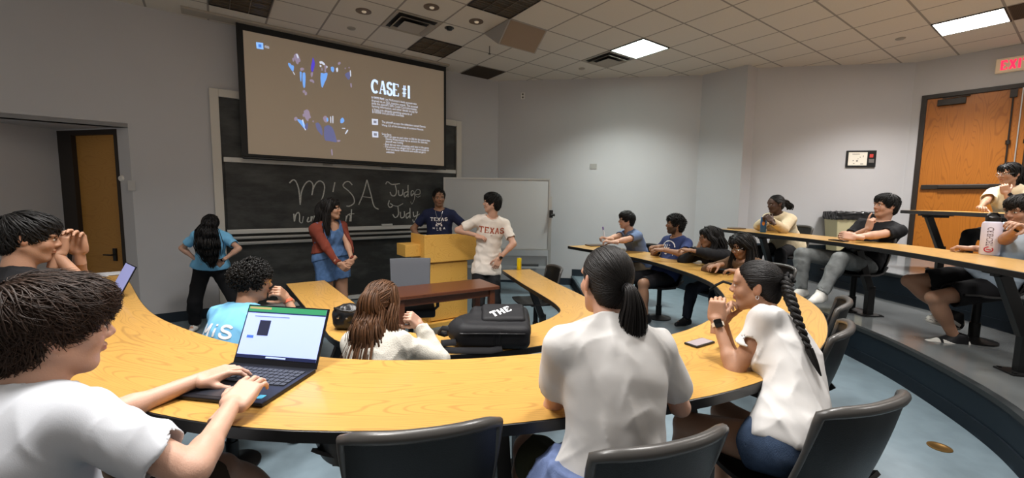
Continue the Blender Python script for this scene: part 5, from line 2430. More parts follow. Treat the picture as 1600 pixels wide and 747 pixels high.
        for side, l in s.leg.items():
            if cut <= .5:
                e = l['H'] + (l['K'] - l['H']) * cut * 2
                d = unit(l['K'] - l['H'])
                re = rl[0] + (rl[1] - rl[0]) * cut * 2 + inf
            else:
                q = (cut - .5) * 2
                e = l['K'] + (l['A'] - l['K']) * q
                d = unit(l['A'] - l['K'])
                re = rl[2] + (rl[3] - rl[2]) * q + ankle - .006
            re -= max(0, 1.3 * h - .008)
            f.sub(cone(e - d * .02, e + d * .06, re, re), .004)
        v, F = f.mesh()
        s.bot_v, s.bot_F = v, F
        return s.child(name, v, F, m)

    def shoes(s, up_m, sole_m, h=.006, accent=None, only=None, size=1.0):
        for side, l in s.leg.items():
            if only and side not in only:
                continue
            d = deg(l['yaw'])
            R = basis(d, UP)
            if l['pitch']:
                a = math.radians(l['pitch'])
                R = R @ np.array([[math.cos(a), 0, math.sin(a)], [0, 1, 0], [-math.sin(a), 0, math.cos(a)]])
            k = s.sc * (.9 if s.fem else 1.0) * size
            f = Field((-.10, -.07, -.1), (.22, .07, .09), h)
            f.add(cone((-.045, 0, -.040), (.05, 0, -.045), .040, .044), .03)
            f.add(cone((.05, 0, -.050), (.150, .004, -.056), .046, .034), .03)
            f.add(cone((-.03, 0, -.01), (-.01, 0, .03), .042, .043), .03)
            f.add(cone((.0, 0, .01), (.09, 0, -.035), .038, .030), .03)
            f.clip((0, 0, -.080), (0, 0, -1), .006)
            f.sub(cone((-.012, 0, .03), (-.005, 0, .08), .036, .037), .004)
            v, F = f.mesh()
            zc = v[F].mean(1)
            mi = (zc[:, 2] < -.058).astype(int)
            if accent is not None:
                xm, zm, ym = zc[:, 0], zc[:, 2], np.abs(zc[:, 1])
                sw_ = ((xm > .105) & (zm > -.058)) | ((np.abs(zm + .03 - .25 * (xm - .02)) < .011) & (xm > -.03) & (xm < .09)) | ((xm < -.045) & (zm > -.03) & (zm < .01))
                mi = np.where(sw_ & (mi == 0), 2, mi)
            v = v * k @ R.T + l['A']
            mats_ = [up_m, sole_m] + ([accent] if accent is not None else [])
            s.child('shoe', v, F, mats_, mi=mi)

    # ------------------------------------------------------------ hair helper
    def hl(s, P):
        """head-local to world"""
        return np.asarray(P) * (s.sc * s.head_scale) @ s.HB.T + s.head

    def toL(s, p):
        return ((np.asarray(p) - s.head) @ s.HB) / (s.sc * s.head_scale)

    def collider(s, inf=.02):
        """head-local distance to the clothed torso and upper arms"""
        E = []
        for t, w, d, hz in s.tor:
            if t > .9:
                continue
            r, f, u = s.fr(t)
            E.append((s.sp(t), np.stack([r, f, u]), np.array([w + inf, d + inf, hz])))
        caps = [(s.sp(.92), s.sh[q], .046 * s.sc + inf * .6) for q in 'RL'] + [(a['S'], a['E'], .047 * s.sc + inf) for a in s.arm.values()]
        hs = s.sc * s.head_scale

        def V(p):
            w = p * hs @ s.HB.T + s.head
            d = None
            for c, R, r in E:
                q = (w - c) @ R.T
                k0 = np.sqrt(((q / r) ** 2).sum(-1))
                k1 = np.sqrt(((q / r ** 2) ** 2).sum(-1))
                e = k0 * (k0 - 1) / (k1 + 1e-9)
                d = e if d is None else np.minimum(d, e)
            for a, b, r in caps:
                ba = b - a
                t = np.clip(((w - a) @ ba) / (ba @ ba), 0, 1)
                e = np.linalg.norm(w - a - t[..., None] * ba, axis=-1) - r
                d = np.minimum(d, e)
            return d / hs
        return V

    def hair(s, parts, col, var=(.6, 1.5), name='hair'):
        v, F, sh = merge(parts)
        c = np.array(lin(col)[:3])
        return s.child(name, s.hl(v), F, M_hair, col=c[None] * sh[:, None])

    def grav(s):
        return s.HB.T @ V3(0, 0, -1)

    # ------------------------------------------------------------ accessories
    def glasses(s, m=None, round_=.022, dark=False):
        m = m or mat('glasses_wire', '4a3c2c', .3, .7)
        mb = MB()
        for sg in (-1, 1):
            pts = [(sg * .032 + .024 * math.cos(a), .103 - .010 * abs(math.cos(a)) * (1 if math.cos(a) * sg > 0 else 0), .0 + round_ * .85 * math.sin(a)) for a in np.linspace(0, 2 * math.pi, 25)]
            mb.tube(s.hl(pts), .0016 * s.sc, 6, caps=False)
            mb.tube(s.hl([(sg * .055, .098, .004), (sg * .077, .05, .008), (sg * .082, -.015, .012), (sg * .080, -.03, -.006)]), .0016 * s.sc, 6)
        mb.tube(s.hl([(-.009, .106, .004), (0, .110, .007), (.009, .106, .004)]), .0016 * s.sc, 6)
        return s.add_mb('glasses', mb, m, 60)

    def watch(s, side, m_band, m_face=None, at_=.93, face_n=None, name='watch'):
        a = s.arm[side]
        d = unit(a['W'] - a['E'])
        c = a['E'] * (1 - at_) + a['W'] * at_
        ra = s.r_arm()
        r = ra[2] + (ra[3] - ra[2]) * at_ + .002
        mb = MB()
        x = unit(np.cross(d, UP if abs(d[2]) < .9 else V3(1, 0, 0)))
        y = np.cross(d, x)
        prof = []
        n = 28
        vs, fs = [], []
        for k in range(n):
            a_ = 2 * math.pi * k / n
            e = x * math.cos(a_) + y * math.sin(a_)
            for rr, t in ((r, -.010), (r + .003, -.009), (r + .003, .009), (r, .010)):
                vs.append(c + e * rr + d * t)
        for k in range(n):
            k2 = (k + 1) % n
            for j in range(3):
                fs.append((k * 4 + j, k * 4 + j + 1, k2 * 4 + j + 1, k2 * 4 + j))
        mb.add(vs, fs)
        o = s.add_mb(name, mb, m_band, 50)
        if m_face is not None:
            nrm = s.arm[side]['B'][:, 2] if face_n is None else unit(face_n)
            nrm = unit(nrm - d * (nrm @ d))
            mb = MB()
            R = Matrix(tuple(map(tuple, np.stack([d, np.cross(nrm, d), nrm], 1))))
            mb.box(tuple(c + nrm * (r + .005)), (.038, .033, .010), R)
            mb.v = [(p[0] - s.root_loc[0], p[1] - s.root_loc[1], p[2] - s.root_loc[2]) for p in mb.v]
            mb.build('watch_case', m_face, o, bevel=.004, smooth=50)
        return o

    def print_on(s, name, vs, fs, m, t=.72, back=False, dx=0, dy=0, scale=1.0, verts=None, depth=.0035, face_deg=None):
        """drape a flat mesh over the front (or back) of the shirt"""
        r, f, u = s.fr(t)
        if face_deg is not None:
            f = deg(face_deg)
            r = unit(np.cross(f, UP))
            u = np.cross(r, f)
        if back:
            f = -f
        else:
            r = -r
        bvh = BVHTree.FromPolygons([Vector(p) for p in s.shirt_v], [tuple(q) for q in s.shirt_F])
        c = s.sp(t)
        out, ok = [], []
        for x, y, *_ in vs:
            p = c + r * (x * scale + dx) + u * (y * scale + dy) + f * .5
            hit = bvh.ray_cast(Vector(p), Vector(-f))
            if hit[0] is None:
                out.append(c)
                ok.append(False)
            else:
                out.append(np.array(hit[0]) + f * depth)
                ok.append(True)
        mb = MB()
        mb.add([tuple(p) for p in out], [q for q in fs if all(ok[i] for i in q)])
        return s.add_mb(name, mb, m, None)


def seat(head, face, zf, sc=1.0, up=.17, fwd=.05, back=False, tl=.50):
    """pelvis and neck base under a given head position for somebody on a chair"""
    head = np.asarray(head, float)
    f = deg(face)
    neck = head - UP * up * sc - f * fwd
    pz = zf + .45 + .095
    c = np.clip((neck[2] - pz) / (tl * sc), .2, 1.0)
    sn = math.sqrt(1 - c * c) * (-1 if back else 1)
    pel = neck - f * sn * tl * sc
    pel[2] = neck[2] - c * tl * sc
    return pel, neck


# ---------------------------------------------------------------- hair styles
NAPE = ((0, -.050, -.036), (.059, .052, .056))
V_SHORT = ellV([((0, -.014, .034), (.079, .100, .091)), NAPE])
V_FULL = ellV([((0, -.016, .034), (.083, .104, .094)), ((0, .005, .070), (.074, .092, .052)), NAPE])
V_FRINGE = ellV([((0, -.014, .036), (.081, .102, .093)), ((0, .045, .075), (.060, .050, .038)), NAPE])


def st_short(p, n, seed, length=(.05, .085), V=V_FRINGE, front=.062, side=.018, nape=-.07, lift=.012, noise=.35, width=.0055, whorl=(.01, -.05, .13), fwd=.5, part=0.0, steps=8, cap=.004, wave=(0, 0), gw=.35, curl=None, sides=5, off=(-.004, .006), flat=.4, hang=.022):
    rs = np.random.RandomState(seed)
    g = p.grav()
    w = np.array(whorl)

    def flow(q, s):
        d = q - w
        d[:, 2] *= .35
        d[:, 1] += fwd * .05 * (q[:, 2] > .05)
        d[:, 0] += part * .05 * (q[:, 2] > .06)
        return d / (np.linalg.norm(d, axis=1, keepdims=True) + 1e-9)
    hlf = lambda q: hairline(q, front, side, nape)
    hr = np.random.RandomState(seed + 77).gamma(2.0, .75, n)
    L = strands(n, V, flow, length, steps, rs, g, off=off, lift=lift, mask=lambda q: q[:, 2] > hlf(q), noise=noise, width=width, gw=gw, wave=wave, curl=curl, sides=sides, flat=flat, stop=lambda q: (q[:, 2] - hlf(q) + hang * hr) / .012)
    c = hair_cap(V, max(p.hd, .005), hlf, -cap, .002, seed)
    return [c, L]


def bundle(path, n, r, seed, width=.005, wave=(0, 0), flat=.45, jitter=.1, steps=24, taper=.3, hollow=0.0, sides=5):
    """n locks running along a guide path (head-local) inside a tube of radius r(s)"""
    rs = np.random.RandomState(seed)
    P = catmull(path, 8)
    s0 = np.r_[0, np.cumsum(np.linalg.norm(np.diff(P, axis=0), axis=1))]
    t = np.linspace(0, s0[-1], steps)
    P = np.stack([np.interp(t, s0, P[:, k]) for k in range(3)], 1)
    T = np.gradient(P, axis=0)
    T /= np.linalg.norm(T, axis=1, keepdims=True)
    ref = np.array([1.0, 0.1, 0])
    A = np.cross(T, ref)
    A /= np.linalg.norm(A, axis=1, keepdims=True)
    B = np.cross(A, T)
    s = np.linspace(0, 1, steps)
    rr = np.interp(s, np.linspace(0, 1, len(r)), r)
    th = rs.rand(n) * 6.283
    q = np.sqrt(hollow ** 2 + (1 - hollow ** 2) * rs.rand(n))
    ph = rs.rand(n) * 6.283
    w = wave[0] * np.sin(ph[:, None] * .4 + s[None] * s0[-1] * wave[1])
    jt = rs.normal(size=(n, 1)) * jitter * s[None]
    a = (np.cos(th) * q)[:, None] * rr[None] + w
    b = (np.sin(th) * q)[:, None] * rr[None] + jt * rr[None]
    L = P[None] + a[..., None] * A[None] + b[..., None] * B[None]
    # uneven ends
    cutl = .86 + .14 * rs.rand(n)
    idx = np.clip(s[None] * cutl[:, None] * (steps - 1), 0, steps - 1.001)
    i0 = idx.astype(int)
    f = (idx - i0)[..., None]
    k = np.arange(n)[:, None]
    L = L[k, i0] * (1 - f) + L[k, i0 + 1] * f
    Nn = np.cos(th)[:, None, None] * A[None] + np.sin(th)[:, None, None] * B[None]
    return lock_tubes(L, Nn, width, flat, taper, rs, sides)


def braid(path, r, seed, pitch=.055, per=14, width=.0045):
    """three-strand plait along a head-local guide path, each strand a bundle of thin locks"""
    P = catmull(path, 30)
    s0 = np.r_[0, np.cumsum(np.linalg.norm(np.diff(P, axis=0), axis=1))]
    m = int(s0[-1] / .006) + 2
    t = np.linspace(0, s0[-1], m)
    P = np.stack([np.interp(t, s0, P[:, k]) for k in range(3)], 1)
    T = np.gradient(P, axis=0)
    T /= np.linalg.norm(T, axis=1, keepdims=True)
    A = np.cross(T, np.array([0.15, 1.0, 0.1]))
    A /= np.linalg.norm(A, axis=1, keepdims=True)
    B = np.cross(A, T)
    rr = np.interp(np.linspace(0, 1, m), np.linspace(0, 1, len(r)), r)
    out = []
    rs = np.random.RandomState(seed)
    for k in range(3):
        ph = t / pitch * math.pi * 2 / 1.5 + k * 2 * math.pi / 3
        x = np.sin(ph) * rr * .62
        y = np.sin(2 * ph) * rr * .34
        c = P + A * x[:, None] + B * y[:, None]
        Tc = np.gradient(c, axis=0)
        Tc /= np.linalg.norm(Tc, axis=1, keepdims=True)
        a2 = np.cross(Tc, B)
        a2 /= np.linalg.norm(a2, axis=1, keepdims=True)
        b2 = np.cross(Tc, a2)
        th = rs.rand(per) * 6.283
        q = np.sqrt(rs.rand(per)) * .9
        L = c[None] + (np.cos(th) * q)[:, None, None] * (a2 * (rr * .42)[:, None])[None] + (np.sin(th) * q)[:, None, None] * (b2 * (rr * .34)[:, None])[None]
        Nn = np.cos(th)[:, None, None] * a2[None] + np.sin(th)[:, None, None] * b2[None]
        out.append(lock_tubes(L, Nn, width, .6, .9, rs, 5))
        cv, cF = [], []
        core = lock_tubes(c[None], b2[None], 1.0, .8, .9, rs, 8)
        # core tube scaled to the strand radius
        n8 = 8
        ctr = np.repeat(c, n8, 0)
        d = core[0] - ctr
        d /= np.linalg.norm(d, axis=1, keepdims=True)
        out.append((ctr + d * np.repeat(rr * .36, n8)[:, None], core[1], np.full(len(ctr), .5)))
    return merge(out)


def st_tied(p, n, seed, tie, V=V_SHORT, front=.072, side=.012, nape=-.085, width=.0042, noise=.10, cap=.003, off=(-.002, .004)):
    """hair combed back over the skull to the tie point"""
    rs = np.random.RandomState(seed)
    tie = np.array(tie)
    hlf = lambda q: hairline(q, front, side, nape)
    pts = []
    while sum(map(len, pts)) < n:
        q = rs.normal(size=(n * 4, 3))
        q /= np.linalg.norm(q, axis=1, keepdims=True)
        q = q * .14 + np.array([0, -.01, .03])
        for _ in range(5):
            q = q - gradV(V, q) * V(q)[:, None]
        q = q[q[:, 2] > hlf(q) - .004]
        # more roots along the hairline
        keep = rs.rand(len(q)) < np.where(q[:, 2] - hlf(q) < .02, 1.0, .35)
        pts.append(q[keep])
    roots = np.vstack(pts)[:n]
    parts = []
    d = np.linalg.norm(roots - tie, axis=1)
    for lo, hi in ((0, .06), (.06, .10), (.10, .15), (.15, .20), (.20, .4)):
        m = (d >= lo) & (d < hi)
        if m.sum() < 3:
            continue
        Lm = float(d[m].mean()) * 1.16

        def flow(q, s):
            e = tie - q
            return e / (np.linalg.norm(e, axis=1, keepdims=True) + .004)
        parts.append(strands(int(m.sum()), V, flow, (Lm * .9, Lm * 1.08), 14, rs, np.zeros(3), off=off, roots=roots[m], noise=noise, width=width, gw=0, taper=.8, flat=.35))
    parts.append(hair_cap(V, max(p.hd, .004), hlf, -cap, .0015, seed))
    return parts


def st_long(p, n, seed, length=(.35, .5), part=0.0, V=V_SHORT, front=.07, side=.02, nape=-.08, width=.007, wave=(0, 0), noise=.12, rel=-.02, lift=.0, off=(-.002, .010), collide=None, steps=26, curl=None, face_open=True, gfree=1.0):
    rs = np.random.RandomState(seed)
    g = p.grav()
    hlf = lambda q: hairline(q, front, side, nape)

    def flow(q, s):
        c = np.stack([np.full(len(q), part), np.clip(q[:, 1], -.06, .06), np.full(len(q), .135)], 1)
        d = q - c
        d[:, 1] -= .03 * (q[:, 2] > .02)
        return d / (np.linalg.norm(d, axis=1, keepdims=True) + 1e-9)

    def release(q, s):
        return np.clip((rel - q[:, 2]) / .03, 0, 1)
    L = strands(n, V, flow, length, steps, rs, g, off=off, mask=lambda q: q[:, 2] > hlf(q), noise=noise, width=width, gw=.6, wave=wave, release=release, collide=collide or p.collider(.03), taper=.35, curl=curl, gfree=gfree, lift=lift)
    return [hair_cap(V, max(p.hd, .005), hlf, -.003, .002, seed), L]


def st_drape(p, n, seed, L=.40, width=.005, wave=(.012, 34), wide=1.0, front=.055, side=-.005, fringe=0, sides=True, base=380):
    """loose long hair: a combed cap, a curtain down the back and two side falls"""
    q = p.grav()
    bk = p.HB.T @ (-deg(p.face))
    A = np.array
    parts = st_long(p, base, seed, length=(.10, .17), V=V_FULL, width=width, wave=(.1, 24), front=front, side=side, nape=-.09, steps=14, rel=-.06, collide=lambda z: np.ones(len(z)))
    pth = [A((0, -.055, .075)), A((0, -.10, .02)), A((0, -.105, -.03)) + q * .03, A((0, -.10, 0)) + q * L * .5 + bk * .03, A((0, -.10, 0)) + q * L * .8 + bk * .045, A((0, -.10, 0)) + q * L + bk * .05]
    parts.append(bundle(pth, n, [.045 * wide, .076 * wide, .088 * wide, .100 * wide, .10 * wide, .075 * wide], seed + 1, width=width, wave=wave, jitter=.25, steps=30))
    if sides:
        for sx in (-1, 1):
            parts.append(bundle([A((sx * .05, .03, .10)), A((sx * .088, .005, .02)), A((sx * .092, -.02, -.03)), A((sx * .10, -.02, -.02)) + q * .14, A((sx * .10, -.02, 0)) + q * L * .85], n // 4, [.025, .032, .036, .045, .03], seed + 5 + sx, width=width, wave=wave, jitter=.3, steps=26))
    if fringe:
        parts.append(st_short(p, fringe, seed + 9, length=(.05, .07), V=V_SHORT, front=.058, side=.05, fwd=1.6)[1])
    return parts

# ================================================================== PEOPLE
LIGHT, FAIR, TAN, BROWN, DARK = (.50, .30, .22), (.50, .29, .205), (.38, .21, .135), (.27, .145, .088), (.075, .040, .028)
W_TEE = cloth('white_tee', 'c3c1bf')
W_TEE2 = cloth('white_tee_cool', 'bbbec4')
BLK = cloth('black_cloth', '141417')
BLK2 = cloth('black_cloth_faded', '1d1d21')
NAVY = cloth('navy_cloth', '1d2440')
SKY = cloth('sky_blue_tee', '74b4dc')
CREAM = cloth('cream_fleece', 'c3b497', .95, bump=(90, .5))
CREAM2 = cloth('cream_shirt', 'ddd0b4')
KNIT = cloth('white_knit', 'c2beb4', .95, bump=(160, .35))
RUST = cloth('rust_knit', '6c3226', .95, bump=(150, .3))
POLO = cloth('blue_grey_polo', '5d6c8a')
BRN = cloth('brown_jacket', '5a4330')
GREYBLUE = cloth('pale_blue_tee', 'a9b8c6')
DENIM = jeans_mat('denim_blue', '4a668e')
DENIM_D = jeans_mat('denim_dark', '36455c')
DENIM_G = jeans_mat('denim_grey', '777a7a', .16)
DENIM_N = jeans_mat('denim_navy', '171b26', .1)
OLIVE = cloth('olive_shorts', '3d4030')
GREY = cloth('grey_shorts', '4b4036')
CHAMB = jeans_mat('blue_chambray', '6878a0', .18)
SH_W = cloth('white_shoe', 'd4d2cc', .6)
SH_B = cloth('black_shoe', '17171a', .5)
SOLE_W = mat('white_sole', 'cfccc4', .6)
SOLE_B = mat('black_sole', '151517', .6)
SILVER = mat('silver', 'c8c8c8', .25, 1.0)
GLASS_BLK = mat('black_glass', '08080a', .08)
PRINT_W = mat('white_print', 'dcdde0', .8)
PRINT_O = mat('burnt_orange_print', '9c4426', .8)


def in_front(h, yaw, d):
    return np.asarray(h) + deg(yaw) * d


# ---- 1 young man typing, left foreground
h = at(84, 514, 1.08)
pel = V3(-1.17, 1.00, TIER[1] + .53)
nk = h - UP * .165 - deg(84) * .06
p = Person('person with brown hair in a white tee typing on the open laptop', 84, pel, nk, h, (54, -4, 0), TIER[1], skin=LIGHT, h=.0055, hh=.003, hd=.0034, seed=11, girth=1.0, bend=.07)
p.head_scale = 1.06
P1 = p
rw, lw_ = on_z(362, 634, 1.0), on_z(309, 594, .985)
p.arms(R=dict(w=rw, pole=(.8, -.3, -.5), f=at(392, 600, 1.52) - at(362, 634, 1.42), n=(.25, -.2, 1), curl=[.35, .28, .28, .35], thumb=.25),
       L=dict(w=lw_, pole=(-.5, -.5, -.6), f=at(350, 580, 1.68) - at(309, 594, 1.62), n=(-.1, -.2, 1), curl=[.3, .25, .3, .35], thumb=.35))
p.legs(R=dict(k=at(392, 700, 1.60), a=(-.92, 1.75, TIER[1] + .085), pole=(0, 1, 0), yaw=70), L=dict(k=at(262, 680, 1.62), a=(-1.35, 1.7, TIER[1] + .085), pole=(0, 1, 0), yaw=95))
p.build_body()
p.top('shirt', W_TEE2, sleeve=.74, inf=.016, sl_inf=.022, fold=(.0045, .11), hem=-.08, neck=.014)
p.collar('neck_band', W_TEE2)
p.bottom('shorts', GREY, cut=.44, inf=.018)
p.shoes(SH_W, SOLE_W)
p.hair(st_short(p, 4200, 5, length=(.07, .11), V=ellV([((0, -.016, .040), (.092, .114, .102)), ((0, .05, .07), (.070, .060, .05)), ((0, -.052, -.04), (.062, .054, .062))]), front=.052, side=.020, nape=-.10, hang=.024, lift=.016, noise=.34, width=.0019, wave=(.22, 50), fwd=.8, steps=11, off=(-.006, .006)), '2a1a10')
mb = MB()
c = p.sp(.965)
r_, f_, u_ = p.fr(.95)
mb.tube([c + (r_ * math.cos(a) * 1.0 + f_ * math.sin(a)) * .066 + u_ * (.012 - .03 * max(0, math.sin(a))) for a in np.linspace(0, 6.283, 40)], .0016, 5, caps=False)
p.add_mb('necklace', mb, SILVER)

# ---- 2 young man in a black tee, hands clasped, far left
h = at(46, 372, 2.1)
pel, nk = seat(h, 62, TIER[1], tl=.52)
p = Person('person in a black tee with clasped raised hands at the left edge', 62, pel, nk, h, (43, -8, 0), TIER[1], skin=TAN, h=.0065, hh=.0035, hd=.004, seed=12)
hc = at(104, 378, 2.22)
p.arms(R=dict(w=hc + V3(-.01, -.05, -.06), pole=(.5, -.2, -1), f=(.12, .15, 1), n=(.5, -.8, .1), curl=[.75, .8, .85, .85], thumb=.5),
       L=dict(w=hc + V3(.01, .05, -.06), pole=(-.5, .6, -1), f=(.1, -.15, 1), n=(-.4, .9, .1), curl=[.5, .45, .55, .6], thumb=.5))
p.sit()
p.build_body()
p.top('shirt', BLK, sleeve=.66)
p.bottom('trousers', BLK2, cut=.97)
p.shoes(SH_B, SOLE_B)
p.hair(st_short(p, 900, 6, length=(.07, .105), V=V_FULL, front=.05, side=.012, nape=-.085, fwd=.9, width=.005, noise=.25, steps=10), '0b0909')

# ---- 3 woman in a sky blue tee, head bowed, by the chalkboard
Y3 = 4.92
h = at(329, 362, 4.72)
pelv = at(329, 418, 4.98)
nk = at(331, 378, 4.86)
nk[2] = pelv[2] + .43
h[2] = nk[2] + .10
p = Person('person in a sky blue tee with hair over a bowed face, hands on hips', -58, pelv, nk, h, (-70, -48, -12), 0, sc=.90, fem=True, skin=FAIR, h=.009, hd=.006, seed=13, bend=.02)
p.arms(R=dict(w=at(309, 408, 4.86), pole=(-.9, -.1, .1), f=(.5, -.3, -.5), n=(-.4, -.8, .2), curl=.6),
       L=dict(w=at(347, 408, 4.78), pole=(.9, .2, .1), f=(-.6, .1, -.5), n=(.3, -.9, .2), curl=.6))
fl = on_z(305, 508, .07)
p.legs(R=dict(a=(fl[0], fl[1], .08), pole=(.3, -1, 0), yaw=-75), L=dict(a=(pelv[0] + .34, pelv[1] + .12, .08), pole=(.4, -1, 0), yaw=-40))
p.build_body()
p.top('shirt', SKY, sleeve=.66, inf=.02, hem=.02)
p.bottom('trousers', BLK, cut=.97, inf=.012, knee=.022, ankle=.03, waist=.2)
p.shoes(SH_W, SOLE_W, h=.009)
toL = p.toL
fall = [(0.0, .02, .10), (-.015, .085, .07), (-.02, .11, .02)]
q0_ = p.hl([(-.02, .115, .02)])[0]
q1_, q2_ = at(325, 396, 4.66), at(334, 424, 4.70)
parts = [st_short(p, 500, 7, length=(.10, .16), V=V_FULL, wave=(.5, 50), width=.007, front=.05, side=-.02, nape=-.10, noise=.4)[k] for k in (0, 1)]
w_ = [p.hl([(0, .0, .13)])[0], at(326, 352, 4.62), at(325, 372, 4.60), at(328, 392, 4.64), at(333, 418, 4.70)]
parts.append(bundle([toL(q) for q in w_], 420, [.05, .11, .13, .085, .02], 8, width=.007, wave=(.030, 55), jitter=.3))
w_ = [p.hl([(-.06, -.02, .09)])[0], at(312, 362, 4.72), at(311, 380, 4.74)]
parts.append(bundle([toL(q) for q in w_], 120, [.05, .06, .03], 9, width=.008, wave=(.016, 45)))
p.hair(parts, '0a0809')
p.watch('L', BLK, GLASS_BLK)

# ---- 4 curly-haired man, lower table, seen from behind
h = at(394, 441, 2.62)
pel, nk = seat(h, 76, 0, tl=.435)
p = Person('person with curly black hair and glasses in a sky blue tee at the lower table', 76, pel, nk, h, (34, -2, 0), 0, sc=.98, skin=TAN, h=.007, hd=.004, hh=.0035, seed=14, bend=.04)
ew = on_z(481, 489, .80)
p.arms(R=dict(w=at(447, 465, 2.74), e=at(487, 492, 2.86), f=at(432, 452, 2.72) - at(448, 466, 2.82), n=(.6, -.5, .6), curl=[.6, .7, .75, .8], thumb=.3),
       L=dict(w=in_front(pel, 84, .42) + V3(-.05, 0, .24), pole=(-.25, .2, -1), curl=.4))
p.sit()
p.build_body()
p.top('shirt', SKY, sleeve=.62)
p.bottom('trousers', BLK2, cut=.97)
p.shoes(SH_B, SOLE_W)
p.hair(st_short(p, 900, 9, length=(.05, .085), V=ellV([((0, -.012, .045), (.088, .108, .100))]), front=.06, side=.0, nape=-.075, lift=.022, noise=.5, width=.0042, steps=26, curl=(.0085, .024), fwd=.3, sides=5, flat=.8), '0b0908')
p.glasses(mat('amber_frame', 'c08a3c', .3))
vs, fs = block_text('MiS', .075, .07, .016, .25)
p.print_on('back_print', vs, fs, PRINT_W, t=.62, back=True, dx=.0)
p.watch('R', mat('coral_band', 'd2603f', .6), None, at_=.90, name='bracelet')

# ---- 5 woman in denim overalls and a rust cardigan
h = at(517, 327, 4.82)
pelv = np.array([h[0] - .02, h[1] + .03, .92])
nk = np.array([h[0] - .03, h[1] + .01, h[2] - .175])
p = Person('person in denim shortalls and a rust cardigan standing at the chalkboard', -38, pelv, nk, h, (8, 6, 0), 0, sc=1.0, fem=True, skin=TAN, h=.0075, hd=.0055, seed=15, girth=1.12)
hw = at(541, 417, 4.60)
p.arms(R=dict(w=hw + V3(-.05, -.05, .03), pole=(-.6, -.5, 0), f=(.6, .1, -.6), n=(-.3, -.9, .1), curl=.45),
       L=dict(w=hw + V3(.05, .06, .04), pole=(.9, .2, 0), f=(-.55, -.35, -.6), n=(.4, -.7, .4), curl=.45))
p.legs(R=dict(a=(pelv[0] - .06, pelv[1] - .03, .085), pole=(.6, -.7, 0)), L=dict(a=(pelv[0] + .10, pelv[1] + .06, .085), pole=(.6, -.7, 0)))
p.build_body()
p.top('overall_bib', DENIM, sleeve=.05, inf=.024, hem=0.0, neck=.05, vneck=.09, sl_inf=-.01, flare=.02)
p.top('cardigan', RUST, long=True, inf=.026, sl_inf=.024, hem=.22, neck=.05, vneck=.10, cuff=.98, flare=.06, fold=(.004, .07), open_front=.115)
# the cardigan hangs open: cut a band down the front
f_ = p.fr(.5)[1]
p.bottom('overall_shorts', DENIM, cut=.25, inf=.024, waist=.30)
p.shoes(SH_W, SOLE_W, h=.009)
p.hair(st_drape(p, 420, 10, L=.42, width=.006, wave=(.010, 22), fringe=90, wide=.9), '0c0807')

# ---- 6 man behind the lectern
h = at(686, 309, 6.02)
pelv = np.array([h[0], h[1] + .02, .95])
nk = np.array([h[0], h[1] + .03, h[2] - .185])
p = Person('person in a navy printed tee standing behind the lectern', -84, pelv, nk, h, (-72, -4, 0), 0, sc=1.03, skin=BROWN, h=.0085, hd=.006, seed=16)
lz = zt
p.arms(R=dict(w=at(655, 372, 5.86), pole=(-.8, .5, -.2), f=(.3, -.7, -.6), n=(-.6, -.3, .6), curl=.4),
       L=dict(w=at(716, 372, 5.86), pole=(.9, .5, -.2), f=(-.3, -.7, -.6), n=(.5, -.3, .6), curl=.4))
p.legs(R=dict(a=(pelv[0] - .10, pelv[1], .085), pole=(0, -1, 0)), L=dict(a=(pelv[0] + .10, pelv[1] + .02, .085), pole=(0, -1, 0)))
p.face_kw = dict(beard=(.03, .02, .015, .35))
p.build_body()
p.top('shirt', NAVY, sleeve=.68, inf=.018)
p.bottom('trousers', BLK2, cut=.97)
p.shoes(SH_B, SOLE_B, h=.009)
p.hair(st_short(p, 420, 11, length=(.03, .05), V=V_SHORT, front=.068, side=.02, nape=-.06, curl=(.004, .02), steps=14, width=.005, lift=.012), '0a0807')
vs, fs = block_text('TEXAS', .045, .044, .0095, .14)
p.print_on('chest_lettering', vs, fs, PRINT_W, t=.80, dy=.0)
vs, fs = [], []
n = 20
ring = [(.047 * math.cos(a), .034 * math.sin(a)) for a in np.linspace(0, math.pi, n)] + [(-.047, -.012), (.047, -.012)]
vs = [(a, b, 0) for a, b in ring]
fs = [tuple(range(len(vs)))]
ribbon([(-.026, .03), (-.036, .05)], .006, vs, fs)
ribbon([(.026, .03), (.036, .05)], .006, vs, fs)
p.print_on('robot_emblem', vs, fs, PRINT_W, t=.80, dy=-.085)
vs, fs = [], []
for sx in (-.019, .019):
    k = len(vs)
    vs += [(sx + .010 * math.cos(a), .008 + .008 * math.sin(a), 0) for a in np.linspace(0, 6.28, 13)[:-1]]
    fs.append(tuple(range(k, k + 12)))
p.print_on('robot_eyes', vs, fs, NAVY, t=.80, dy=-.085, depth=.005)
vs, fs = block_text('MISA', .024, .032, .007, .7)
p.print_on('chest_lettering', vs, fs, PRINT_W, t=.80, dy=-.128)
vs, fs = [], []
ribbon([(-.03, 0), (-.008, 0)], .006, vs, fs)
ribbon([(.012, 0), (.035, 0)], .006, vs, fs)
p.print_on('small_print', vs, fs, PRINT_W, t=.80, dy=-.155)
mb = MB()
rr_, ff_, uu_ = p.fr(.95)
bv = BVHTree.FromPolygons([Vector(q) for q in p.shirt_v], [tuple(q) for q in p.shirt_F])
for sg in (-1, 1):
    pts = []
    for x in np.linspace(0, 1, 9):
        q = p.sp(.97) + rr_ * sg * (.052 * (1 - x) ** .8) - UP * (.15 * x) + ff_ * .4 + UP * .03
        ht = bv.ray_cast(Vector(q), Vector(-ff_))
        if ht[0] is not None:
            pts.append(np.array(ht[0]) + ff_ * .004)
    if len(pts) > 2:
        mb.tube(pts, .0025, 5)
p.add_mb('necklace', mb, SILVER)

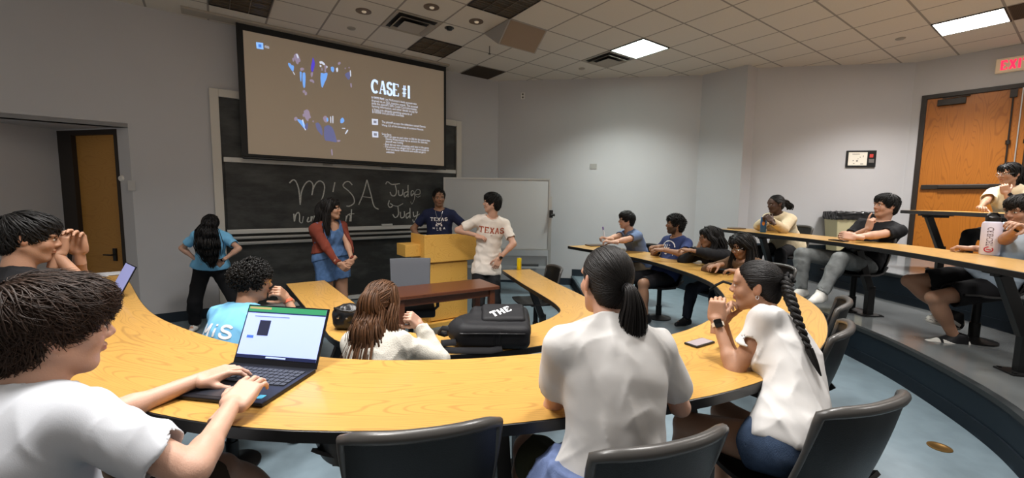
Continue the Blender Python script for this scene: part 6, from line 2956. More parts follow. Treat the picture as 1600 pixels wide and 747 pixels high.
# ---- 7 man in a white printed tee leaning on the lectern
h = at(769, 317, 5.22)
pelv = at(760, 425, 5.30)
nk = np.array([h[0] - .0, h[1] + .03, h[2] - .18])
p = Person('person in a white tee with burnt orange lettering leaning on the lectern', -78, pelv, nk, h, (178, 3, 0), 0, sc=1.0, skin=FAIR, h=.007, hd=.005, hh=.004, seed=17, girth=.95)
p.lean_sh('R', (.0, 0, .02))
p.arms(R=dict(w=at(745, 368, 5.20), pole=(-1, .1, -.15), f=(.75, -.3, -.15), n=(0, -.5, .8), curl=.5),
       L=dict(w=at(780, 404, 5.13), pole=(1, -.1, .05), f=(-.35, -.05, -1), n=(.3, -.9, 0), curl=.35))
p.legs(R=dict(a=(pelv[0] - .07, pelv[1] + .03, .085), pole=(0, -1, 0)), L=dict(a=(pelv[0] + .10, pelv[1] + .0, .085), pole=(.1, -1, 0)))
p.build_body()
p.top('shirt', cloth('offwhite_tee', 'd9d0c6'), sleeve=.72, inf=.018, hem=-.03, fold=(.005, .09))
p.collar('neck_band', cloth('offwhite_tee', 'd9d0c6'))
p.bottom('trousers', BLK, cut=.97, inf=.014, knee=.018, ankle=.022)
p.shoes(SH_W, SOLE_W, h=.009)
p.hair(st_short(p, 600, 12, length=(.08, .11), V=V_FULL, front=.05, side=.008, nape=-.085, fwd=.7, steps=10, width=.0055, noise=.2), '0a0908')
vs, fs = block_text('TEXAS', .074, .058, .0125, .13)
p.print_on('chest_lettering', vs, fs, PRINT_O, t=.80, dy=.0)
vs, fs = [], []
ribbon([(-.012, .004), (-.004, -.003), (.016, .007)], [.004, .006, .001], vs, fs)
p.print_on('small_print', vs, fs, PRINT_O, t=.80, dy=-.062)
p.watch('L', BLK, GLASS_BLK, at_=.93)

# ---- 8 woman with long brown hair, lower table
h = at(597, 473, 2.2)
pel, nk = seat(h, 88, 0, tl=.46, sc=.94)
p = Person('person with long half-tied brown hair in a white knit jumper at the lower table', 88, pel, nk, h, (72, 4, 0), 0, sc=.93, fem=True, skin=LIGHT, h=.007, hd=.004, hh=.0032, seed=18, shoulders=.82)
p.arms(R=dict(w=at(655, 506, 2.26), pole=(1, .2, -1), f=at(634, 488, 2.2) - at(655, 506, 2.26), n=(.5, -.6, .7), curl=[.95, .9, .9, .9], thumb=.6),
       L=dict(w=in_front(h, 95, .35) + V3(-.05, 0, -.30), pole=(-1, 0, -.6), curl=.4))
p.sit()
p.build_body()
p.top('jumper', KNIT, long=True, inf=.022, sl_inf=.026, cuff=.96, neck=.02, fold=(.005, .08))
p.bottom('trousers', DENIM, cut=.97)
p.shoes(SH_W, SOLE_W)
tie = (0, -.125, .012)
q = p.grav()
parts = st_tied(p, 700, 14, tie, V=V_FULL, side=-.01, nape=-.08, width=.003, front=.07, off=(-.002, .005), noise=.2)
bk = p.HB.T @ (-deg(p.face))
pth = [np.array((0, -.055, .075)), np.array((0, -.10, .02)), np.array((0, -.105, -.03)) + q * .03 + bk * .0, np.array((0, -.105, 0)) + q * .18 + bk * .045, np.array((0, -.10, 0)) + q * .30 + bk * .06, np.array((0, -.10, 0)) + q * .42 + bk * .06]
parts.append(bundle(pth, 1000, [.045, .078, .088, .105, .118, .10], 15, width=.0042, wave=(.016, 34), jitter=.25, steps=40))
parts.append(bundle([tie, np.array(tie) + (0, -.020, -.015), np.array(tie) + q * .10 + bk * .045, np.array(tie) + q * .24 + bk * .10], 110, [.010, .022, .034, .02], 16, width=.0035, wave=(.010, 36)))
for sx in (-1, 1):
    parts.append(bundle([np.array((sx * .06, .02, .09)), np.array((sx * .092, -.03, .0)), np.array((sx * .10, -.06, 0)) + q * .12, np.array((sx * .11, -.07, 0)) + q * .30], 160, [.03, .035, .045, .04], 17 + sx, width=.004, wave=(.012, 34), jitter=.3))
p.hair(parts, '4f3420')
mb = MB()
mb.tube(p.hl([(.014 * math.cos(a), -.125 + .006 * math.sin(a), .012 + .012 * math.sin(a)) for a in np.linspace(0, 6.283, 16)]), .004, 6, caps=False)
p.add_mb('hair_tie', mb, BLK)

# ---- 9 woman with the low ponytail, centre foreground
h = at(946, 440, 1.44)
pel = V3(.315, 1.21, TIER[1] + .545)
nk = h + V3(.0, -.08, -.15)
p = Person('person with a low black ponytail in a white tee leaning on the curved table', 100, pel, nk, h, (106, -2, 4), TIER[1], sc=1.0, fem=True, skin=FAIR, h=.0055, hh=.003, hd=.0033, seed=19, girth=1.08, bend=.045, shoulders=1.08)
le = on_z(862, 622, .985)
p.arms(L=dict(e=le, w=le + V3(.16, .22, .01), f=(.8, .6, .0), n=(0, 0, 1), curl=.3),
       R=dict(e=on_z(1040, 606, .985) + V3(-.02, .05, 0), w=on_z(985, 570, 1.0), f=(-.9, .5, .1), n=(0, 0, 1), curl=.3))
p.sit(fwd=.40)
p.build_body()
p.top('shirt', W_TEE, sleeve=.66, inf=.018, sl_inf=.028, hem=.20, neck=.016, fold=(.007, .10), flare=.03)
p.collar('neck_band', W_TEE)
p.bottom('shorts', OLIVE, cut=.42, inf=.016)
p.bottom('tied_shirt', CHAMB, cut=.16, inf=.062, waist=.25, fold=(.006, .07))
p.shoes(SH_W, SOLE_W)
tie = np.array((.010, -.118, -.002))
g = p.grav()
parts = st_tied(p, 3600, 20, tie, V=V_SHORT, width=.0017, front=.07, side=.0, nape=-.085, off=(-.001, .003))
parts.append(bundle([tie, tie + (0, -.026, -.004) , tie + g * .05 + (.004, -.040, 0), tie + g * .11 + (.006, -.036, 0), tie + g * .175 + (.008, -.026, 0)], 1100, [.011, .026, .040, .044, .026], 21, width=.0018, jitter=.12, wave=(.002, 30)))
p.hair(parts, '100c0b')
mb = MB()
c0_ = tie + (0, -.008, -.001)
mb.tube(p.hl([c0_ + np.array((.0165 * math.cos(a), -.002 * math.sin(a), .0165 * math.sin(a))) for a in np.linspace(0, 6.283, 20)]), .0035, 6, caps=False)
p.add_mb('hair_tie', mb, BLK)
P9 = p

# ---- 10 woman with the braid
h = at(1181, 447, 1.93)
pel = V3(1.075, 1.51, TIER[1] + .545)
nk = h + V3(.035, -.085, -.155)
p = Person('person with a long black braid in a white tee, chin on folded hands', 114, pel, nk, h, (146, -2, 0), TIER[1], sc=.97, fem=True, skin=TAN, h=.0055, hh=.003, hd=.0033, seed=20, girth=1.04, bend=.045, chest_face=122)
p.arms(L=dict(w=at(1119, 500, 1.86), pole=at(1112, 585, 1.80) - p.sh['L'] + V3(-.1, -.1, -.3), f=(.1, .2, 1), n=(-.5, -.8, .2), curl=[.7, .75, .8, .85], thumb=.5),
       R=dict(w=at(1130, 503, 1.98), pole=V3(-.2, .4, -1), f=(.0, -.1, 1), n=(-.5, .8, .2), curl=[.6, .65, .7, .75], thumb=.5))
p.sit(fwd=.40, splay=.06)
p.build_body()
p.top('shirt', W_TEE, sleeve=.56, inf=.013, sl_inf=.020, hem=-.02, neck=.02, fold=(.006, .085), flare=.03)
p.bottom('shorts', DENIM_D, cut=.13, inf=.012, waist=.16)
p.shoes(SH_W, SOLE_W)
tie = np.array((0, -.112, .045))
parts = st_tied(p, 3200, 22, tie, V=V_SHORT, width=.0018, front=.07, side=.0, nape=-.085, off=(-.001, .003))
wl_ = [at(1228, 446, 1.83), at(1238, 475, 1.73), at(1250, 508, 1.655), at(1264, 545, 1.59), at(1283, 588, 1.535)]
pth = [tie, tie + (0, -.03, .004)] + [p.toL(q) for q in wl_]
parts.append(braid(pth[:-1], [.024, .033, .034, .030, .024, .018], 23, pitch=.062, per=60, width=.0020))
parts.append(bundle([pth[-2], (np.array(pth[-2]) + pth[-1]) / 2, pth[-1]], 60, [.016, .012, .003], 24, width=.003))
p.hair(parts, '0d0a0a')
mb = MB()
a_, b_ = p.hl([tie + (0, -.012, .002)])[0], p.hl([tie + (0, -.03, .0)])[0]
dd = unit(b_ - a_)
x_ = unit(np.cross(dd, UP))
y_ = np.cross(dd, x_)
mb.tube([a_ + (x_ * math.cos(a) + y_ * math.sin(a)) * .026 for a in np.linspace(0, 6.283, 22)], .005, 6, caps=False)
p.add_mb('hair_tie', mb, BLK)
p.watch('L', mat('pale_band', 'd6cbbb', .5), GLASS_BLK, at_=.90, face_n=(-.3, -.9, .2))
mb = MB()
mb.tube(p.hl([(-.078, -.012 + .006 * math.sin(a), -.040 + .009 * math.cos(a)) for a in np.linspace(0, 6.283, 14)]), .0016, 5, caps=False)
p.add_mb('earring', mb, SILVER)

# ---- 11 man in a polo, far end of the big table
h = at(979, 344, 5.95)
pel, nk = seat(h, 196, TIER[1], tl=.52)
p = Person('person in a blue grey polo holding a marker at the far table end', 196, pel, nk, h, (176, 0, 0), TIER[1], sc=1.0, skin=FAIR, h=.0085, hd=.006, seed=21)
p.arms(R=dict(w=at(950, 373, 5.7), pole=(0, 1, -.3), f=(-.9, -.2, .2), n=(0, 0, 1), curl=.6), L=dict(w=at(955, 379, 5.45), pole=(.6, -.8, -.5), f=(-.9, .2, .1), n=(0, 0, 1), curl=.5))
p.sit(fwd=.42)
p.build_body()
p.top('polo_shirt', POLO, sleeve=.66)
p.collar('collar', POLO, r=.012)
p.bottom('shorts', cloth('khaki_shorts', '6d5f4e'), cut=.46, inf=.015)
p.shoes(SH_W, SOLE_W, h=.009)
p.hair(st_short(p, 700, 25, length=(.08, .11), V=V_FULL, front=.045, side=-.004, nape=-.085, fwd=.9, steps=9, width=.0045, noise=.35), '0c0a09')
P11 = p

# ---- 12 bearded man in a navy tee
h = at(1055, 351, 5.25)
pel, nk = seat(h, 200, TIER[1], tl=.5, back=True)
p = Person('person with a short beard in a dark blue printed tee leaning back', 200, pel, nk, h, (172, 4, 0), TIER[1], sc=1.0, skin=BROWN, h=.0085, hd=.006, seed=22)
p.face_kw = dict(beard=(.02, .014, .012, .85))
p.arms(R=dict(w=at(1030, 385, 5.3), pole=(.2, 1, -.6), f=(-1, -.2, 0), n=(0, 0, 1), curl=.5), L=dict(w=at(1035, 390, 4.95), pole=(.5, -.9, -.4), f=(-1, .2, 0), n=(0, 0, 1), curl=.5))
p.sit(fwd=.42)
p.build_body()
p.top('shirt', cloth('indigo_tee', '2e3a63'), sleeve=.68)
p.bottom('shorts', BLK2, cut=.46)
p.shoes(SH_B, SOLE_B, h=.009)
p.hair(st_short(p, 700, 26, length=(.05, .075), V=V_FULL, front=.058, side=-.012, nape=-.08, curl=(.007, .03), steps=16, lift=.015, width=.004), '0b0908')
vs, fs = [], []
for k in range(4):
    ribbon([(-.075 + k * .036, -.07), (-.075 + k * .036, .035)], .012, vs, fs)
ribbon(_arc(0, .0, .11, .085, 10, 170, 16), .012, vs, fs)
ribbon([(-.11, -.085), (.11, -.085)], .012, vs, fs)
p.print_on('chest_print', vs, fs, PRINT_W, t=.70)

# ---- 13 woman in a black hoodie
h = at(1108, 371, 4.68)
pel, nk = seat(h, 205, TIER[1], tl=.48, sc=.95)
p = Person('person with long wavy black hair in a black hoodie, chin in hand', 205, pel, nk, h, (172, -4, 0), TIER[1], sc=.95, fem=True, skin=BROWN, h=.0085, hd=.0055, seed=23)
p.arms(R=dict(w=at(1090, 388, 4.72), pole=(-.6, .8, -1), f=(.3, -.05, 1), n=(-.9, .2, .2), curl=.6), L=dict(w=at(1072, 390, 4.42), pole=(-.2, -.9, -.7), f=(-.8, .6, .1), n=(0, 0, 1), curl=.4))
p.sit()
p.build_body()
p.top('hoodie', BLK, long=True, inf=.026, sl_inf=.028, cuff=.97, neck=.024)
p.bottom('jeans', DENIM_N, cut=.97, inf=.012)
p.shoes(SH_B, SOLE_B, h=.008)
p.hair(st_drape(p, 420, 27, L=.42, width=.0055, wave=(.016, 36), wide=1.0), '0d0b0b')
p.glasses()

# ---- 14 woman in a brown jacket looking down
h = at(1157, 384, 4.05)
pel, nk = seat(h, 205, TIER[1], tl=.48, sc=.95)
p = Person('person with glasses in a brown jacket looking down at a phone on the table', 205, pel, nk, h, (198, -26, 0), TIER[1], sc=.95, fem=True, skin=BROWN, h=.008, hd=.005, hh=.004, seed=24)
p.arms(R=dict(w=at(1122, 414, 4.05), pole=(0, 1, -.4), f=(-1, -.3, -.1), n=(0, 0, 1), curl=.35), L=dict(w=at(1150, 424, 3.6), pole=(.6, -.8, -.4), f=(-.9, .5, 0), n=(0, 0, 1), curl=.35))
p.sit()
p.build_body()
p.top('jacket', BRN, long=True, inf=.024, sl_inf=.024, cuff=.96, neck=.022)
p.bottom('jeans', DENIM_N, cut=.97)
p.shoes(SH_B, SOLE_B, h=.009)
p.hair(st_drape(p, 420, 28, L=.40, width=.0055, wave=(.006, 24), wide=.9), '0b0909')
p.glasses(SILVER)

# ---- 15 woman in a cream fleece, raised row
h = at(1212, 319, 5.78)
pel, nk = seat(h, 205, TIER[2], tl=.5)
p = Person('person in a cream fleece with braids tied back, hands folded before the mouth', 205, pel, nk, h, (182, -6, 0), TIER[2], sc=1.0, fem=True, skin=DARK, h=.0085, hd=.0055, seed=25, girth=1.1)
hc = at(1194, 338, 5.52)
p.arms(R=dict(w=hc + V3(.06, .07, -.06), pole=(-.6, .8, -1), f=(-.5, -.5, .7), n=(-.6, .5, .5), curl=.7), L=dict(w=hc + V3(.06, -.07, -.06), pole=(-.6, -.8, -1), f=(-.4, .5, .7), n=(-.6, -.5, .5), curl=.7))
p.sit()
p.build_body()
p.top('fleece', CREAM, long=True, inf=.03, sl_inf=.034, cuff=.97, neck=.018)
p.bottom('trousers', BLK, cut=.97)
p.shoes(SH_B, SOLE_W, h=.009)
tie = np.array((0, -.11, .01))
parts = st_tied(p, 260, 29, tie, width=.006, front=.07, side=.01)
rs_ = np.random.RandomState(3)
parts.append(bundle([tie, tie + (0, -.04, -.005), tie + (0, -.075, -.05), tie + (0, -.07, -.11)], 60, [.02, .035, .045, .035], 30, width=.007, wave=(.012, 50), flat=.8))
p.hair(parts, '0a0807')

# ---- 16 man in a black tee and grey jeans, raised row
h = at(1384, 322, 4.5)
pel = at(1342, 404, 4.5)
pel[2] = TIER[2] + .54
nk = h + V3(.0, .03, -.18)
p = Person('person in a black tee and grey jeans leaning back, finger on lips', 200, pel, nk, h, (176, 4, 0), TIER[2], sc=1.02, skin=FAIR, h=.007, hd=.0048, hh=.004, seed=26, girth=1.06, bend=.05)
p.arms(R=dict(w=at(1356, 358, 4.42), pole=(-.8, .5, -.9), f=(.05, -.15, 1), n=(-.9, .1, .2), curl=[.1, .8, .9, .95], thumb=.5), L=dict(w=at(1325, 372, 4.25), pole=(.1, -.9, -.7), f=(-.9, .5, .1), n=(-.2, -.9, .4), curl=.5))
ka, kb = on_z(1252, 467, .575), on_z(1270, 483, .575)
p.legs(R=dict(k=at(1252, 397, 4.72), a=ka, yaw=195), L=dict(k=at(1303, 403, 4.22), a=kb, yaw=205))
p.build_body()
p.top('shirt', BLK, sleeve=.62, inf=.012, sl_inf=.014)
p.bottom('jeans', DENIM_G, cut=.97, inf=.014, knee=.014, ankle=.02)
p.shoes(SH_W, SOLE_W, h=.007)
p.hair(st_short(p, 1000, 31, length=(.045, .07), V=V_FULL, front=.056, side=-.006, nape=-.08, fwd=-.4, part=.6, steps=9, width=.005, noise=.15), '0c0a09')

# ---- 17 person holding the bottle, right edge
h = at(1597, 330, 3.32)
pel = h + V3(.08, .02, 0)
pel[2] = TIER[2] + .53
nk = h + V3(.06, .0, -.18)
pel = V3(4.02, 3.50, TIER[2] + .53)
p = Person('person in black shorts holding the water bottle at the right edge, pale blue tee', 168, pel, nk, h, (178, -8, 0), TIER[2], sc=1.0, skin=TAN, h=.007, hd=.0045, hh=.0035, seed=27)
p.arms(R=dict(w=at(1596, 354, 3.12), pole=(.3, .8, -.8), f=at(1566, 340, 3.05) - at(1596, 354, 3.12), n=(0, -.3, 1), curl=[.35, .4, .45, .5], thumb=.6), L=dict(e=on_z(1600, 392, 1.29), w=on_z(1520, 388, 1.29), f=(-.6, .6, .05), n=(0, 0, 1), curl=.6))
a1, a2 = on_z(1487, 519, .575), on_z(1516, 512, .60)
p.legs(R=dict(k=at(1408, 440, 3.85), a=a2 + V3(-.02, .05, 0), yaw=185, pitch=-16), L=dict(k=at(1476, 463, 3.48), a=a1, yaw=168, pitch=-6))
p.build_body()
p.top('shirt', GREYBLUE, sleeve=.66)
p.bottom('shorts', BLK, cut=.36, inf=.022)
p.shoes(SH_B, SOLE_W, h=.0035, accent=SH_W, size=1.25)
p.hair(st_short(p, 600, 32, length=(.07, .10), V=V_FULL, front=.045, side=.01, fwd=.8, width=.0055, noise=.3), '130d0a')
p.watch('R', BLK, GLASS_BLK, at_=.88)
P17 = p

# ---- 18 woman with glasses, highest row
h = at(1577, 272, 4.95)
pel, nk = seat(h, 195, TIER[3], tl=.5)
p = Person('person with glasses in a cream top at the highest table, hand over mouth', 195, pel, nk, h, (180, -4, 0), TIER[3], sc=1.0, fem=True, skin=TAN, h=.008, hd=.005, hh=.004, seed=28)
p.arms(L=dict(w=at(1572, 302, 4.72), pole=(-.3, -.9, -1), f=(-.1, .25, 1), n=(-.7, -.6, .2), curl=.75), R=dict(w=at(1530, 326, 4.85), pole=(.3, 1, -.4), f=(-.6, -.8, .0), n=(0, 0, 1), curl=.45))
p.sit()
p.build_body()
p.top('shirt', CREAM2, sleeve=.75, inf=.022, sl_inf=.03)
p.bottom('trousers', BLK, cut=.97)
p.shoes(cloth('brown_sandal', '5a3424'), SOLE_B, h=.008)
p.hair(st_drape(p, 300, 33, L=.24, width=.0055, wave=(.012, 36), wide=.8, sides=False), '0c0a0a')
p.glasses(SILVER)
p.watch('L', BLK, GLASS_BLK, at_=.9)

# ================================================================== THINGS ON THE TABLES
M_lap = mat('laptop_shell', '1b1d24', .35, .5)
M_key = mat('key_black', '0c0d10', .5)
M_keyc = mat('key_edge', '2c3038', .5)


def laptop(name, label, HL, HR, FR, TL, screen_items, screen_em):
    """hinge left/right, front right and lid top left as world points"""
    HL, HR, FR, TL = (np.asarray(q, float) for q in (HL, HR, FR, TL))
    HL[2] = HR[2] = FR[2] = HL[2]
    ex = unit(HR - HL)
    w = np.linalg.norm(HR - HL)
    ey = np.cross(UP, ex)                       # from the front edge to the hinge
    if (FR - HR) @ ey > 0:
        ey = -ey
    dpt = abs((FR - HR) @ ey)
    t = thing(name, label, 'laptop', tuple(HL))
    R = Matrix(tuple(map(tuple, np.stack([ex, ey, UP], 1)))).to_4x4()
    R.translation = Vector(HL)
    mb = MB()
    mb.M = R
    mb.box((w / 2, -dpt / 2, .008), (w, dpt, .014))
    mb.build('laptop_base', M_lap, t, world=True, bevel=.004)
    mb = MB()
    mb.M = R
    kw, kd = w * .90, dpt * .44
    for r in range(5):
        n = 15
        for c in range(n):
            if r == 4 and 4 <= c <= 8:
                if c == 4:
                    mb.box((w * .05 + kw * (6.5) / n, -dpt * .12 - kd * (r + .5) / 5, .0165), (kw / n * 4.8, kd / 5 * .82, .003))
                continue
            mb.box((w * .05 + kw * (c + .5) / n, -dpt * .12 - kd * (r + .5) / 5, .0165), (kw / n * .84, kd / 5 * .82, .003))
    k = mb.build('keyboard', M_keyc, t, world=True)
    k['kind'] = 'stuff'
    mb = MB()
    mb.M = R
    mb.box((w * .46, -dpt * .80, .0152), (w * .36, dpt * .28, .0012))
    mb.build('touchpad', mat('touchpad', '20232b', .3), t, world=True)
    mb = MB()
    mb.M = R
    mb.box((w * .90, -dpt * .86, .0153), (w * .06, dpt * .09, .001))
    mb.box((w * .82, -dpt * .86, .0153), (w * .06, dpt * .09, .001))
    mb.build('palm_sticker', mat('sticker_blue', '3b9fc0', .4), t, world=True)
    # lid
    lz = TL - HL
    lz = lz - ex * (lz @ ex)
    lh = np.linalg.norm(lz)
    lz = unit(lz)
    ln_ = np.cross(lz, ex)
    cam_dir = np.array([0, 0, CAM_Z]) - HL
    if ln_ @ ey > 0:
        ln_ = -ln_
    RL = Matrix(tuple(map(tuple, np.stack([ex, lz, -np.cross(ex, lz) if False else np.cross(ex, lz)], 1)))).to_4x4()
    RL.translation = Vector(HL + UP * .012)
    sgn = 1 if np.cross(ex, lz) @ ln_ > 0 else -1
    mb = MB()
    mb.M = RL
    mb.box((w / 2, lh / 2, -sgn * .004), (w, lh, .007))
    lid = mb.build('lid', M_lap, t, world=True, bevel=.002)
    for nm, (x0, y0, x1, y1), m in screen_items:
        mb = MB()
        mb.M = RL
        lift = .0006 + .0003 * len(nm) / 4
        mb.box((w * (x0 + x1) / 2, lh * (y0 + y1) / 2, sgn * lift), (w * (x1 - x0), lh * (y1 - y0), .0008))
        mb.build(nm, m, lid, world=True)
    return t


zt2 = Z2 + .001
M_scr = mat('screen_white', '9fb0f0', .3, emit='9fb0ff', es=.62)
items = [('display', (.02, .10, .98, .975), M_scr),
         ('browser_bar', (.02, .885, .98, .975), mat('screen_green', '2f7d55', .3, emit='2f8058', es=.55)),
         ('address_line', (.02, .862, .98, .885), mat('screen_navy', '1d2a50', .3, emit='1c2950', es=.5)),
         ('tab_strip_lit', (.03, .93, .30, .965), mat('screen_tan', '9a8a60', .3, emit='a08c5e', es=.5)),
         ('taskbar_strip', (.02, .10, .98, .155), mat('screen_task', '121a3a', .3, emit='121c44', es=.5)),
         ('page_picture_dark', (.20, .48, .335, .74), mat('screen_dark', '20243a', .3, emit='22263c', es=.5)),
         ('page_button_small', (.085, .43, .165, .475), mat('screen_blue', '3a5fd0', .3, emit='3c60d8', es=.7)),
         ('taskbar_icons_row', (.38, .115, .62, .14), mat('screen_icons', '9db0e8', .3, emit='a8b8f0', es=.7)),
         ('page_heading_line', (.12, .80, .55, .812), mat('screen_text', '5a6490', .3, emit='5c6694', es=.6))]
laptop('laptop', 'open laptop with a lit white screen on the curved table by the typing hands', on_z(364, 571, zt2), on_z(494, 582, zt2), on_z(414, 638, zt2), at(392, 480, on_z(364, 571, zt2)[1] + .10), items, 1)
hl_, hr_ = on_z(176.5, 458, zt2), on_z(187, 466, zt2)
dv = unit(hl_ - hr_)
hl_ = hr_ + dv * .31
n_ = np.cross(dv, UP)
if n_ @ np.array([-1, 0, 0]) < 0:
    n_ = -n_
tl = at(220, 418, hr_[1] + .02)
lean = tl - hr_
lean = lean - dv * (lean @ dv)
lean = unit(lean) * .215
laptop('laptop', 'open laptop seen almost edge on near the person with clasped hands', hl_, hr_, hr_ + n_ * .22, hl_ + lean,
       [('display', (.02, .06, .98, .97), mat('screen_dim', '8f93c0', .3, emit='8a8fc4', es=.45))], 1)

# papers on the far left of the big table
t = thing('paper_stack', 'loose white papers lying at the left end of the big curved table', 'paper', tuple(on_z(138, 431, zt2)))
c = on_z(138, 431, zt2)
mb = MB()
mb.box(tuple(c + (0, 0, .002)), (.30, .22, .003), .5)
mb.build('sheet', mat('paper_white', 'd8d8d6', .6), t, world=True)
mb = MB()
mb.box(tuple(c + (.06, .04, .005)), (.28, .20, .003), .75)
mb.build('sheet', mat('paper_grey', 'c3c5c8', .6), t, world=True)

# phone beside the braided woman
c = on_z(1093, 537, zt2)
t = thing('phone', 'phone lying by the elbow of the braided woman', 'phone', tuple(c))
mb = MB()
mb.box(tuple(c + (0, 0, .005)), (.072, .15, .009), -1.0)
mb.build('phone_case', M_black, t, world=True, bevel=.003)
mb = MB()
mb.box(tuple(c + (0, 0, .010)), (.060, .136, .001), -1.0)
mb.build('phone_screen', mat('phone_glass', '9a8f90', .15), t, world=True)
# black cable loop near her hands
c = on_z(1140, 452, zt2)
mb = MB()
cc = at(1122, 440, 3.05)
mb.tube([on_z(1148, 462, zt2 + .01), at(1150, 452, 3.0), at(1143, 444, 3.02), at(1130, 440, 3.05), at(1118, 446, 3.05), on_z(1110, 452, zt2 + .012)], .010, 8)
tag(mb.build('bag_handle', BLK, smooth=60), 'black strap loop standing on the table past the braided woman', 'strap')

# phone and pouch in front of the person in brown
c = on_z(1122, 420, zt2)
t = thing('phone', 'phone on the table between the hands of the person in brown', 'phone', tuple(c))
mb = MB()
mb.box(tuple(c + (0, 0, .005)), (.075, .15, .009), .9)
mb.build('phone_case', M_black, t, world=True, bevel=.003)
mb = MB()
mb.box(tuple(c + (0, 0, .010)), (.064, .137, .001), .9)
mb.build('phone_screen', mat('phone_lit', 'c8ccd4', .2, emit='c0c8d8', es=.25), t, world=True)
c = on_z(1134, 426, zt2)
mb = MB()
mb.box(tuple(c + (0, 0, .02)), (.20, .11, .04), .6)
tag(mb.build('black_pouch', BLK2, smooth=60, bevel=.015, seg=3), 'flat black pouch beside the phone of the person in brown', 'pouch')
# sleeve bundle in front of hoodie, notebook and marker at the far end
c = on_z(930, 384, zt2)
mb = MB()
mb.box(tuple(c + (0, 0, .008)), (.26, .19, .014), .3)
tag(mb.build('notebook', mat('notebook_brown', '4c3d31', .6), bevel=.002), 'dark notebook at the far end of the big curved table', 'book')
a = P11.arm['R']['W'] + V3(-.06, -.02, .03)
t = thing('marker', 'white marker with a purple cap in the hand of the person in the polo', 'marker', tuple(a))
mb = MB()
mb.tube([a, a + V3(-.02, .0, .09)], .009, 10)
mb.build('barrel', mat('marker_white', 'd8d8e0', .4), t, world=True, smooth=40)
mb = MB()
mb.tube([a + V3(-.02, .0, .09), a + V3(-.029, 0, .13)], .010, 10)
mb.build('cap', mat('marker_purple', '6a4a98', .4), t, world=True, smooth=40)

# yellow can
c = on_z(811, 421.5, Z1)
t = thing('drink_can', 'tall yellow drink can on the tip of the lower curved table', 'can', tuple(c))
mb = MB()
mb.lathe([(.024, 0), (.029, .006), (.029, .142), (.025, .152), (.024, .155)], (0, 0, 0), 28)
mb.build('can_body', mat('can_yellow', 'd8c010', .3, .3, noise=(40, .12)), t, smooth=40)
mb = MB()
mb.lathe([(.025, .153), (.0255, .157), (.022, .157), (.0, .155)], (0, 0, 0), 28)
mb.build('can_lid', SILVER, t, smooth=30)

# water bottle
zt3 = Z3 + .001
c = on_z(1545, 398, zt3)
t = thing('water_bottle', 'large white water bottle with a black lid on the raised table', 'bottle', tuple(c))
k_ = np.linalg.norm(c[:2]) / 3.3
hB = (at(1545, 346, c[1])[2] - zt3)
mb = MB()
mb.lathe([(.0, 0), (.054, 0), (.058, .01), (.059, hB * .90), (.054, hB * .97), (.042, hB)], (0, 0, 0), 36)
mb.build('bottle_body', mat('bottle_white', 'd6d3e4', .35), t, smooth=40)
mb = MB()
mb.lathe([(.042, hB - .002), (.044, hB + .03), (.038, hB + .036), (.03, hB + .04), (.0, hB + .04)], (0, 0, 0), 28)
mb.build('lid', M_black, t, smooth=40)
mb = MB()
mb.tube([(-.042, 0, hB + .01), (-.048, 0, hB + .045), (-.024, 0, hB + .065), (.024, 0, hB + .065), (.048, 0, hB + .045), (.042, 0, hB + .01)], .009, 8)
mb.build('carry_loop', M_black, t, smooth=50)


def wrap_text(name, vs, fs, r, z0, ang0, m):
    """write up the side of the bottle: text x runs upwards"""
    out = []
    for x, y, *_ in vs:
        a = ang0 - y / r
        out.append((r * math.cos(a), r * math.sin(a), z0 + x))
    mb = MB()
    mb.add(out, fs)
    return mb.build(name, m, t)


view = math.atan2(-c[1], -c[0])
vs, fs = text_mesh('TECHBIRD', .052, 'LEFT')
wv = max(v[0] for v in vs)
g_ = mat('print_slate', '5b4a58', .6)
kx = hB * .56 / wv
wrap_text('bottle_lettering', [(v[0] * kx, v[1] - .018, 0) for v in vs], fs, .0600, hB * .27, view - .1, g_)
vs, fs = [], []
ring = [(.020 * math.cos(a), .024 * math.sin(a)) for a in np.linspace(0, 5.4, 20)]
ribbon(ring, .008, vs, fs)
ribbon([(-.004, -.014), (.002, .012)], .008, vs, fs)
wrap_text('bottle_emblem', vs, fs, .0600, hB * .17, view - .1, mat('print_red', 'b0243c', .6))

# can and small things on the raised table
c = on_z(1192, 363, zt3)
t = thing('drink_can', 'blue drink can with an orange spot by the person in the cream fleece', 'can', tuple(c))
mb = MB()
mb.lathe([(.03, 0), (.036, .008), (.036, .19), (.03, .205)], (0, 0, 0), 24)
mb.build('can_body', mat('can_blue', '2f5d8c', .35, .3), t, smooth=40)
mb = MB()
va = math.atan2(-c[1], -c[0])
vs = [(.037 * math.cos(va + .45 * math.cos(a)), .037 * math.sin(va + .45 * math.cos(a)), .12 + .028 * math.sin(a)) for a in np.linspace(0, 6.283, 20)[:-1]]
mb.add(vs, [tuple(range(len(vs)))])
mb.build('orange_spot', mat('can_orange', 'd8842c', .4), t)
c = on_z(1310, 376.5, zt3)
t = thing('phone', 'dark phone lying on the raised table before the person in the black tee', 'phone', tuple(c))
mb = MB()
mb.box(tuple(c + (0, 0, .006)), (.08, .16, .010), .3)
mb.build('phone_case', M_black, t, world=True, bevel=.003)
mb = MB()
mb.box(tuple(c + (0, 0, .0115)), (.07, .15, .001), .3)
mb.build('phone_screen', GLASS_BLK, t, world=True)
c = on_z(1140, 357, zt3)
mb = MB()
mb.box(tuple(c + (.05, -.1, .010)), (.2, .15, .018), .2)
tag(mb.build('notebook', mat('notebook_tan', '5a4a3a', .6), bevel=.002), 'closed notebook at the left end of the raised table', 'book')

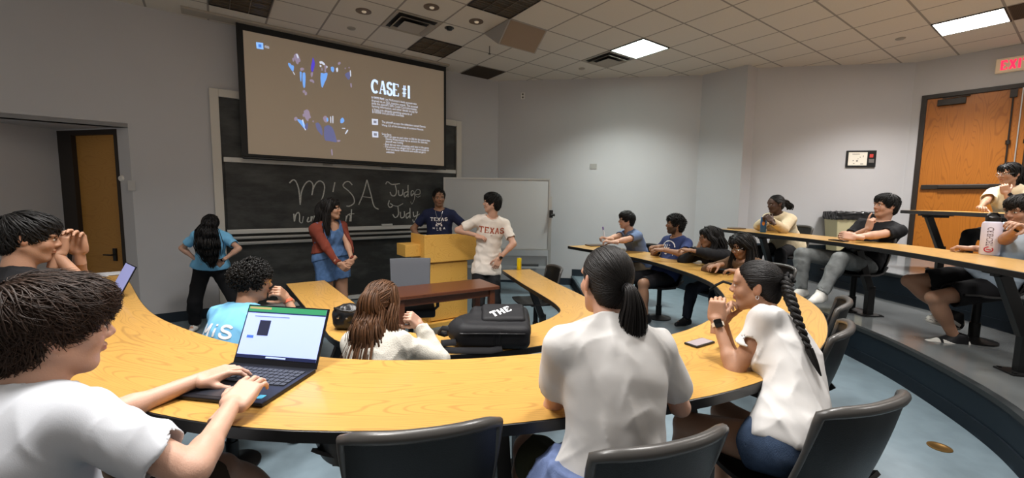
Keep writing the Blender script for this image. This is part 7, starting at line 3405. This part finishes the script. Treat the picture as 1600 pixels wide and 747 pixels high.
# backpack lying on the lower table ------------------------------------------------
bl, br = on_z(706, 549, Z1), on_z(826, 549, Z1)
bc = (bl + br) / 2
bx = unit(br - bl)
by = np.cross(UP, bx)
blen = np.linalg.norm(br - bl)
t = thing('backpack', 'black backpack with white lettering lying on the lower curved table', 'backpack', tuple(bc + by * .14))
RB = np.stack([bx, by, UP], 1)
toW = lambda p: np.asarray(p) @ RB.T + (bc + by * .145)
f = Field((-.34, -.24, -.01), (.32, .24, .30), .0055)
hx = blen / 2
T_ = np.array([[1, 0, 0], [0, math.cos(.30), math.sin(.30)], [0, -math.sin(.30), math.cos(.30)]])
f.add(rbox((0.02, .01, .075), (hx * .97, .155, .075), .045), .03)
f.add(rbox((.05, .03, .125), (hx * .84, .12, .06), .045, T_), .03)
f.add(ell((-hx * .75, 0, .085), (.10, .13, .075)), .04)
f.clip((0, 0, .0), (0, 0, -1), .01)
f.wrinkle(.0025, .12, 5, (1, 1, 1))
v, F = f.mesh()
o = fast_mesh('bag_body', toW(v), F, cloth('backpack_black', '17171a', .6, bump=(300, .2)), None)
o.parent = t
o.matrix_parent_inverse = Matrix.Translation(t.location).inverted()
bag_bvh = BVHTree.FromPolygons([Vector(q) for q in toW(v)], [tuple(q) for q in F])
f = Field((-.30, -.24, .0), (.30, .24, .32), .0055)
f.add(rbox((.075, .020, .172), (hx * .60, .095, .034), .028, T_), .02)
f.wrinkle(.002, .09, 9, (1, 1, 1))
v, F = f.mesh()
o = fast_mesh('front_pocket', toW(v), F, cloth('backpack_black', '17171a'), None)
o.parent = t
o.matrix_parent_inverse = Matrix.Translation(t.location).inverted()
pk_bvh = BVHTree.FromPolygons([Vector(q) for q in toW(v)], [tuple(q) for q in F])
mb = MB()
mb.tube(toW([(-hx * .95, -.06, .10), (-hx * 1.3, -.05, .11), (-hx * 1.42, -.02, .07), (-hx * 1.3, .02, .045), (-hx * .9, .03, .07)]), .016, 8, flat=.45)
mb.build('grab_handle', BLK, t, world=True, smooth=60)
mb = MB()
mb.tube(toW([(-hx * .9, -.13, .05), (-hx * 1.25, -.15, .05), (-hx * 1.3, -.16, .02), (-hx * .9, -.17, .014), (-.0, -.165, .012), (hx * .3, -.15, .02)]), .022, 8, flat=.35)
mb.build('shoulder_strap', BLK, t, world=True, smooth=60)
mb = MB()
path = []
for x in np.linspace(-hx * .8, hx * .9, 24):
    q = toW((x, -.30, .105))
    ht = bag_bvh.ray_cast(Vector(q), Vector(by))
    if ht[0] is not None:
        path.append(np.array(ht[0]) - by * .003)
if len(path) > 3:
    mb.tube(path, .004, 6)
    mb.build('zip', mat('zip_black', '2a2a2c', .3), t, world=True, smooth=60)
for dx in (.02, .055):
    mb = MB()
    mb.tube([bag_bvh.ray_cast(Vector(toW((dx, -.30, z))), Vector(by))[0] or Vector(toW((dx, -.16, z))) for z in (.115, .09, .06, .035)], .005, 6)
    mb.build('zip_pull', M_black, t, world=True, smooth=60)
vs, fs = block_text('THE', .050, .036, .012, .2)
mb = MB()
out = []
for x, y, *_ in vs:
    q = toW((.06 + x * .95 - y * .5, -.005 + x * .55 + y * .95, .6))
    ht = pk_bvh.ray_cast(Vector(q), Vector((0, 0, -1)))
    out.append(tuple(np.array(ht[0]) + UP * .002) if ht[0] is not None else tuple(toW((.1, 0, .2))))
mb.add(out, fs)
mb.build('bag_lettering', PRINT_W, t, world=True)

# black handbag by the woman with brown hair
c = on_z(549, 513, Z1)
t = thing('handbag', 'small slouchy black handbag on the lower table beside the long brown hair', 'handbag', tuple(c))
f = Field((-.16, -.12, -.01), (.16, .12, .22), .005)
f.add(rbox((0, 0, .075), (.115, .065, .075), .045), .02)
f.add(ell((0, 0, .10), (.10, .055, .075)), .03)
f.clip((0, 0, 0), (0, 0, -1), .008)
f.wrinkle(.004, .06, 3, (1, 1, .5))
v, F = f.mesh()
o = fast_mesh('bag_body', v, F, mat('bag_leather', '121113', .35, bump=(60, .3)), t)
mb = MB()
mb.tube([(-.09, -.02, .12), (-.085, -.06, .155), (-.03, -.09, .145), (.04, -.09, .14), (.085, -.06, .15), (.09, -.02, .12)], .007, 8)
mb.build('bag_strap', M_black, t, smooth=60)
for q in ((-.06, -.07), (.05, -.072), (0, -.075)):
    mb = MB()
    mb.lathe([(0, -.006), (.008, -.004), (.008, .004), (0, .006)], (q[0], q[1], .09), 10)
    mb.build('stud', SILVER, t)

c = on_z(1468, 699, TIER[1])
mb = MB()
mb.lathe([(.036, 0), (.058, 0), (.058, .004), (.040, .006), (.036, .004)], tuple(c), 32)
t = tag(mb.build('floor_outlet', mat('brass', '8a6a3c', .35, .8), smooth=40), 'small round brass floor plate near the foot of the step', 'floor plate')
mb = MB()
mb.lathe([(.0, .001), (.036, .001), (.036, .003), (.0, .003)], tuple(c), 32)
mb.build('cover', mat('outlet_cover', 'a8a7a0', .4), t, smooth=40)

# waste bin by the right wall
pb = on_wall(1326, 340, K4 + np.array([-.04, -.26]), K5 + np.array([-.04, -.26]))
zb_t = pb[2]
t = thing('waste_bin', 'cream waste bin with a black bag folded over its rim by the right wall', 'bin', (pb[0], pb[1], TIER[3]), wr)
hb_ = at(1326, 334, pb[1])[2] - TIER[3]
mb = MB()
lo_, hi_ = (.21, .14), (.27, .19)
vs = [(sx * lo_[0], sy * lo_[1], 0) for sx, sy in ((-1, -1), (1, -1), (1, 1), (-1, 1))] + [(sx * hi_[0], sy * hi_[1], hb_) for sx, sy in ((-1, -1), (1, -1), (1, 1), (-1, 1))]
mb.add(vs, [(3, 2, 1, 0), (0, 1, 5, 4), (1, 2, 6, 5), (2, 3, 7, 6), (3, 0, 4, 7)])
mb.build('bin_body', mat('bin_cream', 'b9b08c', .6), t, bevel=.01)
f = Field((-.36, -.28, hb_ - .16), (.36, .28, hb_ + .07), .009)
f.add(rbox((0, 0, hb_ - .03), (.285, .205, .065), .02), .01)
f.sub(rbox((0, 0, hb_ + .02), (.25, .17, .07), .02), .01)
f.wrinkle(.008, .06, 4, (1, 1, .6))
v, F = f.mesh()
fast_mesh('bin_bag', v, F, mat('bin_liner', '18181a', .3), t)

# ---------------------------------------------------------------- chairs of the seated people
for (x, y, z, face, lab) in (
        (P1.pelvis[0], P1.pelvis[1] + .04, TIER[1], 84, 'black chair under the young man typing in the left foreground'),
        (-2.52, 1.80, TIER[1], 62, 'black chair under the person in black with clasped hands'),
):
    put_chair(x, y, z, face, lab)
for o_, lab in (('sky blue tee at the lower table', 'black chair under the curly-haired person at the lower table'),
                ('long half-tied brown hair', 'black chair under the person with long brown hair'),
                ('blue grey polo', 'black chair under the person in the polo at the far end of the big table'),
                ('dark blue printed tee', 'black chair under the bearded person at the big table'),
                ('black hoodie', 'black chair under the person in the black hoodie'),
                ('brown jacket', 'black chair under the person in the brown jacket'),
                ('cream fleece', 'black chair under the person in the cream fleece'),
                ('grey jeans', 'black chair under the person in grey jeans on the raised row'),
                ('pale blue tee', 'black chair under the person with the water bottle at the right edge'),
                ('cream top', 'black chair under the person with glasses at the highest table')):
    q = [o for o in bpy.data.objects if o.get('category') == 'person' and o_ in o['label']][0]
    pp = PEOPLE[q.name]
    d = deg(pp.face)
    put_chair(pp.pelvis[0] + d[0] * .05, pp.pelvis[1] + d[1] * .05, pp.zf, pp.face, lab)
